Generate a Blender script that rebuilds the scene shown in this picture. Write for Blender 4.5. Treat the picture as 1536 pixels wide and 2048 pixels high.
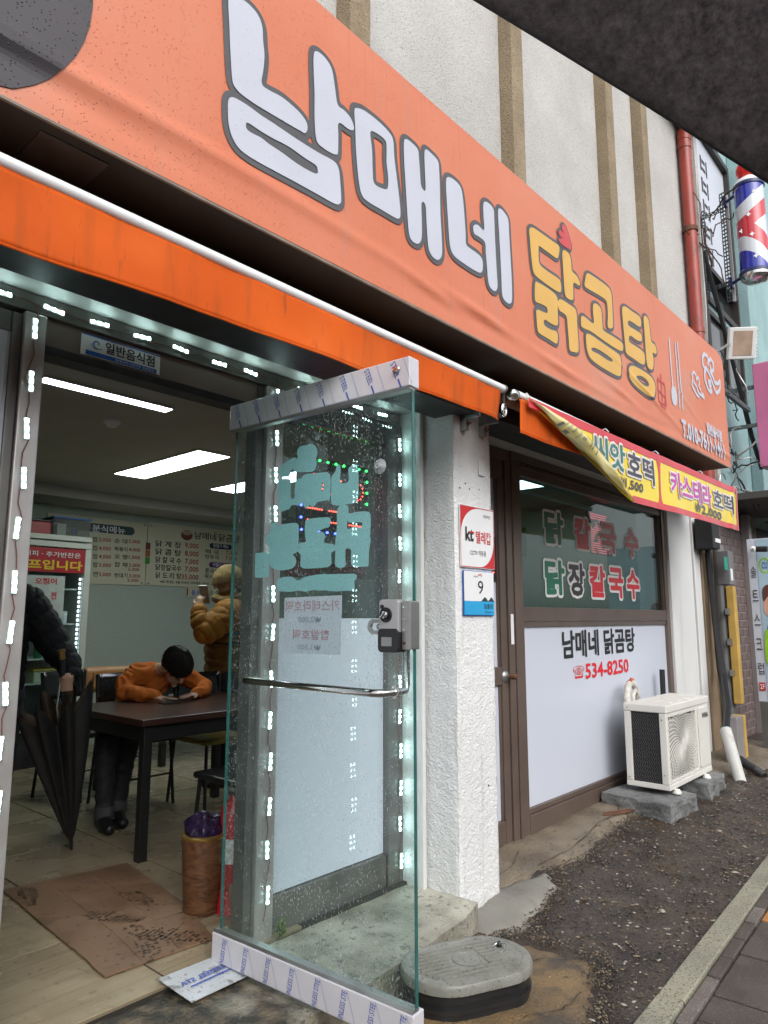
import bpy, bmesh, math, random
import numpy as np
from mathutils import Vector, Matrix, noise, geometry
random.seed(7)
for o in list(bpy.data.objects): bpy.data.objects.remove(o)
SC = bpy.context.scene
COL = SC.collection
R = math.radians

# ---------------------------------------------------------------- camera
PITCH, YAW, EYE = 8.691, 41.545, 1.375          # looks along the shop front, tilted up a little
cam = bpy.data.cameras.new('camera')
cam.sensor_fit = 'HORIZONTAL'; cam.sensor_width = 36.0; cam.lens = 36.0 * 1400 / 1536
cam.clip_start = 0.02; cam.clip_end = 500
cam_o = bpy.data.objects.new('camera', cam); COL.objects.link(cam_o)
cam_o.location = (0, 0, EYE); cam_o.rotation_euler = (R(90 + PITCH), 0, R(YAW - 90))
SC.camera = cam_o

# ---------------------------------------------------------------- sky, sun, exposure (grey rainy day)
SUN_EL, SUN_AZ = 42, 205        # azimuth of the sun clockwise from +Y: over the street, behind the camera
w = bpy.data.worlds.new('World'); SC.world = w; w.use_nodes = True
nt = w.node_tree; nt.nodes.clear()
sky = nt.nodes.new('ShaderNodeTexSky'); sky.sky_type = 'NISHITA'; sky.sun_disc = False
sky.sun_elevation = R(SUN_EL); sky.sun_rotation = R(SUN_AZ); sky.air_density = 1.0; sky.dust_density = 3.0
hsv = nt.nodes.new('ShaderNodeHueSaturation'); hsv.inputs['Saturation'].default_value = 0.22   # cloud cover: nearly grey
bg = nt.nodes.new('ShaderNodeBackground'); bg.inputs['Strength'].default_value = 0.15
wo = nt.nodes.new('ShaderNodeOutputWorld')
nt.links.new(sky.outputs[0], hsv.inputs['Color']); nt.links.new(hsv.outputs[0], bg.inputs['Color']); nt.links.new(bg.outputs[0], wo.inputs['Surface'])
sun = bpy.data.lights.new('sun', 'SUN'); sun.energy = 0.75; sun.angle = R(60); sun.color = (1.0, 0.98, 0.95)
sun_o = bpy.data.objects.new('sun', sun); COL.objects.link(sun_o)
sd = Vector((math.sin(R(SUN_AZ)) * math.cos(R(SUN_EL)), math.cos(R(SUN_AZ)) * math.cos(R(SUN_EL)), math.sin(R(SUN_EL))))
sun_o.rotation_euler = sd.to_track_quat('Z', 'Y').to_euler(); sun_o.location = (0, -4, 12)
vs = SC.view_settings
vs.view_transform = 'Standard'; vs.look = 'None'; vs.exposure = 0.68; vs.gamma = 1.0; vs.use_curve_mapping = False
SC.cycles.max_bounces = 10; SC.cycles.transparent_max_bounces = 24; SC.cycles.caustics_reflective = False; SC.cycles.caustics_refractive = False
SC.cycles.use_denoising = True; SC.cycles.sample_clamp_indirect = 4.0
try: SC.cycles.denoiser = 'OPENIMAGEDENOISE'
except Exception: pass

# ---------------------------------------------------------------- helpers: materials
def _lin(c):
    return tuple((v / 12.92 if v <= 0.04045 else ((v + 0.055) / 1.055) ** 2.4) for v in (x / 255 for x in c))
def M(name, col, rough=0.6, var=0.12, vs=6.0, bump=0.0, bs=80.0, metal=0.0, emit=0.0, spec=0.5, col2=None, th=(0.35, 0.65), coat=0.0, rvar=0.0, detail=5, dist=0.0, trans=0.0):
    m = bpy.data.materials.new(name); m.use_nodes = True
    n = m.node_tree.nodes; l = m.node_tree.links
    b = n['Principled BSDF']
    b.inputs['Roughness'].default_value = rough; b.inputs['Metallic'].default_value = metal
    b.inputs['Specular IOR Level'].default_value = spec; b.inputs['Coat Weight'].default_value = coat
    tc = n.new('ShaderNodeTexCoord')
    nz = n.new('ShaderNodeTexNoise'); nz.inputs['Scale'].default_value = vs; nz.inputs['Detail'].default_value = detail; nz.inputs['Distortion'].default_value = dist
    l.new(tc.outputs['Object'], nz.inputs['Vector'])
    rp = n.new('ShaderNodeValToRGB'); e = rp.color_ramp.elements
    c1 = tuple(min(1, c * (1 - var)) for c in col[:3]) if col2 is None else col2
    c2 = tuple(min(1, c * (1 + var)) for c in col[:3]) if col2 is None else col
    e[0].position, e[1].position = th; e[0].color = (*c1[:3], 1); e[1].color = (*c2[:3], 1)
    l.new(nz.outputs['Fac'], rp.inputs['Fac']); l.new(rp.outputs['Color'], b.inputs['Base Color'])
    if rvar:
        mr = n.new('ShaderNodeMapRange'); mr.inputs['To Min'].default_value = max(0.02, rough - rvar); mr.inputs['To Max'].default_value = min(1, rough + rvar)
        mr.inputs['From Min'].default_value = 0.3; mr.inputs['From Max'].default_value = 0.7
        l.new(nz.outputs['Fac'], mr.inputs['Value']); l.new(mr.outputs['Result'], b.inputs['Roughness'])
    if bump:
        nb = n.new('ShaderNodeTexNoise'); nb.inputs['Scale'].default_value = bs; nb.inputs['Detail'].default_value = 4
        l.new(tc.outputs['Object'], nb.inputs['Vector'])
        bp = n.new('ShaderNodeBump'); bp.inputs['Strength'].default_value = 1.0; bp.inputs['Distance'].default_value = bump
        l.new(nb.outputs['Fac'], bp.inputs['Height']); l.new(bp.outputs['Normal'], b.inputs['Normal'])
    if emit:
        b.inputs['Emission Color'].default_value = (*col[:3], 1); b.inputs['Emission Strength'].default_value = emit
    if trans:
        b.inputs['Transmission Weight'].default_value = trans
    return m
def nodes_of(m): return m.node_tree.nodes, m.node_tree.links, m.node_tree.nodes['Principled BSDF']
def speck(m, scale, col, lo, hi, fac=1.0, kind='noise', stretch=None):
    """scatter a second colour over a material's base colour (grains, stains, wear with a shape of its own)"""
    n, l, b = nodes_of(m)
    src = b.inputs['Base Color'].links[0].from_socket
    tc = n.new('ShaderNodeTexCoord'); v = tc.outputs['Object']
    if stretch:
        mp = n.new('ShaderNodeMapping'); mp.inputs['Scale'].default_value = stretch; l.new(v, mp.inputs['Vector']); v = mp.outputs['Vector']
    if kind == 'noise':
        t = n.new('ShaderNodeTexNoise'); t.inputs['Scale'].default_value = scale; t.inputs['Detail'].default_value = 3; out = t.outputs['Fac']
    else:
        t = n.new('ShaderNodeTexVoronoi'); t.inputs['Scale'].default_value = scale; out = t.outputs['Distance']
    l.new(v, t.inputs['Vector'])
    mr = n.new('ShaderNodeMapRange'); mr.inputs['From Min'].default_value = lo; mr.inputs['From Max'].default_value = hi; mr.inputs['To Max'].default_value = fac
    l.new(out, mr.inputs['Value'])
    mx = n.new('ShaderNodeMix'); mx.data_type = 'RGBA'
    l.new(mr.outputs['Result'], mx.inputs['Factor']); l.new(src, mx.inputs['A']); mx.inputs['B'].default_value = (*col, 1)
    l.new(mx.outputs['Result'], b.inputs['Base Color'])
    return m
def drops(m, scale=90, dist=0.004, radius=0.22, density=0.5):
    """rain drops standing on a surface: little domes as bump"""
    n, l, b = nodes_of(m)
    tc = n.new('ShaderNodeTexCoord'); v = n.new('ShaderNodeTexVoronoi'); v.inputs['Scale'].default_value = scale
    l.new(tc.outputs['Object'], v.inputs['Vector'])
    mr = n.new('ShaderNodeMapRange'); mr.interpolation_type = 'SMOOTHSTEP'; mr.inputs['From Min'].default_value = radius; mr.inputs['From Max'].default_value = 0.05
    l.new(v.outputs['Distance'], mr.inputs['Value'])
    sp = n.new('ShaderNodeSeparateColor'); l.new(v.outputs['Color'], sp.inputs['Color'])
    gt = n.new('ShaderNodeMath'); gt.operation = 'LESS_THAN'; gt.inputs[1].default_value = density; l.new(sp.outputs[0], gt.inputs[0])
    mu = n.new('ShaderNodeMath'); mu.operation = 'MULTIPLY'; l.new(mr.outputs['Result'], mu.inputs[0]); l.new(gt.outputs[0], mu.inputs[1])
    bp = n.new('ShaderNodeBump'); bp.inputs['Distance'].default_value = dist; l.new(mu.outputs[0], bp.inputs['Height'])
    if b.inputs['Normal'].links: l.new(b.inputs['Normal'].links[0].from_socket, bp.inputs['Normal'])
    l.new(bp.outputs['Normal'], b.inputs['Normal'])
    return m
def glass(name, tint, refl0=0.04, rough=0.0, spots=0.0, spot_scale=220, spot_col=(0.75, 0.8, 0.8), film=0.0, film_col=(0.2, 0.3, 0.3), lo=0.62, hi=0.7):
    """pane: tinted see-through sheet with a mirror-like coat, optional rain spots and grime film"""
    m = bpy.data.materials.new(name); m.use_nodes = True
    n = m.node_tree.nodes; l = m.node_tree.links; n.clear()
    out = n.new('ShaderNodeOutputMaterial'); tr = n.new('ShaderNodeBsdfTransparent'); tr.inputs['Color'].default_value = (*tint, 1)
    gl = n.new('ShaderNodeBsdfGlossy'); gl.inputs['Roughness'].default_value = rough
    lw = n.new('ShaderNodeLayerWeight'); lw.inputs['Blend'].default_value = 0.5
    pw = n.new('ShaderNodeMath'); pw.operation = 'POWER'; pw.inputs[1].default_value = 5; l.new(lw.outputs['Facing'], pw.inputs[0])
    ma = n.new('ShaderNodeMath'); ma.operation = 'MULTIPLY_ADD'; ma.inputs[1].default_value = 1 - refl0; ma.inputs[2].default_value = refl0; l.new(pw.outputs[0], ma.inputs[0])
    mx = n.new('ShaderNodeMixShader'); l.new(ma.outputs[0], mx.inputs[0]); l.new(tr.outputs[0], mx.inputs[1]); l.new(gl.outputs[0], mx.inputs[2])
    last = mx.outputs[0]
    if film:
        df = n.new('ShaderNodeBsdfDiffuse'); df.inputs['Color'].default_value = (*film_col, 1)
        m2 = n.new('ShaderNodeMixShader'); m2.inputs[0].default_value = film; l.new(last, m2.inputs[1]); l.new(df.outputs[0], m2.inputs[2]); last = m2.outputs[0]
    if spots:
        tc = n.new('ShaderNodeTexCoord'); nz = n.new('ShaderNodeTexNoise'); nz.inputs['Scale'].default_value = spot_scale; nz.inputs['Detail'].default_value = 1
        mp = n.new('ShaderNodeMapping'); mp.inputs['Scale'].default_value = (1, 1, 0.45); l.new(tc.outputs['Object'], mp.inputs['Vector']); l.new(mp.outputs['Vector'], nz.inputs['Vector'])
        n2 = n.new('ShaderNodeTexNoise'); n2.inputs['Scale'].default_value = 5; l.new(tc.outputs['Object'], n2.inputs['Vector'])
        ad = n.new('ShaderNodeMath'); ad.operation = 'MULTIPLY_ADD'; ad.inputs[1].default_value = 0.25; l.new(n2.outputs['Fac'], ad.inputs[0]); l.new(nz.outputs['Fac'], ad.inputs[2])
        mr = n.new('ShaderNodeMapRange'); mr.inputs['From Min'].default_value = lo + 0.12; mr.inputs['From Max'].default_value = hi + 0.12; mr.inputs['To Max'].default_value = spots
        l.new(ad.outputs[0], mr.inputs['Value'])
        df = n.new('ShaderNodeBsdfDiffuse'); df.inputs['Color'].default_value = (*spot_col, 1)
        tl = n.new('ShaderNodeBsdfTranslucent'); tl.inputs['Color'].default_value = (*spot_col, 1)
        m4 = n.new('ShaderNodeMixShader'); l.new(df.outputs[0], m4.inputs[1]); l.new(tl.outputs[0], m4.inputs[2])
        m3 = n.new('ShaderNodeMixShader'); l.new(mr.outputs['Result'], m3.inputs[0]); l.new(last, m3.inputs[1]); l.new(m4.outputs[0], m3.inputs[2]); last = m3.outputs[0]
    l.new(last, out.inputs['Surface'])
    return m
def emitter(name, col, strength):
    m = bpy.data.materials.new(name); m.use_nodes = True
    n = m.node_tree.nodes; n.clear(); e = n.new('ShaderNodeEmission'); e.inputs['Color'].default_value = (*col, 1); e.inputs['Strength'].default_value = strength
    o = n.new('ShaderNodeOutputMaterial'); m.node_tree.links.new(e.outputs[0], o.inputs['Surface'])
    return m

# ---------------------------------------------------------------- helpers: objects
def tag(o, label=None, cat=None, group=None, kind=None):
    if label: o['label'] = label
    if cat: o['category'] = cat
    if group: o['group'] = group
    if kind: o['kind'] = kind
    return o
def thing(name, label, cat, loc=(0, 0, 0), group=None):
    o = bpy.data.objects.new(name, None); COL.objects.link(o); o.location = loc; o.empty_display_size = 0.05
    return tag(o, label, cat, group)
def root_loc(p):
    while p is not None and p.parent is not None: p = p.parent
    return Vector(p.location) if p is not None else Vector((0, 0, 0))
class MB:
    """collects shapes in world coordinates; build() links them as one mesh object"""
    def __init__(s): s.v = []; s.f = []; s.mi = []; s.cur = 0
    def add(s, vs_, fs):
        k = len(s.v); s.v += [tuple(map(float, v)) for v in vs_]
        for f in fs: s.f.append([i + k for i in f]); s.mi.append(s.cur)
        return s
    def box(s, x0, x1, y0, y1, z0, z1):
        v = [(x, y, z) for x in (x0, x1) for y in (y0, y1) for z in (z0, z1)]
        return s.add(v, [(0, 1, 3, 2), (4, 6, 7, 5), (0, 4, 5, 1), (2, 3, 7, 6), (0, 2, 6, 4), (1, 5, 7, 3)])
    def obox(s, c, u, v, n, a, b, d):
        """oriented box: centre c, axes u v n, half sizes a b d"""
        c, u, v, n = map(Vector, (c, u, v, n)); P = []
        for i in (-1, 1):
            for j in (-1, 1):
                for k in (-1, 1): P.append(c + u * a * i + v * b * j + n * d * k)
        return s.add(P, [(0, 1, 3, 2), (4, 6, 7, 5), (0, 4, 5, 1), (2, 3, 7, 6), (0, 2, 6, 4), (1, 5, 7, 3)])
    def prism(s, pts, off):
        """closed polygon (3-D points) pushed along off"""
        off = Vector(off); n = len(pts); P = [Vector(p) for p in pts]; Q = [p + off for p in P]
        fs = [list(range(n)), list(range(2 * n - 1, n - 1, -1))] + [[i, i + n, (i + 1) % n + n, (i + 1) % n] for i in range(n)]
        return s.add(P + Q, fs)
    def tube(s, pts, r, seg=8, cap=True):
        pts = [Vector(p) for p in pts]; n = len(pts); rs = r if isinstance(r, (list, tuple)) else [r] * n
        V = []; F = []; up = None
        for i, p in enumerate(pts):
            d = (pts[min(i + 1, n - 1)] - pts[max(i - 1, 0)]); d = d.normalized() if d.length > 1e-9 else Vector((0, 0, 1))
            if up is None: up = d.orthogonal().normalized()
            up = (up - d * up.dot(d)); up = up.normalized() if up.length > 1e-6 else d.orthogonal().normalized()
            q = d.cross(up)
            for k in range(seg):
                a = 2 * math.pi * k / seg; V.append(p + (up * math.cos(a) + q * math.sin(a)) * rs[i])
        for i in range(n - 1):
            for k in range(seg):
                a, b = i * seg + k, i * seg + (k + 1) % seg; F.append((a, b, b + seg, a + seg))
        if cap: F.append(tuple(range(seg - 1, -1, -1))); F.append(tuple(range((n - 1) * seg, n * seg)))
        return s.add(V, F)
    def lathe(s, c, prof, seg=24, axis=(0, 0, 1)):
        """prof: (radius, height) pairs about the axis through c"""
        ax = Vector(axis).normalized(); u = ax.orthogonal().normalized() if abs(ax.z) < 0.99 else Vector((1, 0, 0)); v = ax.cross(u); c = Vector(c); V = []; F = []
        for (r, h) in prof:
            for k in range(seg):
                a = 2 * math.pi * k / seg; V.append(c + ax * h + (u * math.cos(a) + v * math.sin(a)) * max(r, 1e-4))
        for i in range(len(prof) - 1):
            for k in range(seg):
                a, b = i * seg + k, i * seg + (k + 1) % seg; F.append((a, b, b + seg, a + seg))
        F.append(tuple(range(seg - 1, -1, -1))); F.append(tuple(range((len(prof) - 1) * seg, len(prof) * seg)))
        return s.add(V, F)
    def ball(s, c, r, seg=12, rings=8, rot=None):
        c = Vector(c); rr = (r, r, r) if not isinstance(r, (tuple, list)) else r; V = []; F = []
        for i in range(1, rings):
            t = math.pi * i / rings
            for k in range(seg):
                a = 2 * math.pi * k / seg; p = Vector((math.sin(t) * math.cos(a) * rr[0], math.sin(t) * math.sin(a) * rr[1], math.cos(t) * rr[2]))
                V.append(c + (rot @ p if rot else p))
        top = Vector((0, 0, rr[2])); T = len(V); V.append(c + (rot @ top if rot else top)); V.append(c - (rot @ top if rot else top))
        for k in range(seg): F.append((T, k, (k + 1) % seg)); F.append((T + 1, (rings - 2) * seg + (k + 1) % seg, (rings - 2) * seg + k))
        for i in range(rings - 2):
            for k in range(seg): F.append((i * seg + k, (i + 1) * seg + k, (i + 1) * seg + (k + 1) % seg, i * seg + (k + 1) % seg))
        return s.add(V, F)
    def grid(s, fn, nu, nv):
        """open sheet from fn(i/nu, j/nv)"""
        V = [fn(i / nu, j / nv) for i in range(nu + 1) for j in range(nv + 1)]
        return s.add(V, [(i * (nv + 1) + j, (i + 1) * (nv + 1) + j, (i + 1) * (nv + 1) + j + 1, i * (nv + 1) + j + 1) for i in range(nu) for j in range(nv)])
    def build(s, name, mat, parent=None, smooth=False, bevel=0.0, solid=0.0, sub=0, angle=40, label=None):
        off = root_loc(parent)
        me = bpy.data.meshes.new(name); me.from_pydata([tuple(Vector(v) - off) for v in s.v], [], s.f); 
        mats = mat if isinstance(mat, (list, tuple)) else [mat]
        for m in mats: me.materials.append(m)
        if any(s.mi): me.polygons.foreach_set('material_index', s.mi)
        me.validate(); 
        bm = bmesh.new(); bm.from_mesh(me); bmesh.ops.recalc_face_normals(bm, faces=bm.faces)
        if bevel: bmesh.ops.bevel(bm, geom=[e for e in bm.edges if len(e.link_faces) == 2 and e.calc_face_angle(0) > 0.6], offset=bevel, segments=2, affect='EDGES', profile=0.5, clamp_overlap=True)
        bm.to_mesh(me); bm.free()
        o = bpy.data.objects.new(name, me); COL.objects.link(o)
        if parent is not None: o.parent = parent
        if smooth:
            me.polygons.foreach_set('use_smooth', [True] * len(me.polygons))
            try: me.set_sharp_from_angle(angle=R(angle))
            except Exception: pass
        if solid: m = o.modifiers.new('thick', 'SOLIDIFY'); m.thickness = solid; m.offset = 0
        if sub: m = o.modifiers.new('sub', 'SUBSURF'); m.levels = sub; m.render_levels = sub
        if label: o['label'] = label
        return o
def struct(o): o['kind'] = 'structure'; return o
class Plane:
    """maps (a, b, d) to a point: a along u, b along v, d out of the surface"""
    def __init__(s, o, u, v): s.o = Vector(o); s.u = Vector(u).normalized(); s.v = Vector(v).normalized(); s.n = s.u.cross(s.v)
    def __call__(s, a, b, d=0.0): return s.o + s.u * a + s.v * b + s.n * d
def facade(Y): return Plane((0, Y, 0), (1, 0, 0), (0, 0, 1))
_tc = {}
# every inscription by weight; each weight is typeset once, one inscription to a line
ALLTEXT = {0.012: ['일반음식점', '₩2,000', '카스테라호떡', '찹쌀호떡', '텔레캅', '밥', '면', '순 대', '떡볶이', '오 뎅', '잡 채', '번데기', '3,000', '4,000', '5,000', '1,000', '분식메뉴', '남매네', '닭곰탕', '닭 계 장', '닭 곰 탕', '닭 칼 국 수', '닭장칼국수', '닭 도 리 탕', '떡 국', '만두국', '콩국수', '묵사발', '※닭-국내산  ※쌀-국내산, 김치배추-국내산, 고추가루', '소 주', '맥 주', '막걸리', '음료수', '9,000', '8,000', '7,000', '35,000', '동절기 메뉴', '하절기 메뉴', '물과', '반찬은 셀프'], 0.015: ['T.010-7611-1411'], 0.075: ['앗', '씨', '호떡', '카스테라'], 0.03: ['앗', '씨', '호떡', '카스테라', 'kt', '남매네 닭곰탕', '오징어', '전', '파전'], 0.01: ['₩1,500', '₩2,000', '2F', '물 · 커피 · 추가반찬은', '소'], 0.065: ['호떡'], 0.02: ['호떡', '일반음식점', '534-8250', 'WINIA', 'STAINLESSEEL STA', 'CU'], 0.0: ['동해시외식업지부 회원업소', 'STEEL', 'NLESS STEE', 'INLESS STE', 'CCTV 작동중', '국민치안', '9', 'Ilchul-ro', '경동해시', '☎', '솔', '트', '스', '크', '럽', '23'], 0.005: ['일출로'], 0.105: ['닭', '칼', '국', '수', '장'], 0.05: ['닭', '칼', '국', '수', '장'], 0.035: ['셀프입니다']}
def _store(key, v, f):
    xs = [p[0] for p in v]; ys = [p[1] for p in v]; x0, x1, y0, y1 = min(xs), max(xs), min(ys), max(ys)
    _tc[key] = ([((x - x0) / (x1 - x0), (y - y0) / (y1 - y0)) for x, y in v], f)
def _typeset(lines, bold):
    c = bpy.data.curves.new('t', 'FONT'); c.body = '\n'.join(lines); c.size = 1; c.space_line = 4.0; c.resolution_u = 2; c.fill_mode = 'FRONT'; c.offset = bold; c.dimensions = '2D'
    o = bpy.data.objects.new('t', c); me = o.to_mesh(); V = [(p.co.x, p.co.y) for p in me.vertices]; F = [list(p.vertices) for p in me.polygons]
    o.to_mesh_clear(); bpy.data.objects.remove(o); bpy.data.curves.remove(c)
    row = [int(round((0.35 - y) / 4.0)) for x, y in V]
    for i, s in enumerate(lines):
        ids = [k for k, r_ in enumerate(row) if r_ == i]; mp = {k: j for j, k in enumerate(ids)}
        _store((s, bold), [V[k] for k in ids], [[mp[k] for k in f] for f in F if f[0] in mp])
def glyphs(body, bold):
    if (body, bold) not in _tc: _typeset([body], bold)
    return _tc[(body, bold)]
for _b, _l in ALLTEXT.items(): _typeset(_l, _b)
def text(body, box, plane, mat, parent, name='lettering', bold=0.0, d=0.004, mirror=False, mb=None, slope=0.0, shear=0.0, fn=None):
    """flat lettering fitted into box (a0, b0, a1, b1) of a plane"""
    a0, b0, a1, b1 = box; v, f = glyphs(body, bold); V = []
    for x, y in v:
        xx = 1 - x if mirror else x; a = a0 + (a1 - a0) * xx + shear * y; b = b0 + (b1 - b0) * y + slope * (a - a0)
        V.append(plane(a, b, d + (fn(a, b) if fn else 0)))
    q = mb or MB(); q.add(V, [list(reversed(k)) for k in f] if mirror else f)
    if mb is None: return q.build(name, mat, parent)
def smooth_poly(p, k=4):
    """closed Catmull-Rom through the points"""
    n = len(p); out = []
    for i in range(n):
        p0, p1, p2, p3 = (np.array(p[(i + j) % n], float) for j in (-1, 0, 1, 2))
        for t in range(k):
            t = t / k; out.append(0.5 * ((2 * p1) + (-p0 + p2) * t + (2 * p0 - 5 * p1 + 4 * p2 - p3) * t * t + (-p0 + 3 * p1 - 3 * p2 + p3) * t ** 3))
    return np.array(out)
def _segd(px, py, A, B):
    d = B - A; L = (d * d).sum(1) + 1e-12; best = np.full(px.shape, 9.0)
    for i in range(len(A)):
        t = np.clip(((px - A[i, 0]) * d[i, 0] + (py - A[i, 1]) * d[i, 1]) / L[i], 0, 1)
        best = np.minimum(best, np.hypot(px - A[i, 0] - t * d[i, 0], py - A[i, 1] - t * d[i, 1]))
    return best
def shape_faces(shapes, level, res, strokes=(), k=4, edges=None):
    """union of smooth outlines (with holes) and round-ended strokes, grown by level, as a clean flat mesh of (verts, faces)"""
    cont = [[(c_, np.roll(c_, -1, 0)) for c_ in (smooth_poly(c, k) for c in ([o] + list(h)))] for o, h in shapes]
    if edges is not None: cont = [[edges]]
    allp = np.concatenate([c[0] for s in cont for c in s] + [np.array(p, float) for p, r in strokes])
    pad = max(level, 0) + max([r for p, r in strokes] + [0]) + 3 * res
    x0, y0 = allp.min(0) - pad; x1, y1 = allp.max(0) + pad
    nx = int((x1 - x0) / res) + 2; ny = int((y1 - y0) / res) + 2
    gx, gy = np.meshgrid(x0 + np.arange(nx) * res, y0 + np.arange(ny) * res, indexing='ij')
    D = np.full(gx.shape, 9.0)
    for s in cont:
        c0 = s[0][0]; bx0, by0 = c0.min(0) - pad; bx1, by1 = c0.max(0) + pad
        i0, i1 = max(0, int((bx0 - x0) / res)), min(nx, int((bx1 - x0) / res) + 2); j0, j1 = max(0, int((by0 - y0) / res)), min(ny, int((by1 - y0) / res) + 2)
        px, py = gx[i0:i1, j0:j1], gy[i0:i1, j0:j1]; ins = np.zeros(px.shape, bool); dist = np.full(px.shape, 9.0)
        for A, B in s:
            dist = np.minimum(dist, _segd(px, py, A, B))
            for a, b in zip(A, B):
                if a[1] != b[1]: ins ^= ((a[1] > py) != (b[1] > py)) & (px < (b[0] - a[0]) * (py - a[1]) / (b[1] - a[1]) + a[0])
        D[i0:i1, j0:j1] = np.minimum(D[i0:i1, j0:j1], np.where(ins, -dist, dist))
    for p, r in strokes:
        P = np.array(p, float); D = np.minimum(D, _segd(gx, gy, P[:-1], P[1:]) - r)
    D = D - level; I = D < 0
    V = []; F = []; idx = {}
    def vid(x, y):
        kx = (round(x, 6), round(y, 6))
        if kx not in idx: idx[kx] = len(V); V.append((x, y))
        return idx[kx]
    full = I[:-1, :-1] & I[1:, :-1] & I[1:, 1:] & I[:-1, 1:]; part = (I[:-1, :-1] | I[1:, :-1] | I[1:, 1:] | I[:-1, 1:]) & ~full
    X = lambda i: x0 + i * res
    Yc = lambda j: y0 + j * res
    for j in range(ny - 1):
        i = 0; row = full[:, j]
        while i < nx - 1:
            if row[i]:
                s = i
                while i < nx - 1 and row[i] and i - s < 8: i += 1
                F.append([vid(X(s), Yc(j)), vid(X(i), Yc(j)), vid(X(i), Yc(j + 1)), vid(X(s), Yc(j + 1))])
            else: i += 1
    for i, j in zip(*np.nonzero(part)):
        cs = [(i, j), (i + 1, j), (i + 1, j + 1), (i, j + 1)]; poly = []
        for q in range(4):
            a, b = cs[q], cs[(q + 1) % 4]; da, db = D[a], D[b]
            if da < 0: poly.append(vid(X(a[0]), Yc(a[1])))
            if (da < 0) != (db < 0):
                t = da / (da - db); poly.append(vid(X(a[0]) + (X(b[0]) - X(a[0])) * t, Yc(a[1]) + (Yc(b[1]) - Yc(a[1])) * t))
        poly = [p for q, p in enumerate(poly) if p != poly[q - 1]]
        if len(poly) > 2: F.append(poly)
    return V, F
def flat(shapes, level, res, plane, mat, parent, name, d=0.004, strokes=(), fn=None, k=4, clip=None):
    V, F = shape_faces(shapes, level, res, strokes, k)
    return MB().add([plane(a, b, d + (fn(a, b) if fn else 0)) for a, b in V], F).build(name, mat, parent)
def fat_text(body, box, plane, mat, parent, name='lettering', grow=0.01, d=0.004, res=None, slope=0.0, fn=None):
    """lettering thickened evenly with round corners, for large heavy signwriting"""
    a0, b0, a1, b1 = box; v, f = glyphs(body, 0.0); cnt = {}
    for p in f:
        for i in range(len(p)): e = (p[i], p[(i + 1) % len(p)]); cnt[tuple(sorted(e))] = cnt.get(tuple(sorted(e)), 0) + 1
    P = np.array([(a0 + grow + (a1 - a0 - 2 * grow) * x, b0 + grow + (b1 - b0 - 2 * grow) * y) for x, y in v])
    P[:, 1] += slope * (P[:, 0] - a0); E = [e for e, c in cnt.items() if c == 1]
    V, F = shape_faces([], grow, res or min(0.006, (b1 - b0) / 24), edges=(P[[e[0] for e in E]], P[[e[1] for e in E]]))
    return MB().add([plane(a, b, d + (fn(a, b) if fn else 0)) for a, b in V], F).build(name, mat, parent)
def ellipse(cx, cy, rx, ry, n=28): return [(cx + rx * math.cos(2 * math.pi * i / n), cy + ry * math.sin(2 * math.pi * i / n)) for i in range(n)]
def quad(plane, a0, b0, a1, b1, mat, parent, name, d=0.003, th=0.0):
    q = MB()
    if th: q.prism([plane(a0, b0, d), plane(a1, b0, d), plane(a1, b1, d), plane(a0, b1, d)], plane.n * -th)
    else: q.add([plane(a0, b0, d), plane(a1, b0, d), plane(a1, b1, d), plane(a0, b1, d)], [(0, 1, 2, 3)])
    return q.build(name, mat, parent)
def rrect(a0, b0, a1, b1, r, n=5):
    out = []
    for cx, cy, s in ((a1 - r, b1 - r, 0), (a0 + r, b1 - r, 90), (a0 + r, b0 + r, 180), (a1 - r, b0 + r, 270)):
        out += [(cx + r * math.cos(R(s + 90 * i / n)), cy + r * math.sin(R(s + 90 * i / n))) for i in range(n + 1)]
    return out
def plate(plane, outline, d, th, mat, parent, name, bevel=0.0):
    return MB().prism([plane(a, b, d) for a, b in outline], plane.n * th).build(name, mat, parent, bevel=bevel)
def copy_of(o, name, loc, parent=None, rot=None):
    c = o.copy(); COL.objects.link(c); c.name = name; c.location = Vector(loc); c.parent = parent
    if rot: c.rotation_euler = rot
    return c
# ================================================================ materials
m_asph = M('wet_asphalt', (0.076, 0.058, 0.046), 0.32, vs=5, col2=(0.027, 0.022, 0.019), th=(0.34, 0.66), bump=0.010, bs=75, rvar=0.2)
speck(m_asph, 120, (0.16, 0.122, 0.085), 0.57, 0.66, 0.7); speck(m_asph, 75, (0.018, 0.016, 0.015), 0.56, 0.66, 0.75); speck(m_asph, 4, (0.10, 0.062, 0.033), 0.55, 0.75, 0.45)
m_conc = M('wet_concrete', (0.24, 0.195, 0.14), 0.45, vs=5, col2=(0.14, 0.115, 0.083), bump=0.006, bs=110, rvar=0.2)
speck(m_conc, 130, (0.11, 0.09, 0.07), 0.54, 0.66, 0.7); speck(m_conc, 60, (0.32, 0.28, 0.21), 0.60, 0.70, 0.5); speck(m_conc, 3.2, (0.12, 0.09, 0.06), 0.54, 0.66, 0.75); speck(m_conc, 14, (0.10, 0.078, 0.055), 0.60, 0.66, 0.6, stretch=(1, 2.2, 1))
m_cement = M('cement_patch', (0.245, 0.235, 0.205), 0.4, vs=3, col2=(0.17, 0.16, 0.138), bump=0.002, bs=60, rvar=0.15)
speck(m_cement, 110, (0.12, 0.11, 0.09), 0.58, 0.68, 0.5); speck(m_cement, 10, (0.16, 0.15, 0.125), 0.56, 0.64, 0.45, stretch=(3, 0.8, 1))
m_tan = M('tan_concrete', (0.215, 0.14, 0.066), 0.4, vs=4.5, col2=(0.09, 0.068, 0.044), bump=0.006, bs=90, rvar=0.22)
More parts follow.
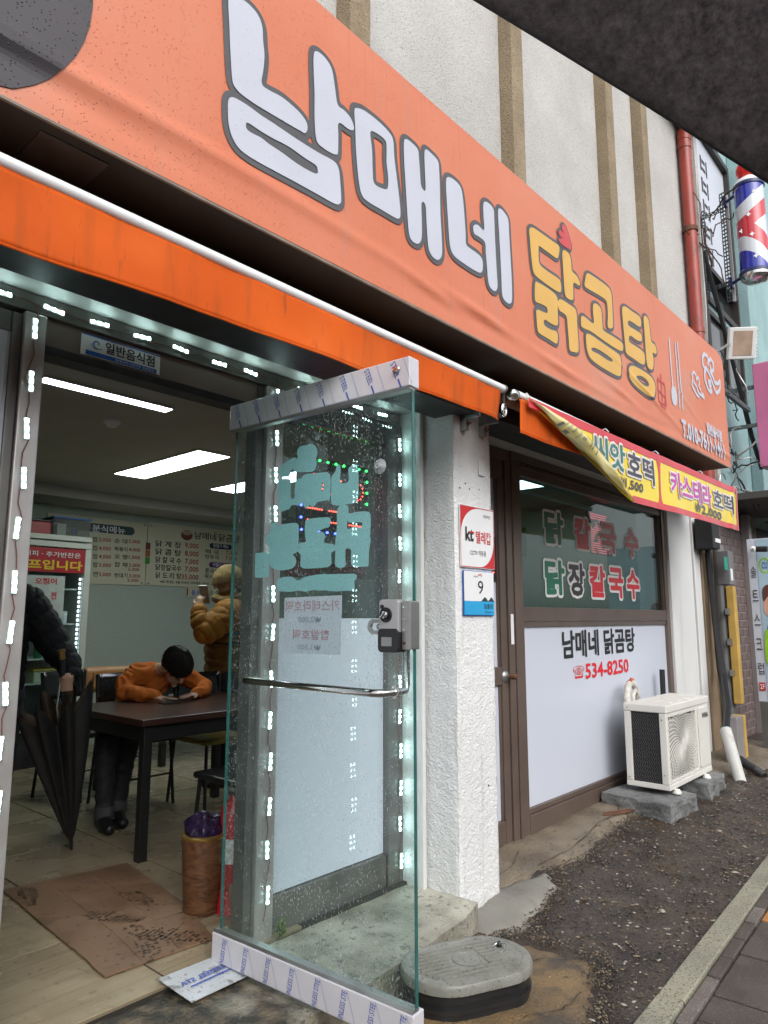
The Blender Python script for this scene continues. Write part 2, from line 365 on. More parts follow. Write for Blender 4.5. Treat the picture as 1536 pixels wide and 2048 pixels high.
speck(m_tan, 120, (0.30, 0.235, 0.15), 0.58, 0.68, 0.6); speck(m_tan, 90, (0.07, 0.055, 0.04), 0.58, 0.68, 0.7); speck(m_tan, 5, (0.055, 0.048, 0.042), 0.54, 0.66, 0.8)
m_step = M('stained_step', (0.46, 0.44, 0.365), 0.45, vs=5, col2=(0.19, 0.18, 0.135), bump=0.007, bs=70, rvar=0.2)
speck(m_step, 32, (0.11, 0.11, 0.10), 0.60, 0.64, 0.75); speck(m_step, 90, (0.14, 0.135, 0.115), 0.60, 0.68, 0.6)
def _moss(m):
    n, l, b = nodes_of(m); src = b.inputs['Base Color'].links[0].from_socket
    tc = n.new('ShaderNodeTexCoord'); sp = n.new('ShaderNodeSeparateXYZ'); l.new(tc.outputs['Object'], sp.inputs[0])
    nz = n.new('ShaderNodeTexNoise'); nz.inputs['Scale'].default_value = 7; nz.inputs['Detail'].default_value = 6; l.new(tc.outputs['Object'], nz.inputs['Vector'])
    ad = n.new('ShaderNodeMath'); ad.operation = 'MULTIPLY_ADD'; ad.inputs[1].default_value = 1.1; l.new(nz.outputs['Fac'], ad.inputs[0]); l.new(sp.outputs['X'], ad.inputs[2])
    mr = n.new('ShaderNodeMapRange'); mr.inputs['From Min'].default_value = 0.56; mr.inputs['From Max'].default_value = 0.26; mr.inputs['To Max'].default_value = 0.93
    l.new(ad.outputs[0], mr.inputs['Value'])
    mx = n.new('ShaderNodeMix'); mx.data_type = 'RGBA'; l.new(mr.outputs['Result'], mx.inputs['Factor']); l.new(src, mx.inputs['A'])
    rp = n.new('ShaderNodeValToRGB'); rp.color_ramp.elements[0].color = (0.018, 0.016, 0.013, 1); rp.color_ramp.elements[1].color = (0.16, 0.12, 0.075, 1); rp.color_ramp.elements[0].position = 0.42; rp.color_ramp.elements[1].position = 0.68
    n2 = n.new('ShaderNodeTexNoise'); n2.inputs['Scale'].default_value = 16; n2.inputs['Detail'].default_value = 5; l.new(tc.outputs['Object'], n2.inputs['Vector']); l.new(n2.outputs['Fac'], rp.inputs['Fac'])
    l.new(rp.outputs['Color'], mx.inputs['B']); l.new(mx.outputs['Result'], b.inputs['Base Color'])
m_granite = M('kerb_granite', (0.32, 0.305, 0.23), 0.5, vs=3, col2=(0.235, 0.225, 0.175), bump=0.001, bs=200)
speck(m_granite, 110, (0.07, 0.07, 0.06), 0.53, 0.64, 0.85); speck(m_granite, 130, (0.46, 0.44, 0.36), 0.58, 0.68, 0.5)
m_paver = M('paver', (0.095, 0.078, 0.068), 0.45, vs=7, col2=(0.06, 0.05, 0.044), bump=0.002, bs=260, rvar=0.15); speck(m_paver, 150, (0.20, 0.17, 0.145), 0.57, 0.68, 0.7); speck(m_paver, 130, (0.05, 0.04, 0.035), 0.57, 0.68, 0.7)
m_paver2 = M('paver_light', (0.17, 0.145, 0.13), 0.5, vs=7, col2=(0.12, 0.10, 0.09), bump=0.002, bs=260); speck(m_paver2, 150, (0.42, 0.38, 0.34), 0.57, 0.68, 0.7); speck(m_paver2, 130, (0.08, 0.07, 0.06), 0.57, 0.68, 0.6)
m_paver3 = M('paver_orange', (0.42, 0.19, 0.055), 0.5, vs=7, bump=0.002, bs=260)
m_sand = M('joint_sand', (0.06, 0.05, 0.04), 0.9, bump=0.002, bs=300)
m_stucco = M('white_stucco', (0.55, 0.54, 0.52), 0.85, vs=1.6, col2=(0.46, 0.45, 0.43), bump=0.006, bs=85)
speck(m_stucco, 75, (0.20, 0.19, 0.175), 0.57, 0.70, 0.45); speck(m_stucco, 130, (0.14, 0.135, 0.12), 0.58, 0.68, 0.6); speck(m_stucco, 1.3, (0.38, 0.37, 0.345), 0.52, 0.72, 0.4)
m_brownst = M('brown_pebbledash', (0.33, 0.255, 0.165), 0.85, vs=3, col2=(0.24, 0.185, 0.115), bump=0.010, bs=90); speck(m_brownst, 95, (0.10, 0.075, 0.05), 0.55, 0.68, 0.7); speck(m_brownst, 80, (0.46, 0.38, 0.27), 0.60, 0.70, 0.6)
m_pillar = M('painted_pillar', (0.76, 0.765, 0.765), 0.6, var=0.03, vs=2)
def _pillar(m):
    n, l, b = nodes_of(m); tc = n.new('ShaderNodeTexCoord')
    v = n.new('ShaderNodeTexVoronoi'); v.feature = 'SMOOTH_F1'; v.inputs['Scale'].default_value = 62; v.inputs['Smoothness'].default_value = 0.35
    nz = n.new('ShaderNodeTexNoise'); nz.inputs['Scale'].default_value = 40; nz.inputs['Detail'].default_value = 3
    mx = n.new('ShaderNodeMix'); mx.data_type = 'VECTOR'; mx.inputs['Factor'].default_value = 0.06
    l.new(tc.outputs['Object'], nz.inputs['Vector']); l.new(tc.outputs['Object'], mx.inputs[4]); l.new(nz.outputs['Color'], mx.inputs[5]); l.new(mx.outputs[1], v.inputs['Vector'])
    bp = n.new('ShaderNodeBump'); bp.inputs['Distance'].default_value = 0.005; bp.inputs['Strength'].default_value = 0.9; l.new(v.outputs['Distance'], bp.inputs['Height']); bp.invert = True
    l.new(bp.outputs['Normal'], b.inputs['Normal'])
_pillar(m_pillar); speck(m_pillar, 2.2, (0.55, 0.535, 0.51), 0.58, 0.75, 0.5); speck(m_pillar, 5, (0.42, 0.39, 0.34), 0.60, 0.74, 0.45, stretch=(4, 4, 0.35))
m_black = M('black_steel', (0.022, 0.022, 0.024), 0.5, var=0.3, vs=12, bump=0.0006, bs=60)
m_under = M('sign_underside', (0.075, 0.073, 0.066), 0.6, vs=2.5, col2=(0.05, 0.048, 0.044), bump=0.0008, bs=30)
m_soffit = M('soffit_panel', (0.55, 0.56, 0.54), 0.45, vs=3, col2=(0.45, 0.45, 0.42)); speck(m_soffit, 9, (0.2, 0.19, 0.17), 0.6, 0.75, 0.5)
m_alu = M('aluminium', (0.48, 0.45, 0.44), 0.35, metal=0.55, vs=3, var=0.08)
m_alud = M('grey_aluminium', (0.16, 0.155, 0.145), 0.4, metal=0.4, vs=4, var=0.15); speck(m_alud, 7, (0.07, 0.06, 0.05), 0.55, 0.75, 0.6)
m_bronze = M('brown_aluminium', (0.155, 0.115, 0.095), 0.38, metal=0.35, vs=3, var=0.12, bump=0.0004, bs=20)
m_bronzeD = M('lintel_brown', (0.22, 0.175, 0.15), 0.45, metal=0.3, vs=4, var=0.15)
m_chrome = M('steel_bright', (0.62, 0.61, 0.6), 0.16, metal=1.0, vs=6, var=0.1, rvar=0.08)
m_steel = M('steel_dull', (0.42, 0.42, 0.41), 0.4, metal=0.9, vs=8, var=0.15)
m_rust = M('rust', (0.13, 0.055, 0.03), 0.85, vs=30, var=0.4, bump=0.001, bs=120)
m_white = M('white_paint', (0.74, 0.745, 0.74), 0.45, var=0.04, vs=2); speck(m_white, 2.2, (0.55, 0.52, 0.47), 0.58, 0.75, 0.35, stretch=(3, 3, 0.5))
m_film = M('white_film', (0.60, 0.635, 0.72), 0.28, var=0.02, vs=1.2, spec=0.4)
m_print_k = M('print_black', (0.018, 0.018, 0.02), 0.5, var=0.05)
m_print_w = M('print_white', (0.78, 0.79, 0.8), 0.5, var=0.02)
m_print_r = M('print_red', (0.55, 0.025, 0.03), 0.5, var=0.05)
m_print_y = M('print_yellow', (0.75, 0.5, 0.02), 0.5, var=0.05)
m_print_g = M('print_green', (0.02, 0.16, 0.07), 0.5, var=0.05)
m_print_b = M('print_blue', (0.015, 0.1, 0.42), 0.5, var=0.05)
m_rubber = M('black_rubber', (0.012, 0.012, 0.013), 0.55, var=0.2)
m_cable = M('cable_black', (0.012, 0.012, 0.014), 0.45, var=0.2)

# ================================================================ ground
def sm(t): t = min(1, max(0, t)); return t * t * (3 - 2 * t)
def gz(x, y):
    return 0.015 * min(4, max(0, x - 2.6)) + 0.047 * sm((y - 1.3) / 1.0) * sm((x - 2.7) / 0.8)
def nz(x, y, s, z=0.0): return noise.noise(Vector((x * s, y * s, z)))
def kerb_y(x): return 1.11 + 0.037 * (x - 2.7)
q = MB(); q.add([(-60, -60, -0.06), (60, -60, -0.06), (60, 60, -0.06), (-60, 60, -0.06)], [(0, 1, 2, 3)])
struct(q.build('ground', m_asph))
def strip(u, v):
    x = 1.3 + u * 8.7; y = kerb_y(x) - 0.01 + v * (2.42 - kerb_y(x))
    z = gz(x, y) - 0.012 + 0.007 * nz(x, y, 3) + 0.006 * nz(x, y, 14, 3) + 0.005 * nz(x, y, 42, 7)
    return (x, y, z)
struct(MB().grid(strip, 420, 70).build('asphalt_strip', m_asph, smooth=True, angle=180))
def in_poly(x, y, P):
    c = False; j = len(P) - 1
    for i in range(len(P)):
        if (P[i][1] > y) != (P[j][1] > y) and x < (P[j][0] - P[i][0]) * (y - P[i][1]) / (P[j][1] - P[i][1]) + P[i][0]: c = not c
        j = i
    return c
def slab(name, outline, top, depth, mat, dens=0.05, rough=0.003, edge=0.012, feather=0.0):
    """concrete cast to an uneven outline: gridded top that follows the ground, rounded uneven rim"""
    pts = []
    n = len(outline)
    for i in range(n):
        a, b = outline[i], outline[(i + 1) % n]; L = math.dist(a, b); k = max(1, int(L / dens))
        for t in range(k):
            x = a[0] + (b[0] - a[0]) * t / k; y = a[1] + (b[1] - a[1]) * t / k
            pts.append((x + edge * nz(x, y, 11, 1) + edge * 0.6 * nz(x, y, 37, 2), y + edge * nz(x, y, 11, 5) + edge * 0.6 * nz(x, y, 37, 6)))
    nb0 = len(pts); x0, x1 = min(p[0] for p in pts), max(p[0] for p in pts); y0, y1 = min(p[1] for p in pts), max(p[1] for p in pts); ins = []
    for i in range(int((x1 - x0) / dens) + 1):
        for j in range(int((y1 - y0) / dens) + 1):
            x, y = x0 + (i + 0.5 * (j % 2)) * dens, y0 + j * dens
            if in_poly(x, y, pts) and min((x - a[0]) ** 2 + (y - a[1]) ** 2 for a in pts) > (dens * 0.6) ** 2: ins.append((x, y))
    ov, oe, of, *_ = geometry.delaunay_2d_cdt([Vector(p) for p in pts + ins], [(i, (i + 1) % nb0) for i in range(nb0)], [], 1, 1e-5)
    bm = bmesh.new(); vv = [bm.verts.new((v.x, v.y, 0)) for v in ov]
    for f_ in of: bm.faces.new([vv[i] for i in f_])
    be = [e for e in bm.edges if len(e.link_faces) == 1]; bv = {v for e in be for v in e.verts}
    for v in bm.verts:
        x, y = v.co.x, v.co.y; v.co.z = top(x, y) + rough * nz(x, y, 9) + rough * 0.6 * nz(x, y, 30, 4) - (0.006 if v in bv else 0)
        if feather:       # worn rim: the cast surface thins out and sinks into the ground
            d = min([(x - a[0]) ** 2 + (y - a[1]) ** 2 for a in pts if a[1] < 2.3] + [9]) ** 0.5; v.co.z -= 0.028 * (1 - sm(d / feather)) - 0.006 * nz(x, y, 24, 9) * (1 - sm(d / (2 * feather)))
    r = bmesh.ops.extrude_edge_only(bm, edges=be)
    for v in r['geom']:
        if isinstance(v, bmesh.types.BMVert): v.co.z -= depth
    bmesh.ops.recalc_face_normals(bm, faces=bm.faces)
    me = bpy.data.meshes.new(name); bm.to_mesh(me); bm.free(); me.materials.append(mat)
    me.polygons.foreach_set('use_smooth', [True] * len(me.polygons)); me.set_sharp_from_angle(angle=R(50))
    o = bpy.data.objects.new(name, me); COL.objects.link(o); return struct(o)
slab('concrete_apron', [(3.13, 2.37), (3.13, 1.99), (3.3, 1.99), (3.51, 1.985), (3.84, 1.91), (4.1, 1.95), (4.55, 2.0), (5.2, 2.03), (5.9, 1.98), (6.4, 1.9), (6.9, 1.75), (8.4, 1.6), (8.4, 2.37)], lambda x, y: gz(x, y) + 0.008, 0.03, m_conc, dens=0.035, edge=0.04, feather=0.09)
apron = bpy.data.objects['concrete_apron']
slab('cement_patch', [(2.78, 2.03), (2.70, 1.90), (2.86, 1.795), (2.95, 1.765), (3.05, 1.77), (3.2, 1.80), (3.43, 1.84), (3.52, 1.985), (3.35, 2.03), (3.2, 2.08), (3.15, 2.10)], lambda x, y: gz(x, y) + 0.016, 0.03, m_cement, dens=0.025, rough=0.003, edge=0.035, feather=0.05)
slab('tan_concrete', [(1.3, 1.9), (1.3, 1.13), (2.0, 1.12), (2.43, 1.19), (2.57, 1.22), (2.65, 1.28), (2.82, 1.33), (2.9, 1.41), (2.88, 1.53), (2.87, 1.72), (2.72, 1.84), (2.6, 1.9)], lambda x, y: gz(x, y) + 0.008, 0.03, m_tan, dens=0.03, rough=0.006, edge=0.045, feather=0.10)
_moss(m_step)
o = slab('door_step', [(-1.2, 2.30), (-1.2, 1.83), (1.2, 1.82), (1.92, 1.815), (2.6, 1.872), (2.82, 1.93), (2.82, 2.42), (1.77, 2.42), (1.77, 2.30)], lambda x, y: 0.114, 0.13, m_step, dens=0.04, rough=0.0035, edge=0.01)
for v in o.data.vertices: v.co.x -= 1.9
o.location.x = 1.9
slab('foundation', [(2.8, 2.9), (2.8, 2.40), (8.4, 2.355), (8.4, 2.9)], lambda x, y: 0.05, 0.1, m_conc, dens=0.3)

# kerb stones and pavers, each a piece of its own
kerb = struct(MB().grid(lambda u, v: (1.5 + 7.5 * u, kerb_y(1.5 + 7.5 * u) - 0.19 + 0.19 * v, gz(1.5 + 7.5 * u, 1.0) - 0.02), 30, 1).build('kerb', m_sand))
kx = math.atan(0.037); ku = Vector((math.cos(kx), math.sin(kx), 0.0)); kv = Vector((-math.sin(kx), math.cos(kx), 0))
def piece(name, mat, parent, x0, x1, t0, t1, ztop, th, bevel=0.004, jit=0.002):
    x0 += random.uniform(-jit, jit); x1 += random.uniform(-jit, jit); dz = random.uniform(-jit, jit)
    def P(x, t, z): return (x - math.sin(kx) * t, kerb_y(x) + t, z)
    za, zb = ztop + gz(x0, 1.0) + dz, ztop + gz(x1, 1.0) + dz
    q = MB().add([P(x0, t0, za - th), P(x1, t0, zb - th), P(x1, t1, zb - th), P(x0, t1, za - th), P(x0, t0, za), P(x1, t0, zb), P(x1, t1, zb), P(x0, t1, za)],
                 [(3, 2, 1, 0), (4, 5, 6, 7), (0, 1, 5, 4), (1, 2, 6, 5), (2, 3, 7, 6), (3, 0, 4, 7)])
    return q.build(name, mat, parent, bevel=bevel)
for k in range(7):
    x0 = 1.79 + k * 0.99; piece('kerb_stone', m_granite, kerb, x0 + 0.003, x0 + 0.987, -0.092, 0.0, 0.012, 0.12, 0.006)
pav = struct(MB().grid(lambda u, v: (-6 + 18 * u, -3 + v * (3 + kerb_y(-6 + 18 * u) - 0.17), gz(-6 + 18 * u, 0) - 0.03), 40, 4).build('pavement', m_sand))
for k in range(16):
    x0 = 2.045 + k * 0.2005
    piece('edging_paver', m_paver2 if k in (3, 4, 8) else m_paver, kerb, x0 + 0.003, x0 + 0.197, -0.145, -0.098, 0.002, 0.06, 0.004, 0.003)
for k in range(15):
    for r_ in range(4):
        x0 = 2.128 + k * 0.2005 ; t1 = -0.15 - r_ * 0.201
        m = m_paver3 if (r_, k) in ((1, 5), (1, 4), (0, 8), (2, 6), (1, 9)) else m_paver
        piece('paver', m, pav, x0 + 0.003, x0 + 0.197, t1 - 0.197, t1, -0.008, 0.06, 0.004, 0.002)
# loose stones bedded in the worn asphalt
APR = [(3.16, 2.5), (2.7, 1.8), (2.95, 1.745), (3.45, 1.82), (3.53, 1.95), (3.84, 1.88), (4.55, 1.97), (5.2, 2.0), (5.9, 1.95), (6.4, 1.87), (6.9, 1.72), (8.4, 1.57), (8.4, 2.5)]
TAN = [(1.0, 2.0), (1.0, 1.0), (2.43, 1.16), (2.67, 1.25), (2.93, 1.38), (2.9, 1.74), (2.6, 1.95)]
m_peb = [M('pebble_%s' % k, c, 0.45, var=0.25, vs=40) for k, c in (('tan', (0.22, 0.17, 0.11)), ('grey', (0.30, 0.275, 0.235)), ('dark', (0.03, 0.026, 0.024)), ('brown', (0.09, 0.062, 0.04)))]
q = MB(); rnd = random.Random(3)
for _ in range(9000):
    x = rnd.uniform(2.35, 7.6); y = kerb_y(x) + rnd.uniform(0.01, 1.1)
    if in_poly(x, y, TAN) and rnd.random() > 0.05: continue
    if in_poly(x, y, APR) and rnd.random() > 0.03: continue
    s = rnd.choice([0.003, 0.004, 0.005, 0.006, 0.008]) * rnd.uniform(0.5, 1.15) * (1.9 if rnd.random() < 0.02 else 1)
    a = rnd.uniform(0, 6.28); el = rnd.uniform(1.0, 2.0); c, sn = math.cos(a), math.sin(a)
    z = gz(x, y) - 0.012 + 0.007 * nz(x, y, 3) + 0.006 * nz(x, y, 14, 3) + 0.005 * nz(x, y, 42, 7)
    if in_poly(x, y, TAN): z = gz(x, y) + 0.006
    elif in_poly(x, y, APR): z = gz(x, y) + 0.009
    ring = [(x + (c * math.cos(t) * el - sn * math.sin(t)) * s * rnd.uniform(0.75, 1.15), y + (sn * math.cos(t) * el + c * math.sin(t)) * s * rnd.uniform(0.75, 1.15), z + s * 0.25) for t in [i * 1.2566 for i in range(5)]]
    q.cur = rnd.choice([0, 1, 2, 2, 2, 3, 3, 3]) if s < 0.007 else rnd.choice([0, 1, 3, 3])
    q.add(ring + [(x, y, z + s * 0.75), (x, y, z - s * 0.6)], [(i, (i + 1) % 5, 5) for i in range(5)] + [((i + 1) % 5, i, 6) for i in range(5)])
# grit gathered along the broken concrete edges
for P_, n_ in ((APR, 2600), (TAN, 1100)):
    segs = [(P_[i], P_[i + 1]) for i in range(len(P_) - 1) if P_[i][1] < 2.1 and P_[i + 1][1] < 2.1 and P_[i][0] > 1.9 and P_[i + 1][0] < 7.2]; W_ = [math.dist(*s_) for s_ in segs]
    for _ in range(n_):
        a_, b_ = rnd.choices(segs, W_)[0]; t_ = rnd.random(); g_ = rnd.gauss(0, 0.035); h_ = rnd.gauss(0.02, 0.03)
        x = a_[0] + (b_[0] - a_[0]) * t_ + g_; y = a_[1] + (b_[1] - a_[1]) * t_ + h_; s = rnd.uniform(0.002, 0.0055); z = gz(x, y) + 0.003 + 0.006 * nz(x, y, 14, 3); ring = [(x + math.cos(t) * s * rnd.uniform(0.7, 1.3), y + math.sin(t) * s * rnd.uniform(0.7, 1.3), z + s * 0.3) for t in [i * 1.2566 for i in range(5)]]
        q.cur = rnd.choice([0, 2, 2, 3, 3]); q.add(ring + [(x, y, z + s), (x, y, z - s)], [(i, (i + 1) % 5, 5) for i in range(5)] + [((i + 1) % 5, i, 6) for i in range(5)])
o = q.build('pebbles', m_peb, smooth=True, angle=30); tag(o, 'small tan and grey stones showing in the worn wet asphalt', 'pebbles', kind='stuff')

# hairline cracks in the concrete
m_crack = M('crack_dirt', (0.035, 0.028, 0.022), 0.9)
def crack(pts, parent, dz, w=0.003):
    P_ = []
    for i in range(len(pts) - 1):
        for k in range(10):
            t = k / 10; x = pts[i][0] + (pts[i + 1][0] - pts[i][0]) * t; y = pts[i][1] + (pts[i + 1][1] - pts[i][1]) * t; P_.append((x + 0.012 * nz(x, y, 20, 8), y + 0.012 * nz(x, y, 20, 12)))
    q = MB(); V = []
    for i, (x, y) in enumerate(P_):
        ww = w * (0.4 + abs(nz(x, y, 30, 2)) * 2.2); V += [(x, y - ww, gz(x, y) + dz), (x, y + ww, gz(x, y) + dz)]
    q.add(V, [(2 * i, 2 * i + 2, 2 * i + 3, 2 * i + 1) for i in range(len(P_) - 1)]); return q.build('crack', m_crack, parent)
crack([(3.55, 2.04), (3.95, 2.03), (4.5, 2.12), (4.75, 2.10), (5.0, 2.22)], apron, 0.0125); crack([(4.45, 2.0), (4.6, 2.12), (4.55, 2.28)], apron, 0.0125, 0.002); crack([(3.2, 2.12), (3.45, 2.14), (3.7, 2.24)], apron, 0.0125, 0.002)
crack([(2.62, 1.62), (2.74, 1.55), (2.78, 1.46), (2.72, 1.36), (2.66, 1.30)], bpy.data.objects['tan_concrete'], 0.015); crack([(2.3, 1.40), (2.45, 1.32), (2.6, 1.33)], bpy.data.objects['tan_concrete'], 0.015, 0.002)

# ================================================================ room shell
m_iwall = M('room_wallpaper', (0.40, 0.455, 0.38), 0.7, var=0.06, vs=60, bump=0.001, bs=300); speck(m_iwall, 120, (0.70, 0.72, 0.64), 0.60, 0.68, 0.6); speck(m_iwall, 110, (0.22, 0.23, 0.2), 0.6, 0.68, 0.5)
m_iceil = M('room_ceiling', (0.50, 0.49, 0.43), 0.8, var=0.04, vs=3)
m_ifloor = M('grout', (0.03, 0.026, 0.02), 0.8, var=0.1)
m_tile = M('wood_look_tile', (0.38, 0.315, 0.21), 0.3, vs=3, col2=(0.30, 0.245, 0.16), rvar=0.15)
def _planks(m):
    n, l, b = nodes_of(m); src = b.inputs['Base Color'].links[0].from_socket
    tc = n.new('ShaderNodeTexCoord'); mp = n.new('ShaderNodeMapping'); mp.inputs['Scale'].default_value = (1.2, 28, 1); l.new(tc.outputs['Object'], mp.inputs['Vector'])
    g = n.new('ShaderNodeTexNoise'); g.inputs['Scale'].default_value = 3; g.inputs['Detail'].default_value = 6; l.new(mp.outputs['Vector'], g.inputs['Vector'])
    rp = n.new('ShaderNodeValToRGB'); rp.color_ramp.elements[0].position = 0.35; rp.color_ramp.elements[0].color = (0.62, 0.58, 0.52, 1); rp.color_ramp.elements[1].position = 0.62; rp.color_ramp.elements[1].color = (1, 1, 1, 1); l.new(g.outputs['Fac'], rp.inputs['Fac'])
    mx = n.new('ShaderNodeMix'); mx.data_type = 'RGBA'; mx.blend_type = 'MULTIPLY'; mx.inputs['Factor'].default_value = 0.4; l.new(src, mx.inputs['A']); l.new(rp.outputs['Color'], mx.inputs['B'])
    sp = n.new('ShaderNodeSeparateXYZ'); l.new(tc.outputs['Object'], sp.inputs[0])
    ma = n.new('ShaderNodeMath'); ma.operation = 'MULTIPLY'; ma.inputs[1].default_value = 10.0; l.new(sp.outputs['Y'], ma.inputs[0])
    fr = n.new('ShaderNodeMath'); fr.operation = 'FRACT'; l.new(ma.outputs[0], fr.inputs[0])
    lt = n.new('ShaderNodeMath'); lt.operation = 'LESS_THAN'; lt.inputs[1].default_value = 0.045; l.new(fr.outputs[0], lt.inputs[0])
    m2 = n.new('ShaderNodeMix'); m2.data_type = 'RGBA'; l.new(lt.outputs[0], m2.inputs['Factor']); l.new(mx.outputs['Result'], m2.inputs['A']); m2.inputs['B'].default_value = (0.22, 0.175, 0.115, 1)
    l.new(m2.outputs['Result'], b.inputs['Base Color'])
_planks(m_tile); speck(m_tile, 2.6, (0.12, 0.092, 0.058), 0.56, 0.7, 0.5); speck(m_tile, 22, (0.10, 0.075, 0.05), 0.64, 0.70, 0.5)
FZ = 0.13
fl = struct(MB().box(-0.1, 2.78, 2.305, 2.43, -0.05, FZ - 0.004).box(-0.1, 7.0, 2.4301, 7.1, -0.05, FZ - 0.004).build('floor', m_ifloor))
t0 = MB().box(0.0045, 0.5955, 0.0045, 0.5955, -0.012, 0.0).build('tile', m_tile, bevel=0.0015)
tx0, ty0 = 0.296, 2.298 - 0.6 * 0
first = True
for i in range(-1, 9):
    for j in range(8):
        x = tx0 + i * 0.6; y = ty0 + j * 0.6
        if x < -0.1 or y > 6.6 or x > 4.6 or (j == 0 and x > 2.0): continue
        if first: t = t0; first = False
        else: t = copy_of(t0, 'tile', (0, 0, 0))
        t.parent = fl; t.location = (x, y, FZ + random.uniform(-0.0006, 0.0006))
struct(MB().box(-0.1, 7.0, 7.0, 7.15, 0, 2.7).build('wall_back', m_iwall))
struct(MB().box(-0.12, 0.0, 2.42, 7.0, 0, 2.7).build('wall_left', m_iwall))
struct(MB().box(6.95, 7.1, 2.42, 7.0, 0, 2.7).build('wall_right', m_iwall))
struct(MB().box(-0.12, 7.1, 2.42, 7.15, 2.60, 2.72).build('ceiling', m_iceil))
struct(MB().box(0.0, 6.95, 6.5, 7.0, 2.50, 2.60).build('ceiling_beam', m_iceil))

# ================================================================ restaurant building
bld = thing('restaurant_building', 'old white stucco building with brown vertical ribs above the orange sign', 'building', (3.0, 2.5, 0))
q = MB(); q.box(-3, 7.86, 2.35, 2.6, 2.462, 7.3); q.build('upper_wall', m_stucco, bld)
for x in (-0.95, 0.65, 2.27, 3.89, 5.515, 6.37):
    MB().box(x, x + 0.155, 2.243, 2.352, 2.5, 7.02).build('pilaster', m_brownst, bld, bevel=0.006)
MB().box(-3, 7.86, 2.16, 2.36, 7.02, 7.16).build('cornice', m_brownst, bld, bevel=0.01)
MB().box(-3, 7.86, 2.06, 2.36, 7.162, 7.6).build('parapet', m_stucco, bld)
MB().box(-3, 0.0, 2.36, 2.6, 0, 2.46).build('lower_wall', m_stucco, bld)
MB().box(-3, 2.80, 2.175, 2.352, 2.452, 2.466).build('soffit', m_soffit, bld)
MB().box(-3, 2.805, 2.145, 2.173, 2.446, 2.49).build('soffit_trim', m_alud, bld, bevel=0.002)
MB().box(-3, 2.88, 1.93, 2.143, 2.405, 2.56).build('beam', m_black, bld, bevel=0.004)
MB().box(3.16, 6.95, 2.175, 2.352, 2.458, 2.472).build('soffit', m_soffit, bld)
MB().box(3.10, 6.95, 1.95, 2.173, 2.43, 2.56).build('beam', m_black, bld, bevel=0.004)
MB().box(-3, 8.06, 2.6, 2.62, 2.462, 2.74).build('inner_lining', m_iceil, bld)
# stone and cream piers at the far end
o = MB(); o.box(6.56, 7.17, 2.30, 2.6, 0.02, 2.6); o.build('cream_pier', m_white, bld, bevel=0.006)
MB().box(7.175, 7.20, 2.315, 2.6, 0.02, 2.6).build('joint_strip', m_alud, bld)
MB().box(7.205, 7.38, 2.29, 2.6, 0.02, 2.6).build('cream_pier', m_white, bld, bevel=0.005)
m_rustline = M('brown_stone', (0.27, 0.20, 0.13), 0.6, vs=4, col2=(0.2, 0.145, 0.09), bump=0.001, bs=100); speck(m_rustline, 160, (0.05, 0.04, 0.03), 0.64, 0.7, 0.6)
MB().box(7.385, 8.0, 2.27, 2.6, 0.02, 2.62).build('stone_pier', m_rustline, bld, bevel=0.006)
# pillar between the entrance and the window
pil = thing('stucco_pillar', 'white rough-plastered pillar between the glass door and the brown window', 'pillar', (2.98, 2.2, 0.0))
def _pg():
    bm = bmesh.new()
    return bm
q = MB()
xs = np.linspace(2.805, 3.15, 12); zs = np.linspace(0.02, 2.46, 90)
def pj(x, z, s): return 0.0035 * nz(x * 3, z * 3, 6, s) + 0.002 * nz(x, z, 40, s)
q.grid(lambda u, v: (2.812 + 0.334 * u + 0.004 * nz(v, u, 9, 2), 2.02 + pj(2.8 + u, v * 2.44, 1) + 0.006 * (1 if u in (0, 1) else 0), -0.02 + 2.48 * v), 24, 160)
q.grid(lambda u, v: (2.81 + pj(5 + u, v * 2.44, 4) + (0.004 if u == 1 else 0), 2.40 - 0.374 * u, -0.02 + 2.48 * v), 24, 160)
q.grid(lambda u, v: (3.148 + pj(9 + u, v * 2.44, 8), 2.026 + 0.374 * u, -0.02 + 2.48 * v), 10, 60)
q.build('shaft', m_pillar, pil, smooth=True, angle=50)
MB().box(2.815, 3.14, 2.03, 2.39, 0.0, 2.45).build('core', m_pillar, pil)
for x in (2.868, 3.035):
    b = MB(); b.box(x, x + 0.012, 1.90, 2.02, 2.385, 2.475); b.box(x + 0.012, x + 0.085, 1.90, 2.02, 2.435, 2.447); b.box(x + 0.0, x + 0.03, 1.985, 2.018, 2.33, 2.40)
    o = b.build('awning_bracket', m_steel, pil, bevel=0.002)
    MB().lathe((x + 0.016, 1.984, 2.365), [(0.011, 0), (0.011, 0.006), (0.006, 0.008), (0.006, 0.02), (0.0, 0.021)], 8, (0, -1, 0)).build('bolt', m_rust, o)
quad(facade(2.015), 3.02, 2.12, 3.075, 2.2, m_white, pil, 'tape_scrap', 0.004, 0.004)
for x, z in ((2.905, 2.06), (2.94, 2.035), (2.855, 2.03), (3.03, 2.045), (3.06, 0.56)):
    MB().lathe((x, 2.019, z), [(0.004, -0.006), (0.005, 0.001), (0.0, 0.0015)], 7, (0, -1, 0)).build('hole', m_print_k, pil)
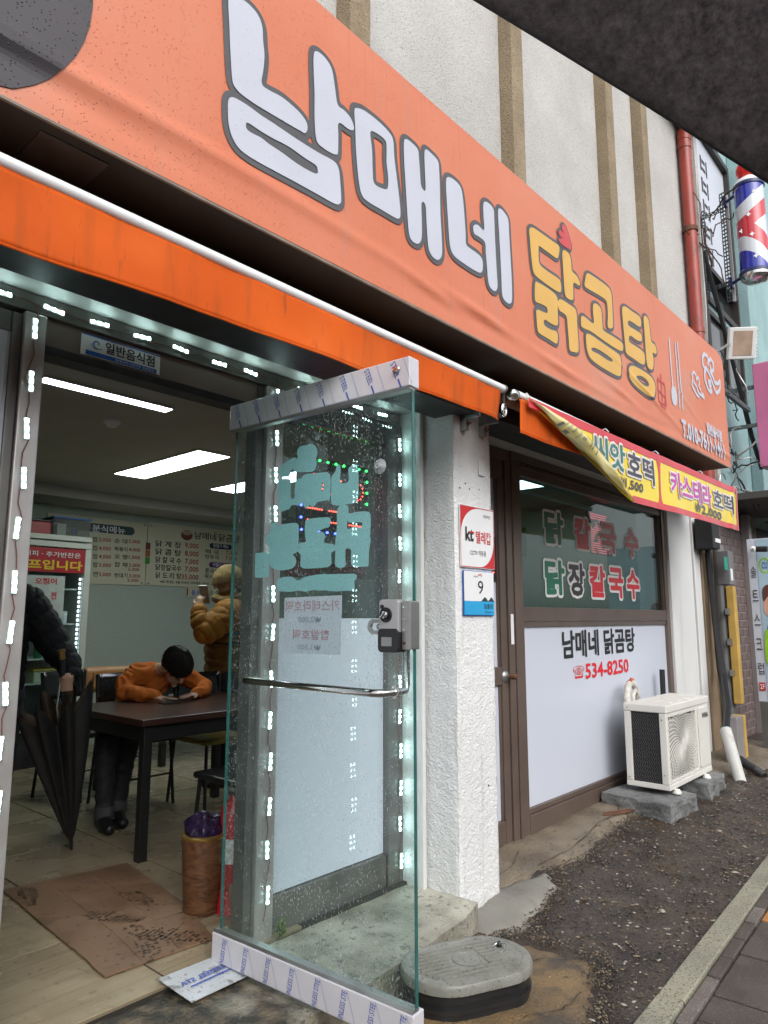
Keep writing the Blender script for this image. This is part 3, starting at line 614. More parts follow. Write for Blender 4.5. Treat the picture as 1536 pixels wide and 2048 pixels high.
# ================================================================ orange sign banner (traced letter outlines, metres on the banner plane)
WHITE=[
([(1.114,3.283),(1.125,3.309),(1.149,3.325),(1.192,3.329),(1.229,3.317),(1.248,3.286),(1.253,3.238),(1.26,3.188),(1.257,3.134),(1.252,3.081),(1.283,3.077),(1.338,3.085),(1.404,3.078),(1.443,3.061),(1.452,3.037),(1.442,3.013),(1.42,3.009),(1.368,3.004),(1.304,2.999),(1.234,2.994),(1.179,2.995),(1.151,3.004),(1.139,3.025),(1.129,3.108),(1.121,3.2)],[]),
([(1.477,3.345),(1.497,3.363),(1.529,3.362),(1.556,3.349),(1.57,3.324),(1.582,3.271),(1.596,3.214),(1.629,3.212),(1.663,3.201),(1.68,3.176),(1.677,3.159),(1.652,3.149),(1.602,3.145),(1.6,3.092),(1.599,3.027),(1.59,3.013),(1.567,3.006),(1.525,3.004),(1.494,3.016),(1.484,3.093),(1.482,3.192),(1.476,3.281)],[]),
([(1.127,2.943),(1.135,2.96),(1.155,2.969),(1.202,2.972),(1.252,2.969),(1.305,2.97),(1.416,2.97),(1.505,2.974),(1.578,2.981),(1.602,2.966),(1.611,2.92),(1.617,2.852),(1.61,2.832),(1.586,2.82),(1.508,2.816),(1.401,2.811),(1.283,2.804),(1.215,2.802),(1.17,2.81),(1.144,2.836),(1.131,2.872),(1.127,2.914)],[[(1.197,2.91),(1.215,2.914),(1.254,2.913),(1.306,2.916),(1.37,2.923),(1.437,2.92),(1.491,2.92),(1.501,2.909),(1.5,2.892),(1.472,2.884),(1.409,2.881),(1.343,2.886),(1.289,2.887),(1.254,2.891),(1.22,2.887),(1.198,2.89)]]),
([(1.683,3.244),(1.699,3.263),(1.743,3.276),(1.816,3.277),(1.879,3.267),(1.905,3.244),(1.911,3.173),(1.928,3.079),(1.941,3.003),(1.946,2.95),(1.937,2.925),(1.904,2.917),(1.829,2.914),(1.757,2.911),(1.722,2.924),(1.705,2.984),(1.692,3.091),(1.688,3.176)],[[(1.77,3.201),(1.792,3.218),(1.848,3.221),(1.864,3.203),(1.864,3.129),(1.873,3.07),(1.87,3.023),(1.848,3.007),(1.793,3.002),(1.784,3.051),(1.78,3.139)]]),
([(1.971,3.271),(1.985,3.296),(2.019,3.3),(2.061,3.292),(2.068,3.256),(2.074,3.201),(2.081,3.137),(2.109,3.131),(2.107,3.218),(2.106,3.301),(2.119,3.323),(2.156,3.323),(2.2,3.312),(2.207,3.27),(2.21,3.191),(2.211,3.072),(2.217,2.977),(2.218,2.899),(2.204,2.866),(2.177,2.851),(2.141,2.858),(2.123,2.888),(2.114,2.98),(2.108,3.063),(2.082,3.061),(2.082,2.984),(2.081,2.917),(2.071,2.885),(2.05,2.867),(2.016,2.866),(1.998,2.891),(1.989,2.97),(1.981,3.078),(1.973,3.177)],[]),
([(2.256,3.249),(2.277,3.277),(2.325,3.284),(2.365,3.273),(2.38,3.234),(2.39,3.155),(2.397,3.065),(2.399,3.015),(2.432,3.008),(2.491,3.007),(2.525,2.995),(2.529,2.954),(2.514,2.926),(2.471,2.916),(2.379,2.915),(2.308,2.921),(2.277,2.953),(2.267,3.048),(2.259,3.155)],[]),
([(2.548,3.282),(2.582,3.304),(2.632,3.295),(2.638,3.248),(2.64,3.161),(2.644,3.054),(2.649,2.959),(2.651,2.911),(2.633,2.881),(2.6,2.877),(2.574,2.899),(2.565,2.969),(2.557,3.039),(2.552,3.09),(2.503,3.096),(2.465,3.095),(2.461,3.13),(2.496,3.151),(2.547,3.147),(2.546,3.216)],[]),
([(2.674,3.303),(2.698,3.325),(2.742,3.318),(2.766,3.295),(2.77,3.218),(2.776,3.108),(2.781,2.999),(2.779,2.899),(2.764,2.866),(2.729,2.859),(2.692,2.878),(2.687,2.963),(2.683,3.092),(2.677,3.199)],[])]
YELLOW=[
([(2.968,3.337),(3.003,3.364),(3.096,3.373),(3.21,3.379),(3.28,3.383),(3.289,3.361),(3.271,3.31),(3.245,3.295),(3.179,3.293),(3.091,3.29),(3.062,3.287),(3.056,3.238),(3.06,3.197),(3.083,3.183),(3.163,3.181),(3.262,3.185),(3.291,3.17),(3.29,3.123),(3.264,3.107),(3.189,3.102),(3.078,3.102),(3.009,3.109),(2.989,3.137),(2.978,3.206),(2.971,3.285)],[]),
([(3.323,3.362),(3.345,3.383),(3.398,3.384),(3.422,3.354),(3.43,3.294),(3.48,3.287),(3.518,3.265),(3.512,3.236),(3.442,3.227),(3.436,3.163),(3.43,3.125),(3.402,3.111),(3.358,3.108),(3.333,3.125),(3.327,3.201),(3.323,3.278),(3.32,3.33)],[]),
([(3.011,3.065),(3.046,3.078),(3.14,3.084),(3.228,3.079),(3.248,3.052),(3.243,2.982),(3.237,2.913),(3.174,2.897),(3.098,2.896),(3.09,2.865),(3.156,2.862),(3.221,2.871),(3.235,2.846),(3.224,2.809),(3.199,2.8),(3.12,2.802),(3.035,2.803),(3.017,2.825),(3.011,2.895),(3.012,2.916),(3.036,2.928),(3.106,2.936),(3.13,2.948),(3.124,2.971),(3.077,2.971),(3.015,2.963),(3.001,2.98)],[]),
([(3.255,3.054),(3.286,3.074),(3.373,3.079),(3.452,3.076),(3.467,3.041),(3.469,2.963),(3.474,2.877),(3.466,2.831),(3.42,2.816),(3.367,2.811),(3.359,2.859),(3.352,2.934),(3.345,2.991),(3.315,3.003),(3.264,3.002),(3.252,3.024)],[]),
([(3.61,3.342),(3.647,3.361),(3.757,3.37),(3.882,3.374),(3.944,3.358),(3.954,3.293),(3.954,3.216),(3.951,3.138),(3.916,3.112),(3.874,3.112),(3.883,3.191),(3.879,3.257),(3.85,3.276),(3.727,3.269),(3.608,3.258),(3.58,3.266),(3.594,3.308)],[]),
([(3.682,3.179),(3.72,3.203),(3.78,3.199),(3.796,3.162),(3.8,3.098),(3.817,3.066),(3.954,3.071),(4.075,3.07),(4.087,3.034),(4.057,3.011),(3.946,3.002),(3.779,3.002),(3.641,3.005),(3.527,2.995),(3.517,3.027),(3.523,3.056),(3.562,3.069),(3.676,3.066),(3.678,3.122)],[]),
([(3.574,2.961),(3.61,2.981),(3.717,2.983),(3.859,2.98),(3.987,2.98),(4.04,2.967),(4.044,2.906),(4.033,2.85),(3.98,2.831),(3.842,2.826),(3.701,2.828),(3.615,2.84),(3.581,2.874),(3.572,2.92)],[[(3.637,2.904),(3.691,2.92),(3.812,2.924),(3.915,2.917),(3.913,2.902),(3.849,2.893),(3.728,2.895),(3.649,2.89)]]),
([(4.105,3.307),(4.154,3.336),(4.261,3.341),(4.384,3.346),(4.411,3.318),(4.395,3.28),(4.336,3.268),(4.239,3.264),(4.19,3.25),(4.193,3.221),(4.282,3.225),(4.393,3.229),(4.41,3.203),(4.386,3.175),(4.31,3.162),(4.226,3.161),(4.193,3.146),(4.196,3.112),(4.303,3.114),(4.414,3.112),(4.44,3.083),(4.428,3.033),(4.376,3.016),(4.242,3.016),(4.137,3.02),(4.121,3.074),(4.11,3.17),(4.104,3.247)],[]),
([(4.458,3.366),(4.505,3.39),(4.547,3.374),(4.56,3.314),(4.574,3.233),(4.64,3.227),(4.662,3.19),(4.644,3.163),(4.584,3.156),(4.596,3.112),(4.577,3.043),(4.529,3.022),(4.479,3.032),(4.463,3.095),(4.46,3.198),(4.458,3.292)],[]),
([(4.16,2.923),(4.211,2.96),(4.333,2.974),(4.484,2.976),(4.572,2.958),(4.6,2.913),(4.569,2.847),(4.487,2.822),(4.362,2.827),(4.231,2.844),(4.165,2.875)],[[(4.288,2.913),(4.376,2.932),(4.463,2.924),(4.485,2.899),(4.432,2.88),(4.344,2.878),(4.285,2.893)]])]
COMB=[(3.33,3.52),(3.349,3.538),(3.379,3.533),(3.4,3.506),(3.415,3.476),(3.43,3.447),(3.419,3.415),(3.383,3.407),(3.338,3.404),(3.299,3.404),(3.283,3.42),(3.315,3.438),(3.342,3.445),(3.299,3.444),(3.283,3.464),(3.31,3.484),(3.345,3.482),(3.325,3.5)]
STAMP=[(4.657,2.985),(4.783,2.991),(4.799,2.834),(4.66,2.833)]
SPOON=[(4.936,3.362),(4.945,3.011)]
BOWL=[(4.921,2.994),(4.955,3.016),(4.996,3.013),(5.022,2.969),(5.015,2.917),(4.981,2.876),(4.937,2.877),(4.911,2.914),(4.909,2.958)]
STICKS=[[(5.059,3.371),(5.067,2.883)],[(5.111,3.387),(5.13,2.886)]]
CLOUD_BIG=[[(5.778,3.381),(5.739,3.36),(5.693,3.387),(5.696,3.447),(5.749,3.489),(5.826,3.496),(5.848,3.46),(5.835,3.427)],[(5.848,3.46),(5.923,3.497),(5.979,3.477),(5.971,3.414),(5.914,3.388),(5.891,3.422)],[(5.778,3.381),(5.723,3.326),(5.723,3.258),(5.784,3.205),(5.84,3.19),(5.874,3.208),(5.836,3.238),(5.813,3.272),(5.862,3.289),(5.87,3.257)],[(5.791,3.375),(5.872,3.337),(5.934,3.273),(5.999,3.224),(6.086,3.261),(6.13,3.313),(6.136,3.366),(6.069,3.323),(5.987,3.307),(5.936,3.354),(5.882,3.38)]]
CLOUD_SMALL=[[(5.404,3.184),(5.398,3.219),(5.445,3.256),(5.497,3.246),(5.503,3.21)],[(5.503,3.21),(5.55,3.241),(5.571,3.209),(5.548,3.165),(5.586,3.146)],[(5.404,3.184),(5.38,3.131),(5.428,3.106),(5.477,3.081),(5.53,3.075)],[(5.428,3.171),(5.491,3.15),(5.524,3.111),(5.605,3.103),(5.66,3.097),(5.658,3.116),(5.61,3.128)]]
DOORSTICK=[
([(0.24,1.936),(0.247,1.952),(0.268,1.967),(0.287,1.974),(0.308,1.98),(0.329,1.983),(0.345,1.975),(0.341,1.998),(0.346,2.016),(0.364,2.023),(0.39,2.021),(0.405,2.024),(0.425,2.019),(0.44,2.006),(0.447,1.99),(0.444,1.972),(0.439,1.961),(0.444,1.946),(0.439,1.928),(0.427,1.917),(0.402,1.917),(0.367,1.921),(0.341,1.926),(0.32,1.939),(0.309,1.938),(0.307,1.923),(0.297,1.913),(0.278,1.914),(0.256,1.918)],[]),
([(0.518,1.853),(0.518,1.882),(0.537,1.901),(0.543,1.921),(0.557,1.925),(0.562,1.904),(0.563,1.858),(0.6,1.857),(0.599,1.9),(0.615,1.913),(0.633,1.914),(0.645,1.894),(0.647,1.824),(0.643,1.79),(0.623,1.776),(0.596,1.777),(0.564,1.774),(0.536,1.778),(0.519,1.79)],[]),
([(0.334,1.875),(0.342,1.894),(0.367,1.899),(0.382,1.91),(0.428,1.908),(0.467,1.906),(0.511,1.893),(0.512,1.807),(0.498,1.8),(0.45,1.798),(0.442,1.789),(0.425,1.782),(0.41,1.793),(0.4,1.781),(0.385,1.784),(0.377,1.801),(0.359,1.803),(0.349,1.795),(0.334,1.8),(0.313,1.799),(0.308,1.788),(0.287,1.784),(0.266,1.781),(0.25,1.788),(0.243,1.832),(0.241,1.901),(0.257,1.908),(0.294,1.904),(0.309,1.895),(0.312,1.829),(0.332,1.827),(0.332,1.853)],[[(0.473,1.867),(0.478,1.867),(0.479,1.836),(0.473,1.837)]]),
([(0.546,1.744),(0.55,1.764),(0.564,1.775),(0.587,1.775),(0.601,1.763),(0.603,1.742),(0.633,1.744),(0.668,1.743),(0.692,1.739),(0.701,1.726),(0.702,1.689),(0.699,1.656),(0.703,1.645),(0.699,1.622),(0.695,1.603),(0.693,1.556),(0.682,1.552),(0.639,1.553),(0.619,1.558),(0.614,1.577),(0.614,1.613),(0.589,1.616),(0.589,1.575),(0.59,1.558),(0.572,1.552),(0.549,1.556),(0.54,1.567),(0.541,1.608),(0.54,1.643),(0.547,1.695),(0.547,1.723)],[[(0.596,1.718),(0.608,1.709),(0.66,1.706),(0.66,1.689),(0.624,1.692),(0.597,1.687)]]),
([(0.388,1.707),(0.392,1.733),(0.411,1.74),(0.47,1.739),(0.509,1.736),(0.518,1.722),(0.509,1.701),(0.49,1.699),(0.459,1.691),(0.437,1.686),(0.452,1.688),(0.476,1.686),(0.491,1.671),(0.486,1.647),(0.52,1.641),(0.541,1.633),(0.539,1.615),(0.522,1.606),(0.523,1.571),(0.511,1.56),(0.474,1.557),(0.401,1.557),(0.376,1.562),(0.368,1.575),(0.37,1.608),(0.354,1.623),(0.358,1.652),(0.394,1.655),(0.39,1.678)],[]),
([(0.175,1.683),(0.188,1.697),(0.202,1.7),(0.203,1.73),(0.214,1.742),(0.241,1.74),(0.249,1.726),(0.279,1.731),(0.336,1.731),(0.354,1.723),(0.357,1.703),(0.357,1.655),(0.354,1.623),(0.329,1.612),(0.345,1.598),(0.345,1.576),(0.325,1.561),(0.274,1.556),(0.231,1.563),(0.209,1.576),(0.2,1.61),(0.198,1.655),(0.178,1.667)],[]),
([(0.121,1.625),(0.13,1.63),(0.191,1.627),(0.199,1.613),(0.202,1.542),(0.189,1.534),(0.134,1.534),(0.123,1.545)],[]),
([(0.248,1.519),(0.274,1.529),(0.326,1.53),(0.357,1.515),(0.392,1.526),(0.455,1.533),(0.521,1.532),(0.612,1.53),(0.639,1.526),(0.641,1.512),(0.63,1.504),(0.631,1.473),(0.595,1.472),(0.541,1.471),(0.494,1.476),(0.466,1.475),(0.437,1.479),(0.398,1.473),(0.363,1.479),(0.328,1.475),(0.287,1.477),(0.255,1.482)],[])]
YB = 1.65
BP = facade(YB)
def zb(x): return 2.588 + 0.0085 * (x - 0.5)
def zt(x): return 3.562 + 0.0125 * (x - 0.5)
m_orange = M('banner_orange', (0.66, 0.225, 0.125), 0.38, vs=1.2, col2=(0.62, 0.165, 0.075), th=(0.3, 0.7), bump=0.0004, bs=900)
speck(m_orange, 2.2, (0.52, 0.22, 0.14), 0.58, 0.75, 0.45, stretch=(5, 1, 0.7)); speck(m_orange, 3, (0.40, 0.12, 0.07), 0.60, 0.78, 0.35, stretch=(14, 1, 0.5)); speck(m_orange, 1.2, (0.50, 0.24, 0.17), 0.56, 0.72, 0.4); drops(m_orange, 130, 0.0045, 0.25, 0.34)
m_bwhite = drops(M('banner_white', (0.54, 0.56, 0.64), 0.42, var=0.03, vs=3), 105, 0.003, 0.2, 0.3)
m_bgrey = drops(M('banner_grey', (0.085, 0.085, 0.093), 0.42, var=0.06, vs=6), 105, 0.004, 0.22, 0.4)
m_byell = drops(M('banner_yellow', (0.68, 0.40, 0.09), 0.42, var=0.04, vs=4), 105, 0.003, 0.2, 0.3)
m_bred = M('banner_red', (0.55, 0.06, 0.065), 0.42, var=0.06)
m_bowl = drops(M('banner_bowl_print', (0.058, 0.05, 0.058), 0.4, vs=2, col2=(0.038, 0.034, 0.04)), 105, 0.005, 0.25, 0.5)
def fold(x, z):
    """how far the cloth stands out from its frame: long sagging wrinkles low down, slight billow above"""
    h = z - zb(x); t = 0.0025 * math.sin(x * 1.7 + z * 2)
    c1 = 0.135 - 0.012 * x + 0.03 * math.sin(x * 1.3); t += 0.010 * math.exp(-((h - c1) / 0.022) ** 2) * (0.4 + 0.6 * max(0, math.sin(x * 1.1 + 0.8)))
    c2 = 0.075 + 0.02 * math.sin(x * 2.3 + 1); t -= 0.006 * math.exp(-((h - c2) / 0.03) ** 2) * (0.5 + 0.5 * math.sin(x * 2.9))
    for cx, ch, w, s, a in ((2.55, 0.115, 0.24, -0.10, 0.011), (2.15, 0.10, 0.2, -0.13, 0.007), (4.05, 0.12, 0.22, -0.12, 0.012), (3.25, 0.07, 0.2, -0.08, 0.009), (4.6, 0.19, 0.5, -0.2, 0.010), (5.25, 0.32, 0.25, -0.32, 0.007), (3.0, 0.10, 0.7, -0.06, 0.006)):
        dx = x - cx
        if abs(dx) < 2.5 * w: t += a * math.exp(-(dx / w) ** 2) * math.exp(-((h - ch - s * dx) / 0.017) ** 2)
    if z > zt(x) - 0.15: t -= 0.004 * sm((z - zt(x) + 0.15) / 0.15)
    return t + 0.006
sign = thing('shop_sign_banner', 'long orange fabric shop sign with big white and yellow Korean lettering', 'sign', (2.5, 1.65, 2.6))
NX, NZ = 520, 64
def sheet(u, v):
    x = -1.0 + 7.27 * u; z0, z1 = zb(x), zt(x)
    if x > 6.10: z1 -= 0.05 * ((x - 6.10) / 0.17) ** 2
    z = z0 + (z1 - z0) * v; return BP(x, z, fold(x, z))
MB().grid(sheet, NX, NZ).build('cloth', m_orange, sign, smooth=True, angle=180)
# bowl print at the left end
bpoly = [(x, max(z, zb(x) + 0.012)) for x, z in ellipse(0.267, 2.96, 0.434, 0.434, 48)]
flat([(bpoly, [])], 0, 0.012, BP, m_bowl, sign, 'bowl_print', 0.003, fn=fold, k=1)
m_bowlhl = M('bowl_highlight', (0.22, 0.17, 0.19), 0.45, var=0.1)
flat([], 0, 0.006, BP, m_bowlhl, sign, 'bowl_print_rim', 0.0055, strokes=[([(0.0, 2.80), (0.3, 2.80), (0.45, 2.84), (0.58, 2.93), (0.63, 3.02)], 0.008)], fn=fold)
for nm, L, mat in (('white', WHITE, m_bwhite), ('yellow', YELLOW, m_byell)):
    groups = [[0, 1, 2], [3, 4], [5, 6, 7]] if nm == 'white' else [[0, 1, 2, 3], [4, 5, 6], [7, 8, 9]]
    for gi, g in enumerate(groups):
        sh = [L[i] for i in g]
        a = flat(sh, 0.021 if nm == 'white' else 0.019, 0.006, BP, m_bgrey, sign, 'letter_outline', 0.003 + 0.0003 * gi, fn=fold)
        flat(sh, 0.0, 0.006, BP, mat, a, 'letter', 0.0055, fn=fold)
a = flat([(COMB, [])], 0.014, 0.006, BP, m_bgrey, sign, 'comb_outline', 0.0045, fn=fold); flat([(COMB, [])], 0, 0.005, BP, m_bred, a, 'chicken_comb', 0.007, fn=fold)
st = STAMP + [STAMP[0]]
cx = sum(p[0] for p in STAMP) / 4; cz = sum(p[1] for p in STAMP) / 4
flat([], 0, 0.004, BP, m_bred, sign, 'seal_mark', 0.0035, strokes=[(st, 0.006), ([(cx - 0.06, cz + 0.09), (cx + 0.06, cz + 0.07)], 0.006), ([(cx, cz + 0.13), (cx, cz - 0.06)], 0.006), ([(cx - 0.05, cz - 0.0), (cx + 0.06, cz - 0.02)], 0.006), ([(cx - 0.05, cz - 0.1), (cx + 0.05, cz - 0.11), (cx + 0.05, cz - 0.05)], 0.006)], fn=fold)
flat([(BOWL, [])], 0, 0.005, BP, m_bwhite, sign, 'spoon_print', 0.0035, strokes=[(SPOON, 0.011)], fn=fold)
for s_ in STICKS: flat([], 0, 0.005, BP, m_bwhite, sign, 'chopstick_print', 0.0035, strokes=[(s_, 0.010)], fn=fold)
flat([], 0, 0.005, BP, m_bwhite, sign, 'cloud_print', 0.0035, strokes=[(s_, 0.017) for s_ in CLOUD_BIG], fn=fold)
flat([], 0, 0.005, BP, m_bwhite, sign, 'cloud_print', 0.0035, strokes=[(s_, 0.012) for s_ in CLOUD_SMALL], fn=fold)
fat_text('일반음식점', (5.655, 2.812, 6.05, 2.908), BP, m_bwhite, sign, 'lettering', 0.0045, 0.007, 0.004, fn=fold)
fat_text('T.010-7611-1411', (5.07, 2.668, 6.09, 2.805), BP, m_bwhite, sign, 'lettering', 0.007, 0.007, 0.005, fn=fold)
# steel box that carries the cloth
MB().add([(-1.0, 1.66, zb(-1)), (6.26, 1.66, zb(6.26)), (6.26, 2.349, zb(6.26) + 0.004), (-1.0, 2.349, zb(-1) + 0.004), (-1.0, 1.66, zt(-1) - 0.01), (6.26, 1.66, zt(6.2) - 0.07), (6.26, 2.349, zt(6.2) - 0.07), (-1.0, 2.349, zt(-1) - 0.01)],
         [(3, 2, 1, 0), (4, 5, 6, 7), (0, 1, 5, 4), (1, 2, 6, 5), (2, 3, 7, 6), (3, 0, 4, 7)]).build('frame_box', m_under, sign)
m_hem = M('banner_hem', (0.33, 0.28, 0.23), 0.5, var=0.2, vs=10)
MB().tube([(-1.0, 1.648, zb(-1) - 0.004), (2.5, 1.648, zb(2.5) - 0.004), (6.30, 1.648, zb(6.3) - 0.004)], 0.0065, 6).build('bottom_batten', m_hem, sign)
for k in range(14):
    x = 0.2 + k * 0.45; MB().lathe((x, 1.84 + 0.02 * (k % 3), zb(x) + 0.001), [(0.006, 0), (0.006, 0.004), (0, 0.005)], 7, (0, 0, -1)).build('screw', m_print_k, sign)
MB().box(0.62, 0.80, 1.70, 2.2, zb(0.7) - 0.004, zb(0.7) + 0.002).build('underside_patch', m_alud, sign)

# ================================================================ awnings
m_awn = M('awning_orange', (0.66, 0.11, 0.010), 0.6, vs=2.2, col2=(0.54, 0.08, 0.007), bump=0.0005, bs=700, spec=0.15)
speck(m_awn, 4, (0.32, 0.07, 0.014), 0.54, 0.74, 0.6, stretch=(4, 4, 0.5)); speck(m_awn, 2, (0.66, 0.15, 0.03), 0.55, 0.75, 0.5); speck(m_awn, 34, (0.25, 0.06, 0.02), 0.66, 0.74, 0.6, stretch=(1.5, 1.5, 0.3)); drops(m_awn, 120, 0.002, 0.16, 0.12)
m_awn_shade = M('awning_cloth_shaded', (0.33, 0.13, 0.06), 0.7, vs=3, var=0.3, bump=0.001, bs=200)  # awning orange browned and darkened: shade under the sign put into the colour
m_tubew = M('roller_tube_white', (0.80, 0.81, 0.82), 0.3, var=0.06, vs=4)
def awning(name, label, x0, x1, vlow, seed):
    t = thing(name, label, 'awning', (x0, 1.70, 2.45), 'rolled-up orange awnings under the sign')
    ends = [(x0, 1.70, 2.461), ((x0 + x1) / 2, 1.70, 2.458), (x1, 1.70, 2.456)]
    MB().tube(ends, 0.019, 16).build('front_bar', m_tubew, t, smooth=True)
    MB().tube([(x1, 1.70, 2.456), (x1 + 0.012, 1.70, 2.456)], 0.022, 14).build('end_cap', m_steel, t, smooth=True)
    def val(u, v):
        x = x0 + 0.02 + (x1 - x0 - 0.05) * u; zt_ = 2.444; z0 = vlow(x); z = zt_ + (z0 - zt_) * v
        wv = 0.010 * v * math.sin(x * 3.1 + seed) + 0.005 * v * math.sin(x * 9.7 + seed * 2) + 0.004 * nz(x, z, 8, seed)
        endcurl = 0.03 * v * math.exp(-((x1 - x) / 0.08) ** 2)
        return (x + endcurl * 0.35, 1.693 + wv + endcurl, z)
    MB().grid(val, 150, 12).build('valance', m_awn, t, smooth=True, angle=180, solid=0.002)
    MB().tube([val(i / 60, 1.0) for i in range(61)], 0.004, 6).build('hem', m_awn, t, smooth=True)
    MB().grid(lambda u, v: (x0 + (x1 - x0) * u, 1.70 + 0.16 * v, 2.478 + 0.06 * v - 0.006 * math.sin(v * 3.14)), 40, 4).build('cloth', m_awn_shade, t, smooth=True, solid=0.002)
    MB().tube([(x0, 1.885, 2.53), (x1 - 0.05, 1.885, 2.53)], 0.04, 14).build('cloth_roll', m_awn_shade, t, smooth=True)
    return t
aw = awning('awning', 'orange awning valance over the glass door, hung from a white bar', -0.9, 2.767, lambda x: 2.266 + 0.026 * max(-0.5, x - 1.17), 1.0)
MB().tube([(2.787, 1.71, 2.443), (2.789, 1.71, 2.39)], 0.008, 8).build('crank_stem', m_cable, aw)
MB().tube([(2.791 + 0.016 * math.cos(a), 1.71, 2.36 + 0.028 * math.sin(a)) for a in [i * 0.5236 for i in range(13)]], 0.007, 8).build('crank_ring', m_chrome, aw, smooth=True)
aw2 = awning('awning', 'shorter orange awning behind the yellow price banner, left end hanging free', 2.89, 6.50, lambda x: 2.272 + 0.012 * (x - 2.89), 4.0)
MB().lathe((2.862, 1.70, 2.45), [(0.0, -0.035), (0.02, -0.033), (0.029, -0.02), (0.031, 0.0), (0.027, 0.02), (0.016, 0.03), (0.016, 0.06)], 18, (1, 0, 0)).build('end_knob', m_chrome, aw2, smooth=True, angle=60)

# ---------------------------------------------------------------- yellow price banner tied to the second awning
m_vy = M('vinyl_yellow', (0.82, 0.64, 0.02), 0.25, vs=2.5, col2=(0.80, 0.58, 0.02), spec=0.6)
m_vr = M('vinyl_red', (0.60, 0.02, 0.035), 0.25, var=0.05, spec=0.6)
m_vback = M('vinyl_back', (0.72, 0.66, 0.36), 0.35, vs=6, col2=(0.70, 0.58, 0.2))
m_vgrn = M('vinyl_green', (0.02, 0.16, 0.12), 0.3, var=0.05); m_vdk = M('vinyl_dark', (0.03, 0.028, 0.05), 0.3, var=0.05); m_vmag = M('vinyl_magenta', (0.52, 0.03, 0.36), 0.3, var=0.05)
m_vpale = M('vinyl_pale', (0.72, 0.70, 0.66), 0.3, var=0.03)
yb = thing('price_banner', 'yellow vinyl banner with red border and pancake prices, left corner folded over', 'banner', (4.7, 1.66, 2.4))
YP = facade(1.667)
def ytop(x): return 2.449 + 0.010 * (x - 2.93)
def ybot(x): return 2.086 + 0.016 * (x - 4.16)
def yfold(a, b): return 0.012 * math.sin(a * 2.7) * (ytop(a) - b) * 2.2 + 0.006 * nz(a, b, 5, 2) + 0.010 * math.exp(-((a - 6.35 + (ytop(a) - b) * 0.3) / 0.05) ** 2)
YL, YR_ = 2.947, 6.478
def ydiag(x):     # lower edge of the flat part: the fold runs up to the left
    return ybot(x) if x >= 4.193 else ybot(4.193) + (4.193 - x) * (2.428 - 2.086) / (4.193 - 2.947)
q = MB(); q.grid(lambda u, v: (lambda x: YP(x, ydiag(x) + (ytop(x) - ydiag(x)) * v, yfold(x, ydiag(x) + (ytop(x) - ydiag(x)) * v)))(YL + (YR_ - YL) * u), 220, 14)
q.build('sheet', m_vy, yb, smooth=True, angle=180, solid=0.0012)
def yband(name, mat, f0, f1, x0, x1, d):
    return MB().grid(lambda u, v: (lambda x: YP(x, f0(x) + (f1(x) - f0(x)) * v, d + yfold(x, f0(x) + (f1(x) - f0(x)) * v)))(x0 + (x1 - x0) * u), 120, 2).build(name, mat, yb, smooth=True, angle=180)
yband('border_top', m_vr, lambda x: ytop(x) - 0.047, lambda x: ytop(x) + 0.001, YL, YR_, 0.003)
yband('border_bottom', m_vr, lambda x: ybot(x), lambda x: ybot(x) + 0.042, 4.2, YR_, 0.003)
flat([([(4.613, 2.437), (4.684, 2.437), (4.67, 2.362), (4.665, 2.249), (4.68, 2.154), (4.741, 2.107), (4.59, 2.107), (4.632, 2.154), (4.637, 2.249), (4.632, 2.362)], [])], 0, 0.008, YP, m_vr, yb, 'border_divider', 0.0035, fn=yfold)
yband('border_end', m_vr, lambda x: ybot(x), lambda x: ytop(x), 6.436, YR_, 0.0045)
def ytext(s, box, mat, grow):
    a, b, c, e = box
    fat_text(s, (a - 0.014, b - 0.014, c + 0.014, e + 0.014), YP, m_vpale, yb, 'lettering_halo', grow + 0.014, 0.006, 0.004, fn=yfold); fat_text(s, box, YP, mat, yb, 'lettering', grow, 0.009, 0.004, fn=yfold)
ytext('앗', (3.87, 2.25, 4.08, 2.414), m_vgrn, 0.004); ytext('씨', (3.63, 2.27, 3.84, 2.414), m_vgrn, 0.004); ytext('호떡', (4.12, 2.235, 4.55, 2.404), m_vdk, 0.004)
fat_text('1,500', (4.09, 2.155, 4.36, 2.222), YP, m_vdk, yb, 'lettering', 0.002, 0.0065, 0.004, fn=yfold); fat_text('₩', (4.0, 2.16, 4.075, 2.222), YP, m_vdk, yb, 'lettering', 0.001, 0.0065, 0.003, fn=yfold)
ytext('카스테라', (4.845, 2.22, 5.72, 2.394), m_vmag, 0.004); ytext('호떡', (5.78, 2.24, 6.29, 2.394), m_vdk, 0.003)
fat_text('2,000', (5.46, 2.148, 5.98, 2.224), YP, m_vdk, yb, 'lettering', 0.003, 0.0065, 0.004, fn=yfold); fat_text('₩', (5.32, 2.156, 5.44, 2.224), YP, m_vdk, yb, 'lettering', 0.001, 0.0065, 0.003, fn=yfold)
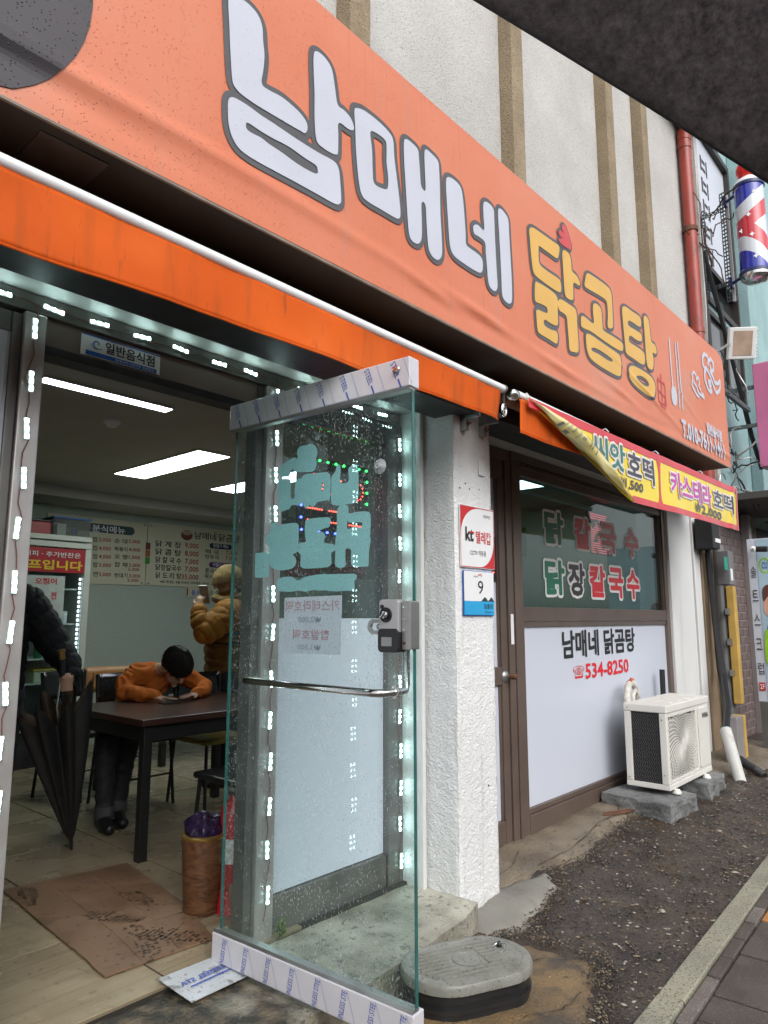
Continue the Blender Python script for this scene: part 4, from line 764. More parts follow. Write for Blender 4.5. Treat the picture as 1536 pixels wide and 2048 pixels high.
# the folded corner: a flap turned over to the front, back of the vinyl showing
A, B, Cc = Vector((2.956, 2.442)), Vector((3.57, 2.381)), Vector((4.212, 2.093)); Dd = Vector((3.258, 2.338))
def flap(u, v):
    lo = A.lerp(Dd, min(1, u * 3)) if u < 1 / 3 else Dd.lerp(Cc, (u - 1 / 3) * 1.5)
    hi = A.lerp(B, min(1, u * 2)) if u < 0.5 else B.lerp(Cc, (u - 0.5) * 2)
    p = lo.lerp(hi, v); return YP(p.x, p.y, 0.012 + 0.035 * math.sin(v * 3.14) * math.sin(min(1, u * 1.05) * 3.14) + yfold(p.x, p.y) + 0.009 * math.sin(u * 13 + v * 5) * math.sin(u * 3.14) + 0.006 * noise.noise(Vector((u * 14, v * 4, 1))))
o = MB().grid(flap, 60, 10).build('folded_corner', m_vback, yb, smooth=True, angle=180, solid=0.0012)
MB().grid(lambda u, v: Vector(flap(0.5 + 0.5 * u, 0.86 + 0.14 * v)) + YP.n * 0.003, 30, 2).build('folded_border', m_vr, o, smooth=True, angle=180)
def flap_mark(u0, u1, v0, v1, mat):
    MB().grid(lambda u, v: Vector(flap(u0 + (u1 - u0) * u, v0 + (v1 - v0) * v)) + YP.n * 0.0025, 8, 4).build('show_through_print', mat, o, smooth=True, angle=180)
m_vg1 = M('show_through_grey', (0.40, 0.42, 0.27), 0.35); m_vg2 = M('show_through_dark', (0.20, 0.22, 0.19), 0.35)
for a_ in ((0.26, 0.285, 0.05, 0.42, m_vg2), (0.29, 0.30, 0.1, 0.8, m_vg1), (0.32, 0.335, 0.3, 0.8, m_vg1), (0.355, 0.37, 0.3, 0.8, m_vg1), (0.33, 0.36, 0.05, 0.2, m_vg2), (0.40, 0.41, 0.15, 0.7, m_vg1), (0.43, 0.455, 0.3, 0.42, m_vg1), (0.50, 0.508, 0.25, 0.65, m_vg2), (0.52, 0.528, 0.25, 0.65, m_vg2), (0.56, 0.568, 0.2, 0.6, m_vg2), (0.545, 0.585, 0.55, 0.63, m_vg2)): flap_mark(*a_)
for k, x in enumerate((2.96, 3.87, 4.66, 5.57, 6.46)):
    MB().tube([(x, 1.662, ytop(x) + 0.003), (x, 1.682, ytop(x) + 0.028), (x + 0.004, 1.724, ytop(x) + 0.02)], 0.003, 6).build('tie', m_print_w, yb)
# ================================================================ entrance: frame, side window, glass door
ent = thing('entrance_frame', 'grey and silver aluminium entrance frame with white-filmed side window', 'door frame', (1.4, 2.35, 0.1))
m_pane = glass('shop_glass', (0.80, 0.90, 0.87), 0.05, film=0.06, film_col=(0.10, 0.14, 0.13), spots=0.25, spot_scale=170, lo=0.66, hi=0.75)
MB().box(0.848, 0.918, 2.325, 2.42, 0.12, 2.38).build('jamb', m_alu, ent, bevel=0.004)
MB().box(0.815, 0.846, 2.338, 2.41, 0.12, 2.37).build('side_stile', m_alud, ent, bevel=0.004)
MB().box(0.05, 0.814, 2.345, 2.40, 0.2, 2.30).build('side_leaf_film', m_film, ent)
MB().box(0.05, 0.814, 2.342, 2.41, 2.301, 2.37).build('side_leaf_rail', m_alud, ent, bevel=0.004)
MB().box(-0.05, 0.05, 2.34, 2.41, 0.12, 2.37).build('side_stile', m_alud, ent, bevel=0.004)
MB().box(-0.05, 2.76, 2.332, 2.42, 2.385, 2.45).build('lintel_top', m_alud, ent, bevel=0.003)
MB().box(0.92, 1.82, 2.345, 2.42, 2.288, 2.384).build('lintel_board', m_bronzeD, ent, bevel=0.002)
MB().box(0.92, 1.82, 2.338, 2.42, 2.255, 2.287).build('lintel_lip', m_black, ent, bevel=0.003)
MB().box(1.822, 1.86, 2.345, 2.42, 0.12, 2.384).build('hinge_post', m_alud, ent, bevel=0.004)
MB().box(1.862, 1.955, 2.325, 2.42, 0.12, 2.384).build('post', m_alu, ent, bevel=0.004)
MB().box(2.655, 2.765, 2.325, 2.42, 0.12, 2.384).build('post', m_alud, ent, bevel=0.004)
MB().box(1.957, 2.653, 2.34, 2.42, 2.27, 2.384).build('transom', m_alud, ent, bevel=0.003)
MB().box(1.957, 2.653, 2.335, 2.42, 0.115, 0.268).build('kick_plate', m_alud, ent, bevel=0.004)
MB().box(1.957, 2.653, 2.365, 2.373, 0.27, 2.268).build('pane', m_pane, ent)
MB().box(1.958, 2.652, 2.356, 2.362, 0.272, 1.378).build('white_film', m_film, ent)
m_jambw = M('jamb_white', (0.66, 0.67, 0.66), 0.5, var=0.05, vs=3)
MB().box(2.768, 2.806, 2.235, 2.42, 0.1, 2.45).build('jamb_trim', m_jambw, ent, bevel=0.002)
MB().box(2.766, 2.792, 2.20, 2.233, 0.08, 2.45).build('jamb_edge', m_jambw, ent, bevel=0.004)

# LED strips: a wire with three-lamp modules
m_led = emitter('led_light', (0.70, 1.0, 0.97), 26.0); m_ledb = M('led_module', (0.55, 0.72, 0.68), 0.4, emit=0.25, var=0.02)
m_wire = M('red_wire', (0.17, 0.06, 0.045), 0.5, var=0.1)
def led_strip(label, p0, p1, n, nrm, side, wave=0.0):
    p0, p1, nrm, side = Vector(p0), Vector(p1), Vector(nrm), Vector(side); d = (p1 - p0).normalized(); L = (p1 - p0).length
    t = thing('led_strip', label, 'light strip', p0, 'white LED strips round the entrance')
    MB().tube([p0 + (p1 - p0) * (i / (n * 4)) + side * (0.007 * math.sin(i * 1.9) + 0.004 * math.sin(i * 0.83) + wave * math.sin(i * 0.7)) + nrm * 0.004 for i in range(n * 4 + 1)], 0.0018, 5).build('wire', m_wire, t)
    first = None; lfirst = None
    for k in range(n):
        c = (p1 - p0) * ((k + 0.5) / n) + side * wave * math.sin(k * 2.8)
        if first is None:
            first = MB().obox(p0, d, side, nrm, 0.036, 0.0085, 0.003).build('led_module', m_ledb, t, bevel=0.002)
            lm = MB()
            for j in (-1, 0, 1): lm.obox(p0 + d * 0.0255 * j + nrm * 0.004, d, side, nrm, 0.0055, 0.005, 0.002)
            lfirst = lm.build('lamp', m_led, t); lfirst.parent = first; lfirst.location = (0, 0, 0); mo = first
        else:
            mo = copy_of(first, 'led_module', c, t); la = copy_of(lfirst, 'lamp', (0, 0, 0), mo)
        jr = random.Random(k * 7 + n); mo.location = c + nrm * 0.006 + d * jr.uniform(-0.012, 0.012) + side * jr.uniform(-0.004, 0.004); mo.rotation_euler = nrm * jr.uniform(-0.09, 0.09)
    return t
led_strip('vertical white LED strip on the left jamb of the doorway', (0.876, 2.324, 2.40), (0.876, 2.324, 0.25), 13, (0, -1, 0), (1, 0, 0), 0.003)
led_strip('horizontal white LED strip along the lintel over the doorway', (0.50, 2.33, 2.415), (1.86, 2.33, 2.412), 8, (0, -1, 0), (0, 0, 1), 0.002)
led_strip('vertical white LED strip on the post beside the door hinge', (1.908, 2.324, 2.42), (1.915, 2.324, 0.2), 13, (0, -1, 0), (1, 0, 0), 0.002)
led_strip('short horizontal white LED strip over the filmed side window', (1.98, 2.33, 2.415), (2.70, 2.33, 2.412), 4, (0, -1, 0), (0, 0, 1), 0.001)
led_strip('vertical white LED strip on the right post next to the pillar', (2.735, 2.324, 2.36), (2.735, 2.324, 0.13), 13, (0, -1, 0), (1, 0, 0), 0.002)

# licence sticker on the lintel
ls = thing('licence_sign', 'small white and blue restaurant licence sticker on the lintel', 'sign', (1.2, 2.34, 2.29))
LP = facade(2.343)
plate(LP, [(1.043, 2.292), (1.349, 2.295), (1.349, 2.374), (1.043, 2.370)], 0.0, 0.002, m_print_w, ls, 'plate')
quad(LP, 1.06, 2.296, 1.335, 2.312, m_print_b, ls, 'blue_band', 0.0035); quad(LP, 1.044, 2.3665, 1.348, 2.3705, m_print_b, ls, 'blue_edge', 0.0035)
text('일반음식점', (1.13, 2.318, 1.325, 2.361), LP, m_print_k, ls, 'lettering', 0.02, 0.0045); text('동해시외식업지부 회원업소', (1.17, 2.299, 1.325, 2.309), LP, m_print_w, ls, 'lettering', 0.0, 0.005)
flat([], 0, 0.002, LP, m_print_b, ls, 'emblem', 0.0045, strokes=[([(1.10 + r_ * math.cos(a), 2.342 + r_ * math.sin(a)) for a, r_ in [(i * 0.45, 0.006 + 0.0011 * i) for i in range(12)]], 0.0022)])
flat([], 0, 0.002, LP, m_print_k, ls, 'emblem_arc', 0.0045, strokes=[([(1.10 + 0.024 * math.cos(a), 2.343 + 0.02 * math.sin(a)) for a in [3.3 + i * 0.2 for i in range(12)]], 0.0011)])

# the glass door, swung out over the step
HX, HY = 1.689, 2.308
DU = Vector((0.0623, -0.99806, 0)); DP = Plane((HX, HY, 0), DU, (0, 0, 1))     # n points to the camera side
door = thing('glass_door', 'frameless glass door standing open, steel rails still in printed protective film', 'door', (HX, HY, 0.14))
m_dglass = glass('door_glass', (0.885, 0.945, 0.94), 0.035, film=0.03, film_col=(0.24, 0.31, 0.32), spots=0.4, spot_scale=200, lo=0.655, hi=0.74, spot_col=(0.97, 1.0, 1.0))
m_gedge = M('glass_edge', (0.03, 0.13, 0.12), 0.15, var=0.2, vs=10)
q = MB(); q.add([DP(0, .23, 0), DP(.888, .23, 0), DP(.888, 2.145, 0), DP(0, 2.145, 0), DP(0, .23, -.012), DP(.888, .23, -.012), DP(.888, 2.145, -.012), DP(0, 2.145, -.012)], [(0, 1, 2, 3), (7, 6, 5, 4)])
q.build('glass', m_dglass, door)
for a in (0.0, 0.888):
    MB().prism([DP(a - .0015, .23, .0005), DP(a + .0015, .23, .0005), DP(a + .0015, 2.145, .0005), DP(a - .0015, 2.145, .0005)], DP.n * -0.013).build('glass_edge', m_gedge, door)
m_rail = M('film_covered_steel', (0.60, 0.59, 0.63), 0.3, var=0.05, vs=5, bump=0.0006, bs=25)
m_blueln = M('film_print_blue', (0.04, 0.09, 0.42), 0.4, var=0.05)
def rail(b0, b1, top):
    r_ = MB().prism([DP(-.018, b0, .022), DP(.895, b0, .022), DP(.895, b1, .022), DP(-.018, b1, .022)], DP.n * -0.056).build('top_rail' if top else 'bottom_rail', m_rail, door, bevel=0.004)
    h = b1 - b0
    for k in range(8):
        a = 0.02 + k * 0.115
        ln = 0.0011
        if a + 0.03 < 0.89:
            MB().add([DP(a + .045, b1 - .003, .0232), DP(a + .045 + ln, b1 - .003, .0232), DP(a + .08 + ln, b0 + .003, .0232), DP(a + .08, b0 + .003, .0232)], [(0, 1, 2, 3)]).build('film_print_line', m_blueln, r_)
        if top:
            TP = Plane(DP(a, b1 - 0.012, 0), DU * 0.36 + Vector((0, 0, -0.93)), DU * 0.93 + Vector((0, 0, 0.36)))
            text('STEEL', (-0.004, -0.010, 0.058, 0.012), TP, m_blueln, r_, 'lettering', 0.0, 0.0235)
            quad(TP, 0.064, -0.003, 0.098, 0.003, m_blueln, r_, 'film_print_bar', 0.0235)
        else:
            TP = Plane(DP(a + 0.02, b0 + 0.006, 0), DU * 0.20 + Vector((0, 0, 0.98)), DU * -0.98 + Vector((0, 0, 0.20)))
            text('INLESS STE' if k % 2 else 'NLESS STEE', (0.0, -0.010, 0.084, 0.010), TP, m_blueln, r_, 'lettering', 0.0, 0.0235)
    MB().prism([DP(-.018, b0 + .002 if top else b1 + .001, .019), DP(.89, b0 + .002 if top else b1 + .001, .019), DP(.89, b0 - .008 if top else b1 + .009, .012), DP(-.018, b0 - .008 if top else b1 + .009, .012)], DP.n * -0.03).build('rail_gasket', m_steel, r_)
    return r_
r1 = rail(2.14, 2.243, True); rail(0.138, 0.235, False)
MB().lathe(DP(0.845, 2.205, 0.022), [(0.0125, 0), (0.0125, 0.006), (0.010, 0.008), (0.009, 0.014), (0.0, 0.015)], 16, DP.n).build('key_cylinder', m_chrome, r1, smooth=True)
# backs of the cut-vinyl letters stuck on the outer face
m_teal = M('vinyl_letter_back', (0.42, 0.72, 0.76), 0.45, var=0.03, vs=4)
for sh in DOORSTICK: flat([sh], 0, 0.004, DP, m_teal, door, 'vinyl_letter', -0.0135, k=3)
m_pap = M('paper_lilac', (0.86, 0.80, 0.92), 0.6, var=0.04, vs=5); m_papr = M('paper_print_red', (0.70, 0.36, 0.42), 0.6, var=0.03); m_papk = M('paper_print_grey', (0.50, 0.47, 0.56), 0.6, var=0.03)
o = plate(DP, [(0.283, 1.250), (0.568, 1.253), (0.572, 1.457), (0.287, 1.453)], -0.0165, -0.0008, m_pap, door, 'price_paper')
text('카스테라호떡', (0.295, 1.402, 0.562, 1.442), DP, m_papr, o, 'lettering', 0.012, -0.0155, True); text('₩2,000', (0.36, 1.360, 0.475, 1.385), DP, m_papk, o, 'lettering', 0.01, -0.0155, True)
text('찹쌀호떡', (0.335, 1.302, 0.515, 1.338), DP, m_papr, o, 'lettering', 0.012, -0.0155, True); text('₩1,500', (0.36, 1.263, 0.475, 1.286), DP, m_papk, o, 'lettering', 0.01, -0.0155, True)
# lock
m_locks = M('lock_silver', (0.47, 0.46, 0.47), 0.32, metal=0.5, var=0.04); m_lockk = M('lock_black', (0.015, 0.015, 0.017), 0.3, var=0.1)
lk = plate(DP, rrect(0.782, 1.275, 0.862, 1.437, 0.012), 0.001, 0.042, m_locks, door, 'lock', 0.004)
plate(DP, rrect(0.781, 1.270, 0.8625, 1.345, 0.014), 0.0005, 0.047, m_lockk, lk, 'lock_cover', 0.003)
plate(DP, rrect(0.797, 1.290, 0.838, 1.318, 0.003), 0.0475, 0.0008, m_steel, lk, 'lock_label')
MB().lathe(DP(0.812, 1.388, 0.043), [(0.024, 0), (0.024, 0.003), (0.021, 0.004), (0.021, 0.002), (0.016, 0.002), (0.015, 0.010), (0.0, 0.011)], 22, DP.n).build('thumb_turn_ring', m_lockk, lk, smooth=True)
MB().lathe(DP(0.812, 1.388, 0.046), [(0.0145, 0), (0.013, 0.012), (0.010, 0.014), (0.0, 0.0145)], 18, DP.n).build('thumb_turn', m_chrome, lk, smooth=True)
MB().obox(DP(0.812, 1.388, 0.062), DU * 0.7 + Vector((0, 0, .7)), DU * -0.7 + Vector((0, 0, .7)), DP.n, 0.012, 0.003, 0.004).build('thumb_grip', m_chrome, lk, bevel=0.001)
MB().lathe(DP(0.797, 1.414, 0.043), [(0.007, 0), (0.007, 0.003), (0.0, 0.004)], 12, DP.n).build('button', m_lockk, lk)
plate(DP, rrect(0.864, 1.280, 0.8985, 1.432, 0.004), -0.020, 0.050, m_steel, lk, 'lock_edge_plate', 0.002)
for b in (1.30, 1.34, 1.375, 1.41): MB().lathe(DP(0.875, b, 0.03), [(0.005, 0), (0.005, 0.003), (0, 0.004)], 10, DP.n).build('screw', m_chrome if b > 1.33 else m_rust, lk)
kp = MB()
oo = rrect(0.708, 1.325, 0.79, 1.375, 0.024); ii = rrect(0.722, 1.338, 0.79, 1.362, 0.011)
for i in range(len(oo)):
    j = (i + 1) % len(oo); kp.add([DP(*oo[i], .001), DP(*oo[j], .001), DP(*ii[j], .001), DP(*ii[i], .001), DP(*oo[i], .010), DP(*oo[j], .010), DP(*ii[j], .010), DP(*ii[i], .010)], [(4, 5, 6, 7), (0, 1, 5, 4), (2, 3, 7, 6)])
kp.build('strike_plate', m_steel, lk); MB().ball(DP(0.762, 1.35, 0.012), 0.011).build('bolt_head', m_chrome, lk, smooth=True)
# pull bar
bar = [DP(0.165, 1.152, 0.004), DP(0.165, 1.152, 0.058), DP(0.176, 1.152, 0.066), DP(0.45, 1.148, 0.066), DP(0.765, 1.144, 0.066), DP(0.792, 1.144, 0.060), DP(0.81, 1.144, 0.042), DP(0.815, 1.144, 0.003)]
MB().tube(bar, 0.0125, 14).build('pull_bar', m_chrome, door, smooth=True)
MB().tube([DP(0.815, 1.144, -0.014), DP(0.815, 1.146, -0.055), DP(0.812, 1.165, -0.066), DP(0.812, 1.25, -0.066), DP(0.812, 1.33, -0.066), DP(0.815, 1.345, -0.05), DP(0.815, 1.35, -0.014)], 0.0125, 14).build('outer_pull_bar', m_chrome, door, smooth=True)
MB().lathe(DP(0.815, 1.144, 0.001), [(0.02, 0), (0.02, 0.004), (0.013, 0.006)], 16, DP.n).build('bar_flange', m_chrome, door, smooth=True)
# suction cup
m_cup = glass('clear_plastic', (0.9, 0.93, 0.94), 0.12, film=0.22, film_col=(0.75, 0.8, 0.85))
MB().lathe(DP(0.753, 1.888, 0.0008), [(0.027, 0), (0.024, 0.002), (0.014, 0.007), (0.009, 0.011), (0.009, 0.016), (0.0, 0.017)], 20, DP.n).build('suction_cup', m_cup, door, smooth=True)
# ================================================================ plates on the pillar
PP = facade(2.014)
kt = thing('security_sign', 'square white and red security company plate with black and red lettering on the pillar', 'sign', (3.0, 2.014, 1.63))
plate(PP, rrect(2.838, 1.63, 3.148, 1.946, 0.006), 0.0, 0.004, m_print_w, kt, 'plate', 0.001)
def inplate(x, z): return 2.846 <= x <= 3.140 and 1.638 <= z <= 1.938
def corner(pts): return [(pts, [])]
arc1 = [(2.846, 1.938), (2.846, 1.80)] + [(2.846 + 0.16 * (1 - math.cos(t)) , 1.80 + 0.138 * math.sin(t)) for t in [i * math.pi / 20 for i in range(11)]]
arc2 = [(3.140, 1.638), (3.140, 1.775)] + [(3.140 - 0.13 * (1 - math.cos(t)), 1.775 - 0.137 * math.sin(t)) for t in [i * math.pi / 20 for i in range(11)]]
for a in (arc1, arc2): MB().add([PP(x, z, 0.0052) for x, z in a], [list(range(len(a)))]).build('red_corner', m_print_r, kt)
fr_ = MB()
for (x0, x1, z0, z1) in ((2.842, 3.144, 1.939, 1.943), (2.842, 3.144, 1.633, 1.637), (2.841, 2.845, 1.637, 1.939), (3.141, 3.145, 1.637, 1.939)): fr_.add([PP(x0, z0, .005), PP(x1, z0, .005), PP(x1, z1, .005), PP(x0, z1, .005)], [(0, 1, 2, 3)])
fr_.build('red_border', m_print_r, kt)
text('kt', (2.882, 1.764, 2.955, 1.836), PP, m_print_k, kt, 'lettering', 0.03, 0.006); quad(PP, 2.918, 1.806, 2.958, 1.815, m_print_r, kt, 'logo_bar', 0.0072)
text('텔레캅', (2.975, 1.758, 3.115, 1.822), PP, m_print_r, kt, 'lettering', 0.012, 0.006); text('CCTV 작동중', (2.922, 1.695, 3.065, 1.722), PP, m_print_k, kt, 'lettering', 0.0, 0.006); text('국민치안', (3.045, 1.895, 3.112, 1.912), PP, m_print_k, kt, 'lettering', 0.0, 0.006)
ad = thing('house_number_plate', 'white and blue street address plate with the number 9', 'sign', (3.0, 2.014, 1.39))
m_cyan = M('plate_cyan', (0.03, 0.36, 0.68), 0.3, var=0.1, vs=14); m_isl = M('plate_islet', (0.03, 0.05, 0.05), 0.4)
plate(PP, rrect(2.858, 1.392, 3.132, 1.616, 0.005), 0.0, 0.006, m_print_b, ad, 'plate', 0.0015)
quad(PP, 2.862, 1.464, 3.128, 1.613, m_print_w, ad, 'white_field', 0.0072); quad(PP, 2.862, 1.396, 3.128, 1.463, m_cyan, ad, 'sea_field', 0.0072)
text('9', (2.98, 1.500, 3.03, 1.568), PP, m_print_k, ad, 'lettering', 0.0, 0.0085); text('일출로', (3.03, 1.426, 3.118, 1.452), PP, m_print_k, ad, 'lettering', 0.005, 0.0085); text('Ilchul-ro', (3.045, 1.404, 3.118, 1.416), PP, m_print_k, ad, 'lettering', 0, 0.0085)
MB().add([PP(x, z, .0085) for x, z in [(3.01, 1.4645), (3.025, 1.476), (3.04, 1.486), (3.055, 1.48), (3.07, 1.466), (3.085, 1.4745), (3.1, 1.487), (3.115, 1.478), (3.127, 1.4645)]], [list(range(9))]).build('islet_print', m_isl, ad)
flat([], 0, 0.0015, PP, m_print_r, ad, 'emblem', 0.0085, strokes=[([(2.985, 1.592), (2.992, 1.6), (3.0, 1.594), (3.007, 1.602), (3.016, 1.595), (3.012, 1.588)], 0.002)]); text('경동해시', (2.945, 1.583, 2.983, 1.592), PP, m_print_k, ad, 'lettering', 0, 0.0085)

# ================================================================ brown aluminium door beside the pillar
bd = thing('brown_door', 'narrow brown aluminium door with white panels and round knob beside the pillar', 'door', (3.5, 2.35, 0.07))
MB().box(3.152, 3.20, 2.33, 2.42, 0.03, 2.45).build('jamb', m_bronze, bd, bevel=0.003)
MB().box(3.20, 3.87, 2.335, 2.42, 2.385, 2.452).build('head', m_bronze, bd, bevel=0.003)
MB().box(3.20, 3.79, 2.345, 2.41, 2.255, 2.383).build('top_rail', m_bronze, bd, bevel=0.003)
for x0, x1 in ((3.205, 3.27), (3.728, 3.795)): MB().box(x0, x1, 2.343, 2.40, 0.062, 2.254).build('stile', m_bronze, bd, bevel=0.004)
MB().box(3.27, 3.728, 2.345, 2.40, 0.064, 0.20).build('kick_rail', m_bronze, bd, bevel=0.004)
MB().box(3.27, 3.728, 2.346, 2.40, 0.98, 1.085).build('middle_rail', m_bronze, bd, bevel=0.004)
for z0, z1 in ((0.202, 0.978), (1.087, 2.252)):
    MB().box(3.272, 3.726, 2.368, 2.378, z0, z1).build('white_panel', m_film, bd)
    for x0, x1 in ((3.272, 3.286), (3.712, 3.726)): MB().box(x0, x1, 2.355, 2.367, z0, z1).build('glazing_bead', m_bronze, bd)
MB().box(3.80, 3.868, 2.333, 2.42, 0.05, 2.384).build('jamb', m_bronze, bd, bevel=0.003)
k = MB().lathe((3.76, 2.344, 1.03), [(0.036, 0), (0.035, 0.004), (0.024, 0.012), (0.012, 0.016), (0.012, 0.03)], 24, (0, -1, 0)).build('knob_rose', m_steel, bd, smooth=True)
MB().lathe((3.76, 2.318, 1.03), [(0.012, 0), (0.016, 0.006), (0.018, 0.02), (0.016, 0.045), (0.008, 0.052), (0, 0.053)], 16, (0.25, -1, 0)).build('knob', m_rust, k, smooth=True)
quad(facade(2.332), 3.815, 1.22, 3.85, 1.405, m_print_w, bd, 'label_strip', 0.003)
# small black LED board behind the door glass
m_ledr = emitter('led_red', (1.0, 0.06, 0.04), 9.0); m_ledg = emitter('led_green', (0.05, 1.0, 0.15), 5.0); m_ledbl = emitter('led_blue', (0.08, 0.1, 1.0), 9.0)
lb = plate(facade(2.366), [(3.60, 1.60), (3.705, 1.60), (3.705, 1.88), (3.60, 1.88)], 0.0, 0.004, m_lockk, bd, 'led_board')
for k in range(7):
    MB().lathe((3.66 + 0.02 * (k % 2), 2.361, 1.62 + k * 0.038), [(0.0045, 0), (0.003, 0.004), (0, 0.005)], 8, (0, -1, 0)).build('lamp', m_ledr if k % 2 else m_ledbl, lb)

# ================================================================ brown window with white lettered panel
bw = thing('brown_window', 'brown aluminium shop window, lettered glass above a white phone number panel', 'window', (5.2, 2.35, 0.07))
m_wglass = glass('window_glass', (0.50, 0.64, 0.60), 0.075, film=0.05, film_col=(0.03, 0.05, 0.045))
MB().box(3.871, 3.972, 2.325, 2.42, 0.05, 2.40).build('jamb', m_bronze, bw, bevel=0.003)
MB().box(6.478, 6.555, 2.325, 2.42, 0.06, 2.40).build('jamb', m_bronze, bw, bevel=0.003)
MB().box(3.871, 6.555, 2.322, 2.42, 2.402, 2.455).build('head', m_bronze, bw, bevel=0.003)
MB().box(3.974, 6.476, 2.335, 2.42, 2.315, 2.40).build('top_rail', m_bronze, bw, bevel=0.003)
MB().box(3.974, 6.476, 2.315, 2.334, 2.366, 2.376).build('drip_bead', m_bronze, bw)
MB().box(3.974, 6.476, 2.328, 2.42, 1.36, 1.452).build('middle_rail', m_bronze, bw, bevel=0.003)
MB().box(3.974, 6.476, 2.336, 2.42, 1.325, 1.358).build('panel_bead', m_bronze, bw, bevel=0.002)
MB().box(3.974, 6.476, 2.322, 2.42, 0.06, 0.185).build('bottom_rail', m_bronze, bw, bevel=0.004)
MB().box(3.974, 6.476, 2.334, 2.42, 0.187, 0.218).build('bottom_bead', m_bronze, bw, bevel=0.003)
MB().box(3.974, 6.476, 2.362, 2.37, 1.454, 2.313).build('pane', m_wglass, bw)
for x0, x1 in ((3.974, 3.99), (6.46, 6.476)): MB().box(x0, x1, 2.34, 2.36, 1.454, 2.313).build('pane_bead', m_bronze, bw)
MB().box(3.974, 6.476, 2.352, 2.37, 0.22, 1.323).build('white_panel', m_film, bw)
WP = facade(2.360)
m_wg = M('sticker_green', (0.015, 0.17, 0.10), 0.4, var=0.05); m_wr = M('sticker_red', (0.72, 0.02, 0.03), 0.4, var=0.05); m_wk = M('sticker_black', (0.03, 0.02, 0.03), 0.4); m_ww = M('sticker_white', (0.82, 0.82, 0.80), 0.4, var=0.02)
for row in ((('닭', m_wg, 4.335, 4.615), ('칼', m_wr, 4.79, 5.05), ('국', m_wr, 5.235, 5.525), ('수', m_wr, 5.71, 5.985), 1.895, 2.13), (('닭', m_wg, 4.32, 4.605), ('장', m_wk, 4.665, 4.925), ('칼', m_wr, 5.005, 5.28), ('국', m_wr, 5.345, 5.625), ('수', m_wr, 5.695, 5.96), 1.54, 1.785)):
    for (s_, m, a0, a1) in row[:-2]:
        z0, z1 = row[-2], row[-1]
        h = fat_text(s_, (a0 - 0.019, z0 - 0.019, a1 + 0.019, z1 + 0.019), WP, m_ww, bw, 'letter_halo', 0.029, 0.0015, 0.004)
        fat_text(s_, (a0, z0, a1, z1), WP, m, h, 'letter', 0.010, 0.0035, 0.004)
WQ = facade(2.351)
fat_text('남매네 닭곰탕', (4.515, 1.10, 5.78, 1.295), WQ, m_print_k, bw, 'lettering', 0.0058, 0.003, 0.003, slope=0.008)
fat_text('534-8250', (4.855, 0.945, 5.625, 1.055), WQ, m_wr, bw, 'lettering', 0.004, 0.003, 0.004, slope=0.008); text('☎', (4.66, 0.955, 4.835, 1.045), WQ, m_wr, bw, 'phone_symbol', 0.0, 0.003)
# things seen behind the window glass: sheet taped inside, red LED sign, blind
quad(facade(2.378), 3.98, 1.78, 4.12, 1.98, M('inside_notice', (0.42, 0.6, 0.42), 0.6), bw, 'taped_notice', 0.0)
rl = thing('red_led_sign', 'glowing red LED sign hanging inside the brown window', 'led sign', (5.4, 2.62, 2.0))
MB().box(5.62, 6.02, 2.625, 2.655, 1.93, 2.30).build('case', m_lockk, rl)
q = MB(); rr_ = random.Random(5)
for i in range(16):
    for j in range(18):
        if noise.noise(Vector((i * 0.33, j * 0.27, 3))) > -0.12: q.box(5.635 + i * 0.0235, 5.635 + i * 0.0235 + 0.017, 2.620, 2.624, 1.94 + j * 0.0195, 1.94 + j * 0.0195 + 0.009)
q.build('led_matrix', emitter('led_red_matrix', (1.0, 0.12, 0.16), 1.6), rl)

# ================================================================ air-conditioner outdoor unit on two concrete blocks
m_acw = M('ac_cream', (0.72, 0.705, 0.655), 0.42, var=0.04, vs=3); speck(m_acw, 3, (0.42, 0.37, 0.29), 0.6, 0.8, 0.35); m_fin = M('ac_coil', (0.02, 0.02, 0.021), 0.6, var=0.3, vs=60)
m_block = M('concrete_block', (0.24, 0.245, 0.24), 0.7, vs=6, col2=(0.13, 0.135, 0.135), bump=0.004, bs=90); speck(m_block, 75, (0.06, 0.06, 0.06), 0.56, 0.66, 0.75); speck(m_block, 90, (0.36, 0.36, 0.34), 0.6, 0.68, 0.6)
def block(label, x0, x1, y0, y1, z0, z1, seed, rot=0.0):
    bm = bmesh.new(); bmesh.ops.create_cube(bm, size=1); bmesh.ops.subdivide_edges(bm, edges=bm.edges, cuts=24, use_grid_fill=True)
    cx, cy, cz = (x0 + x1) / 2, (y0 + y1) / 2, (z0 + z1) / 2
    for v in bm.verts:
        p = Vector((v.co.x * (x1 - x0), v.co.y * (y1 - y0), v.co.z * (z1 - z0)))
        n_ = Vector((noise.noise(p * 9 + Vector((seed, 0, 0))), noise.noise(p * 9 + Vector((0, seed, 5))), noise.noise(p * 9 + Vector((3, 0, seed)))))
        side = max(abs(v.co.x), abs(v.co.y)) > 0.49
        p += n_ * (0.020 if side and v.co.z < 0.45 else 0.005) + Vector((noise.noise(p * 34), noise.noise(p * 34 + Vector((7, 0, 0))), noise.noise(p * 34 + Vector((0, 9, 0))))) * 0.005
        if abs(v.co.z) > 0.49 and side: p *= 0.992
        if rot: p = Matrix.Rotation(rot, 3, 'Z') @ p
        v.co = p
    me = bpy.data.meshes.new('concrete_block'); bm.to_mesh(me); bm.free(); me.materials.append(m_block); me.polygons.foreach_set('use_smooth', [True] * len(me.polygons)); me.set_sharp_from_angle(angle=R(45))
    o = bpy.data.objects.new('concrete_block', me); COL.objects.link(o); o.location = (cx, cy, cz); return tag(o, label, 'block', 'concrete blocks under the outdoor unit')
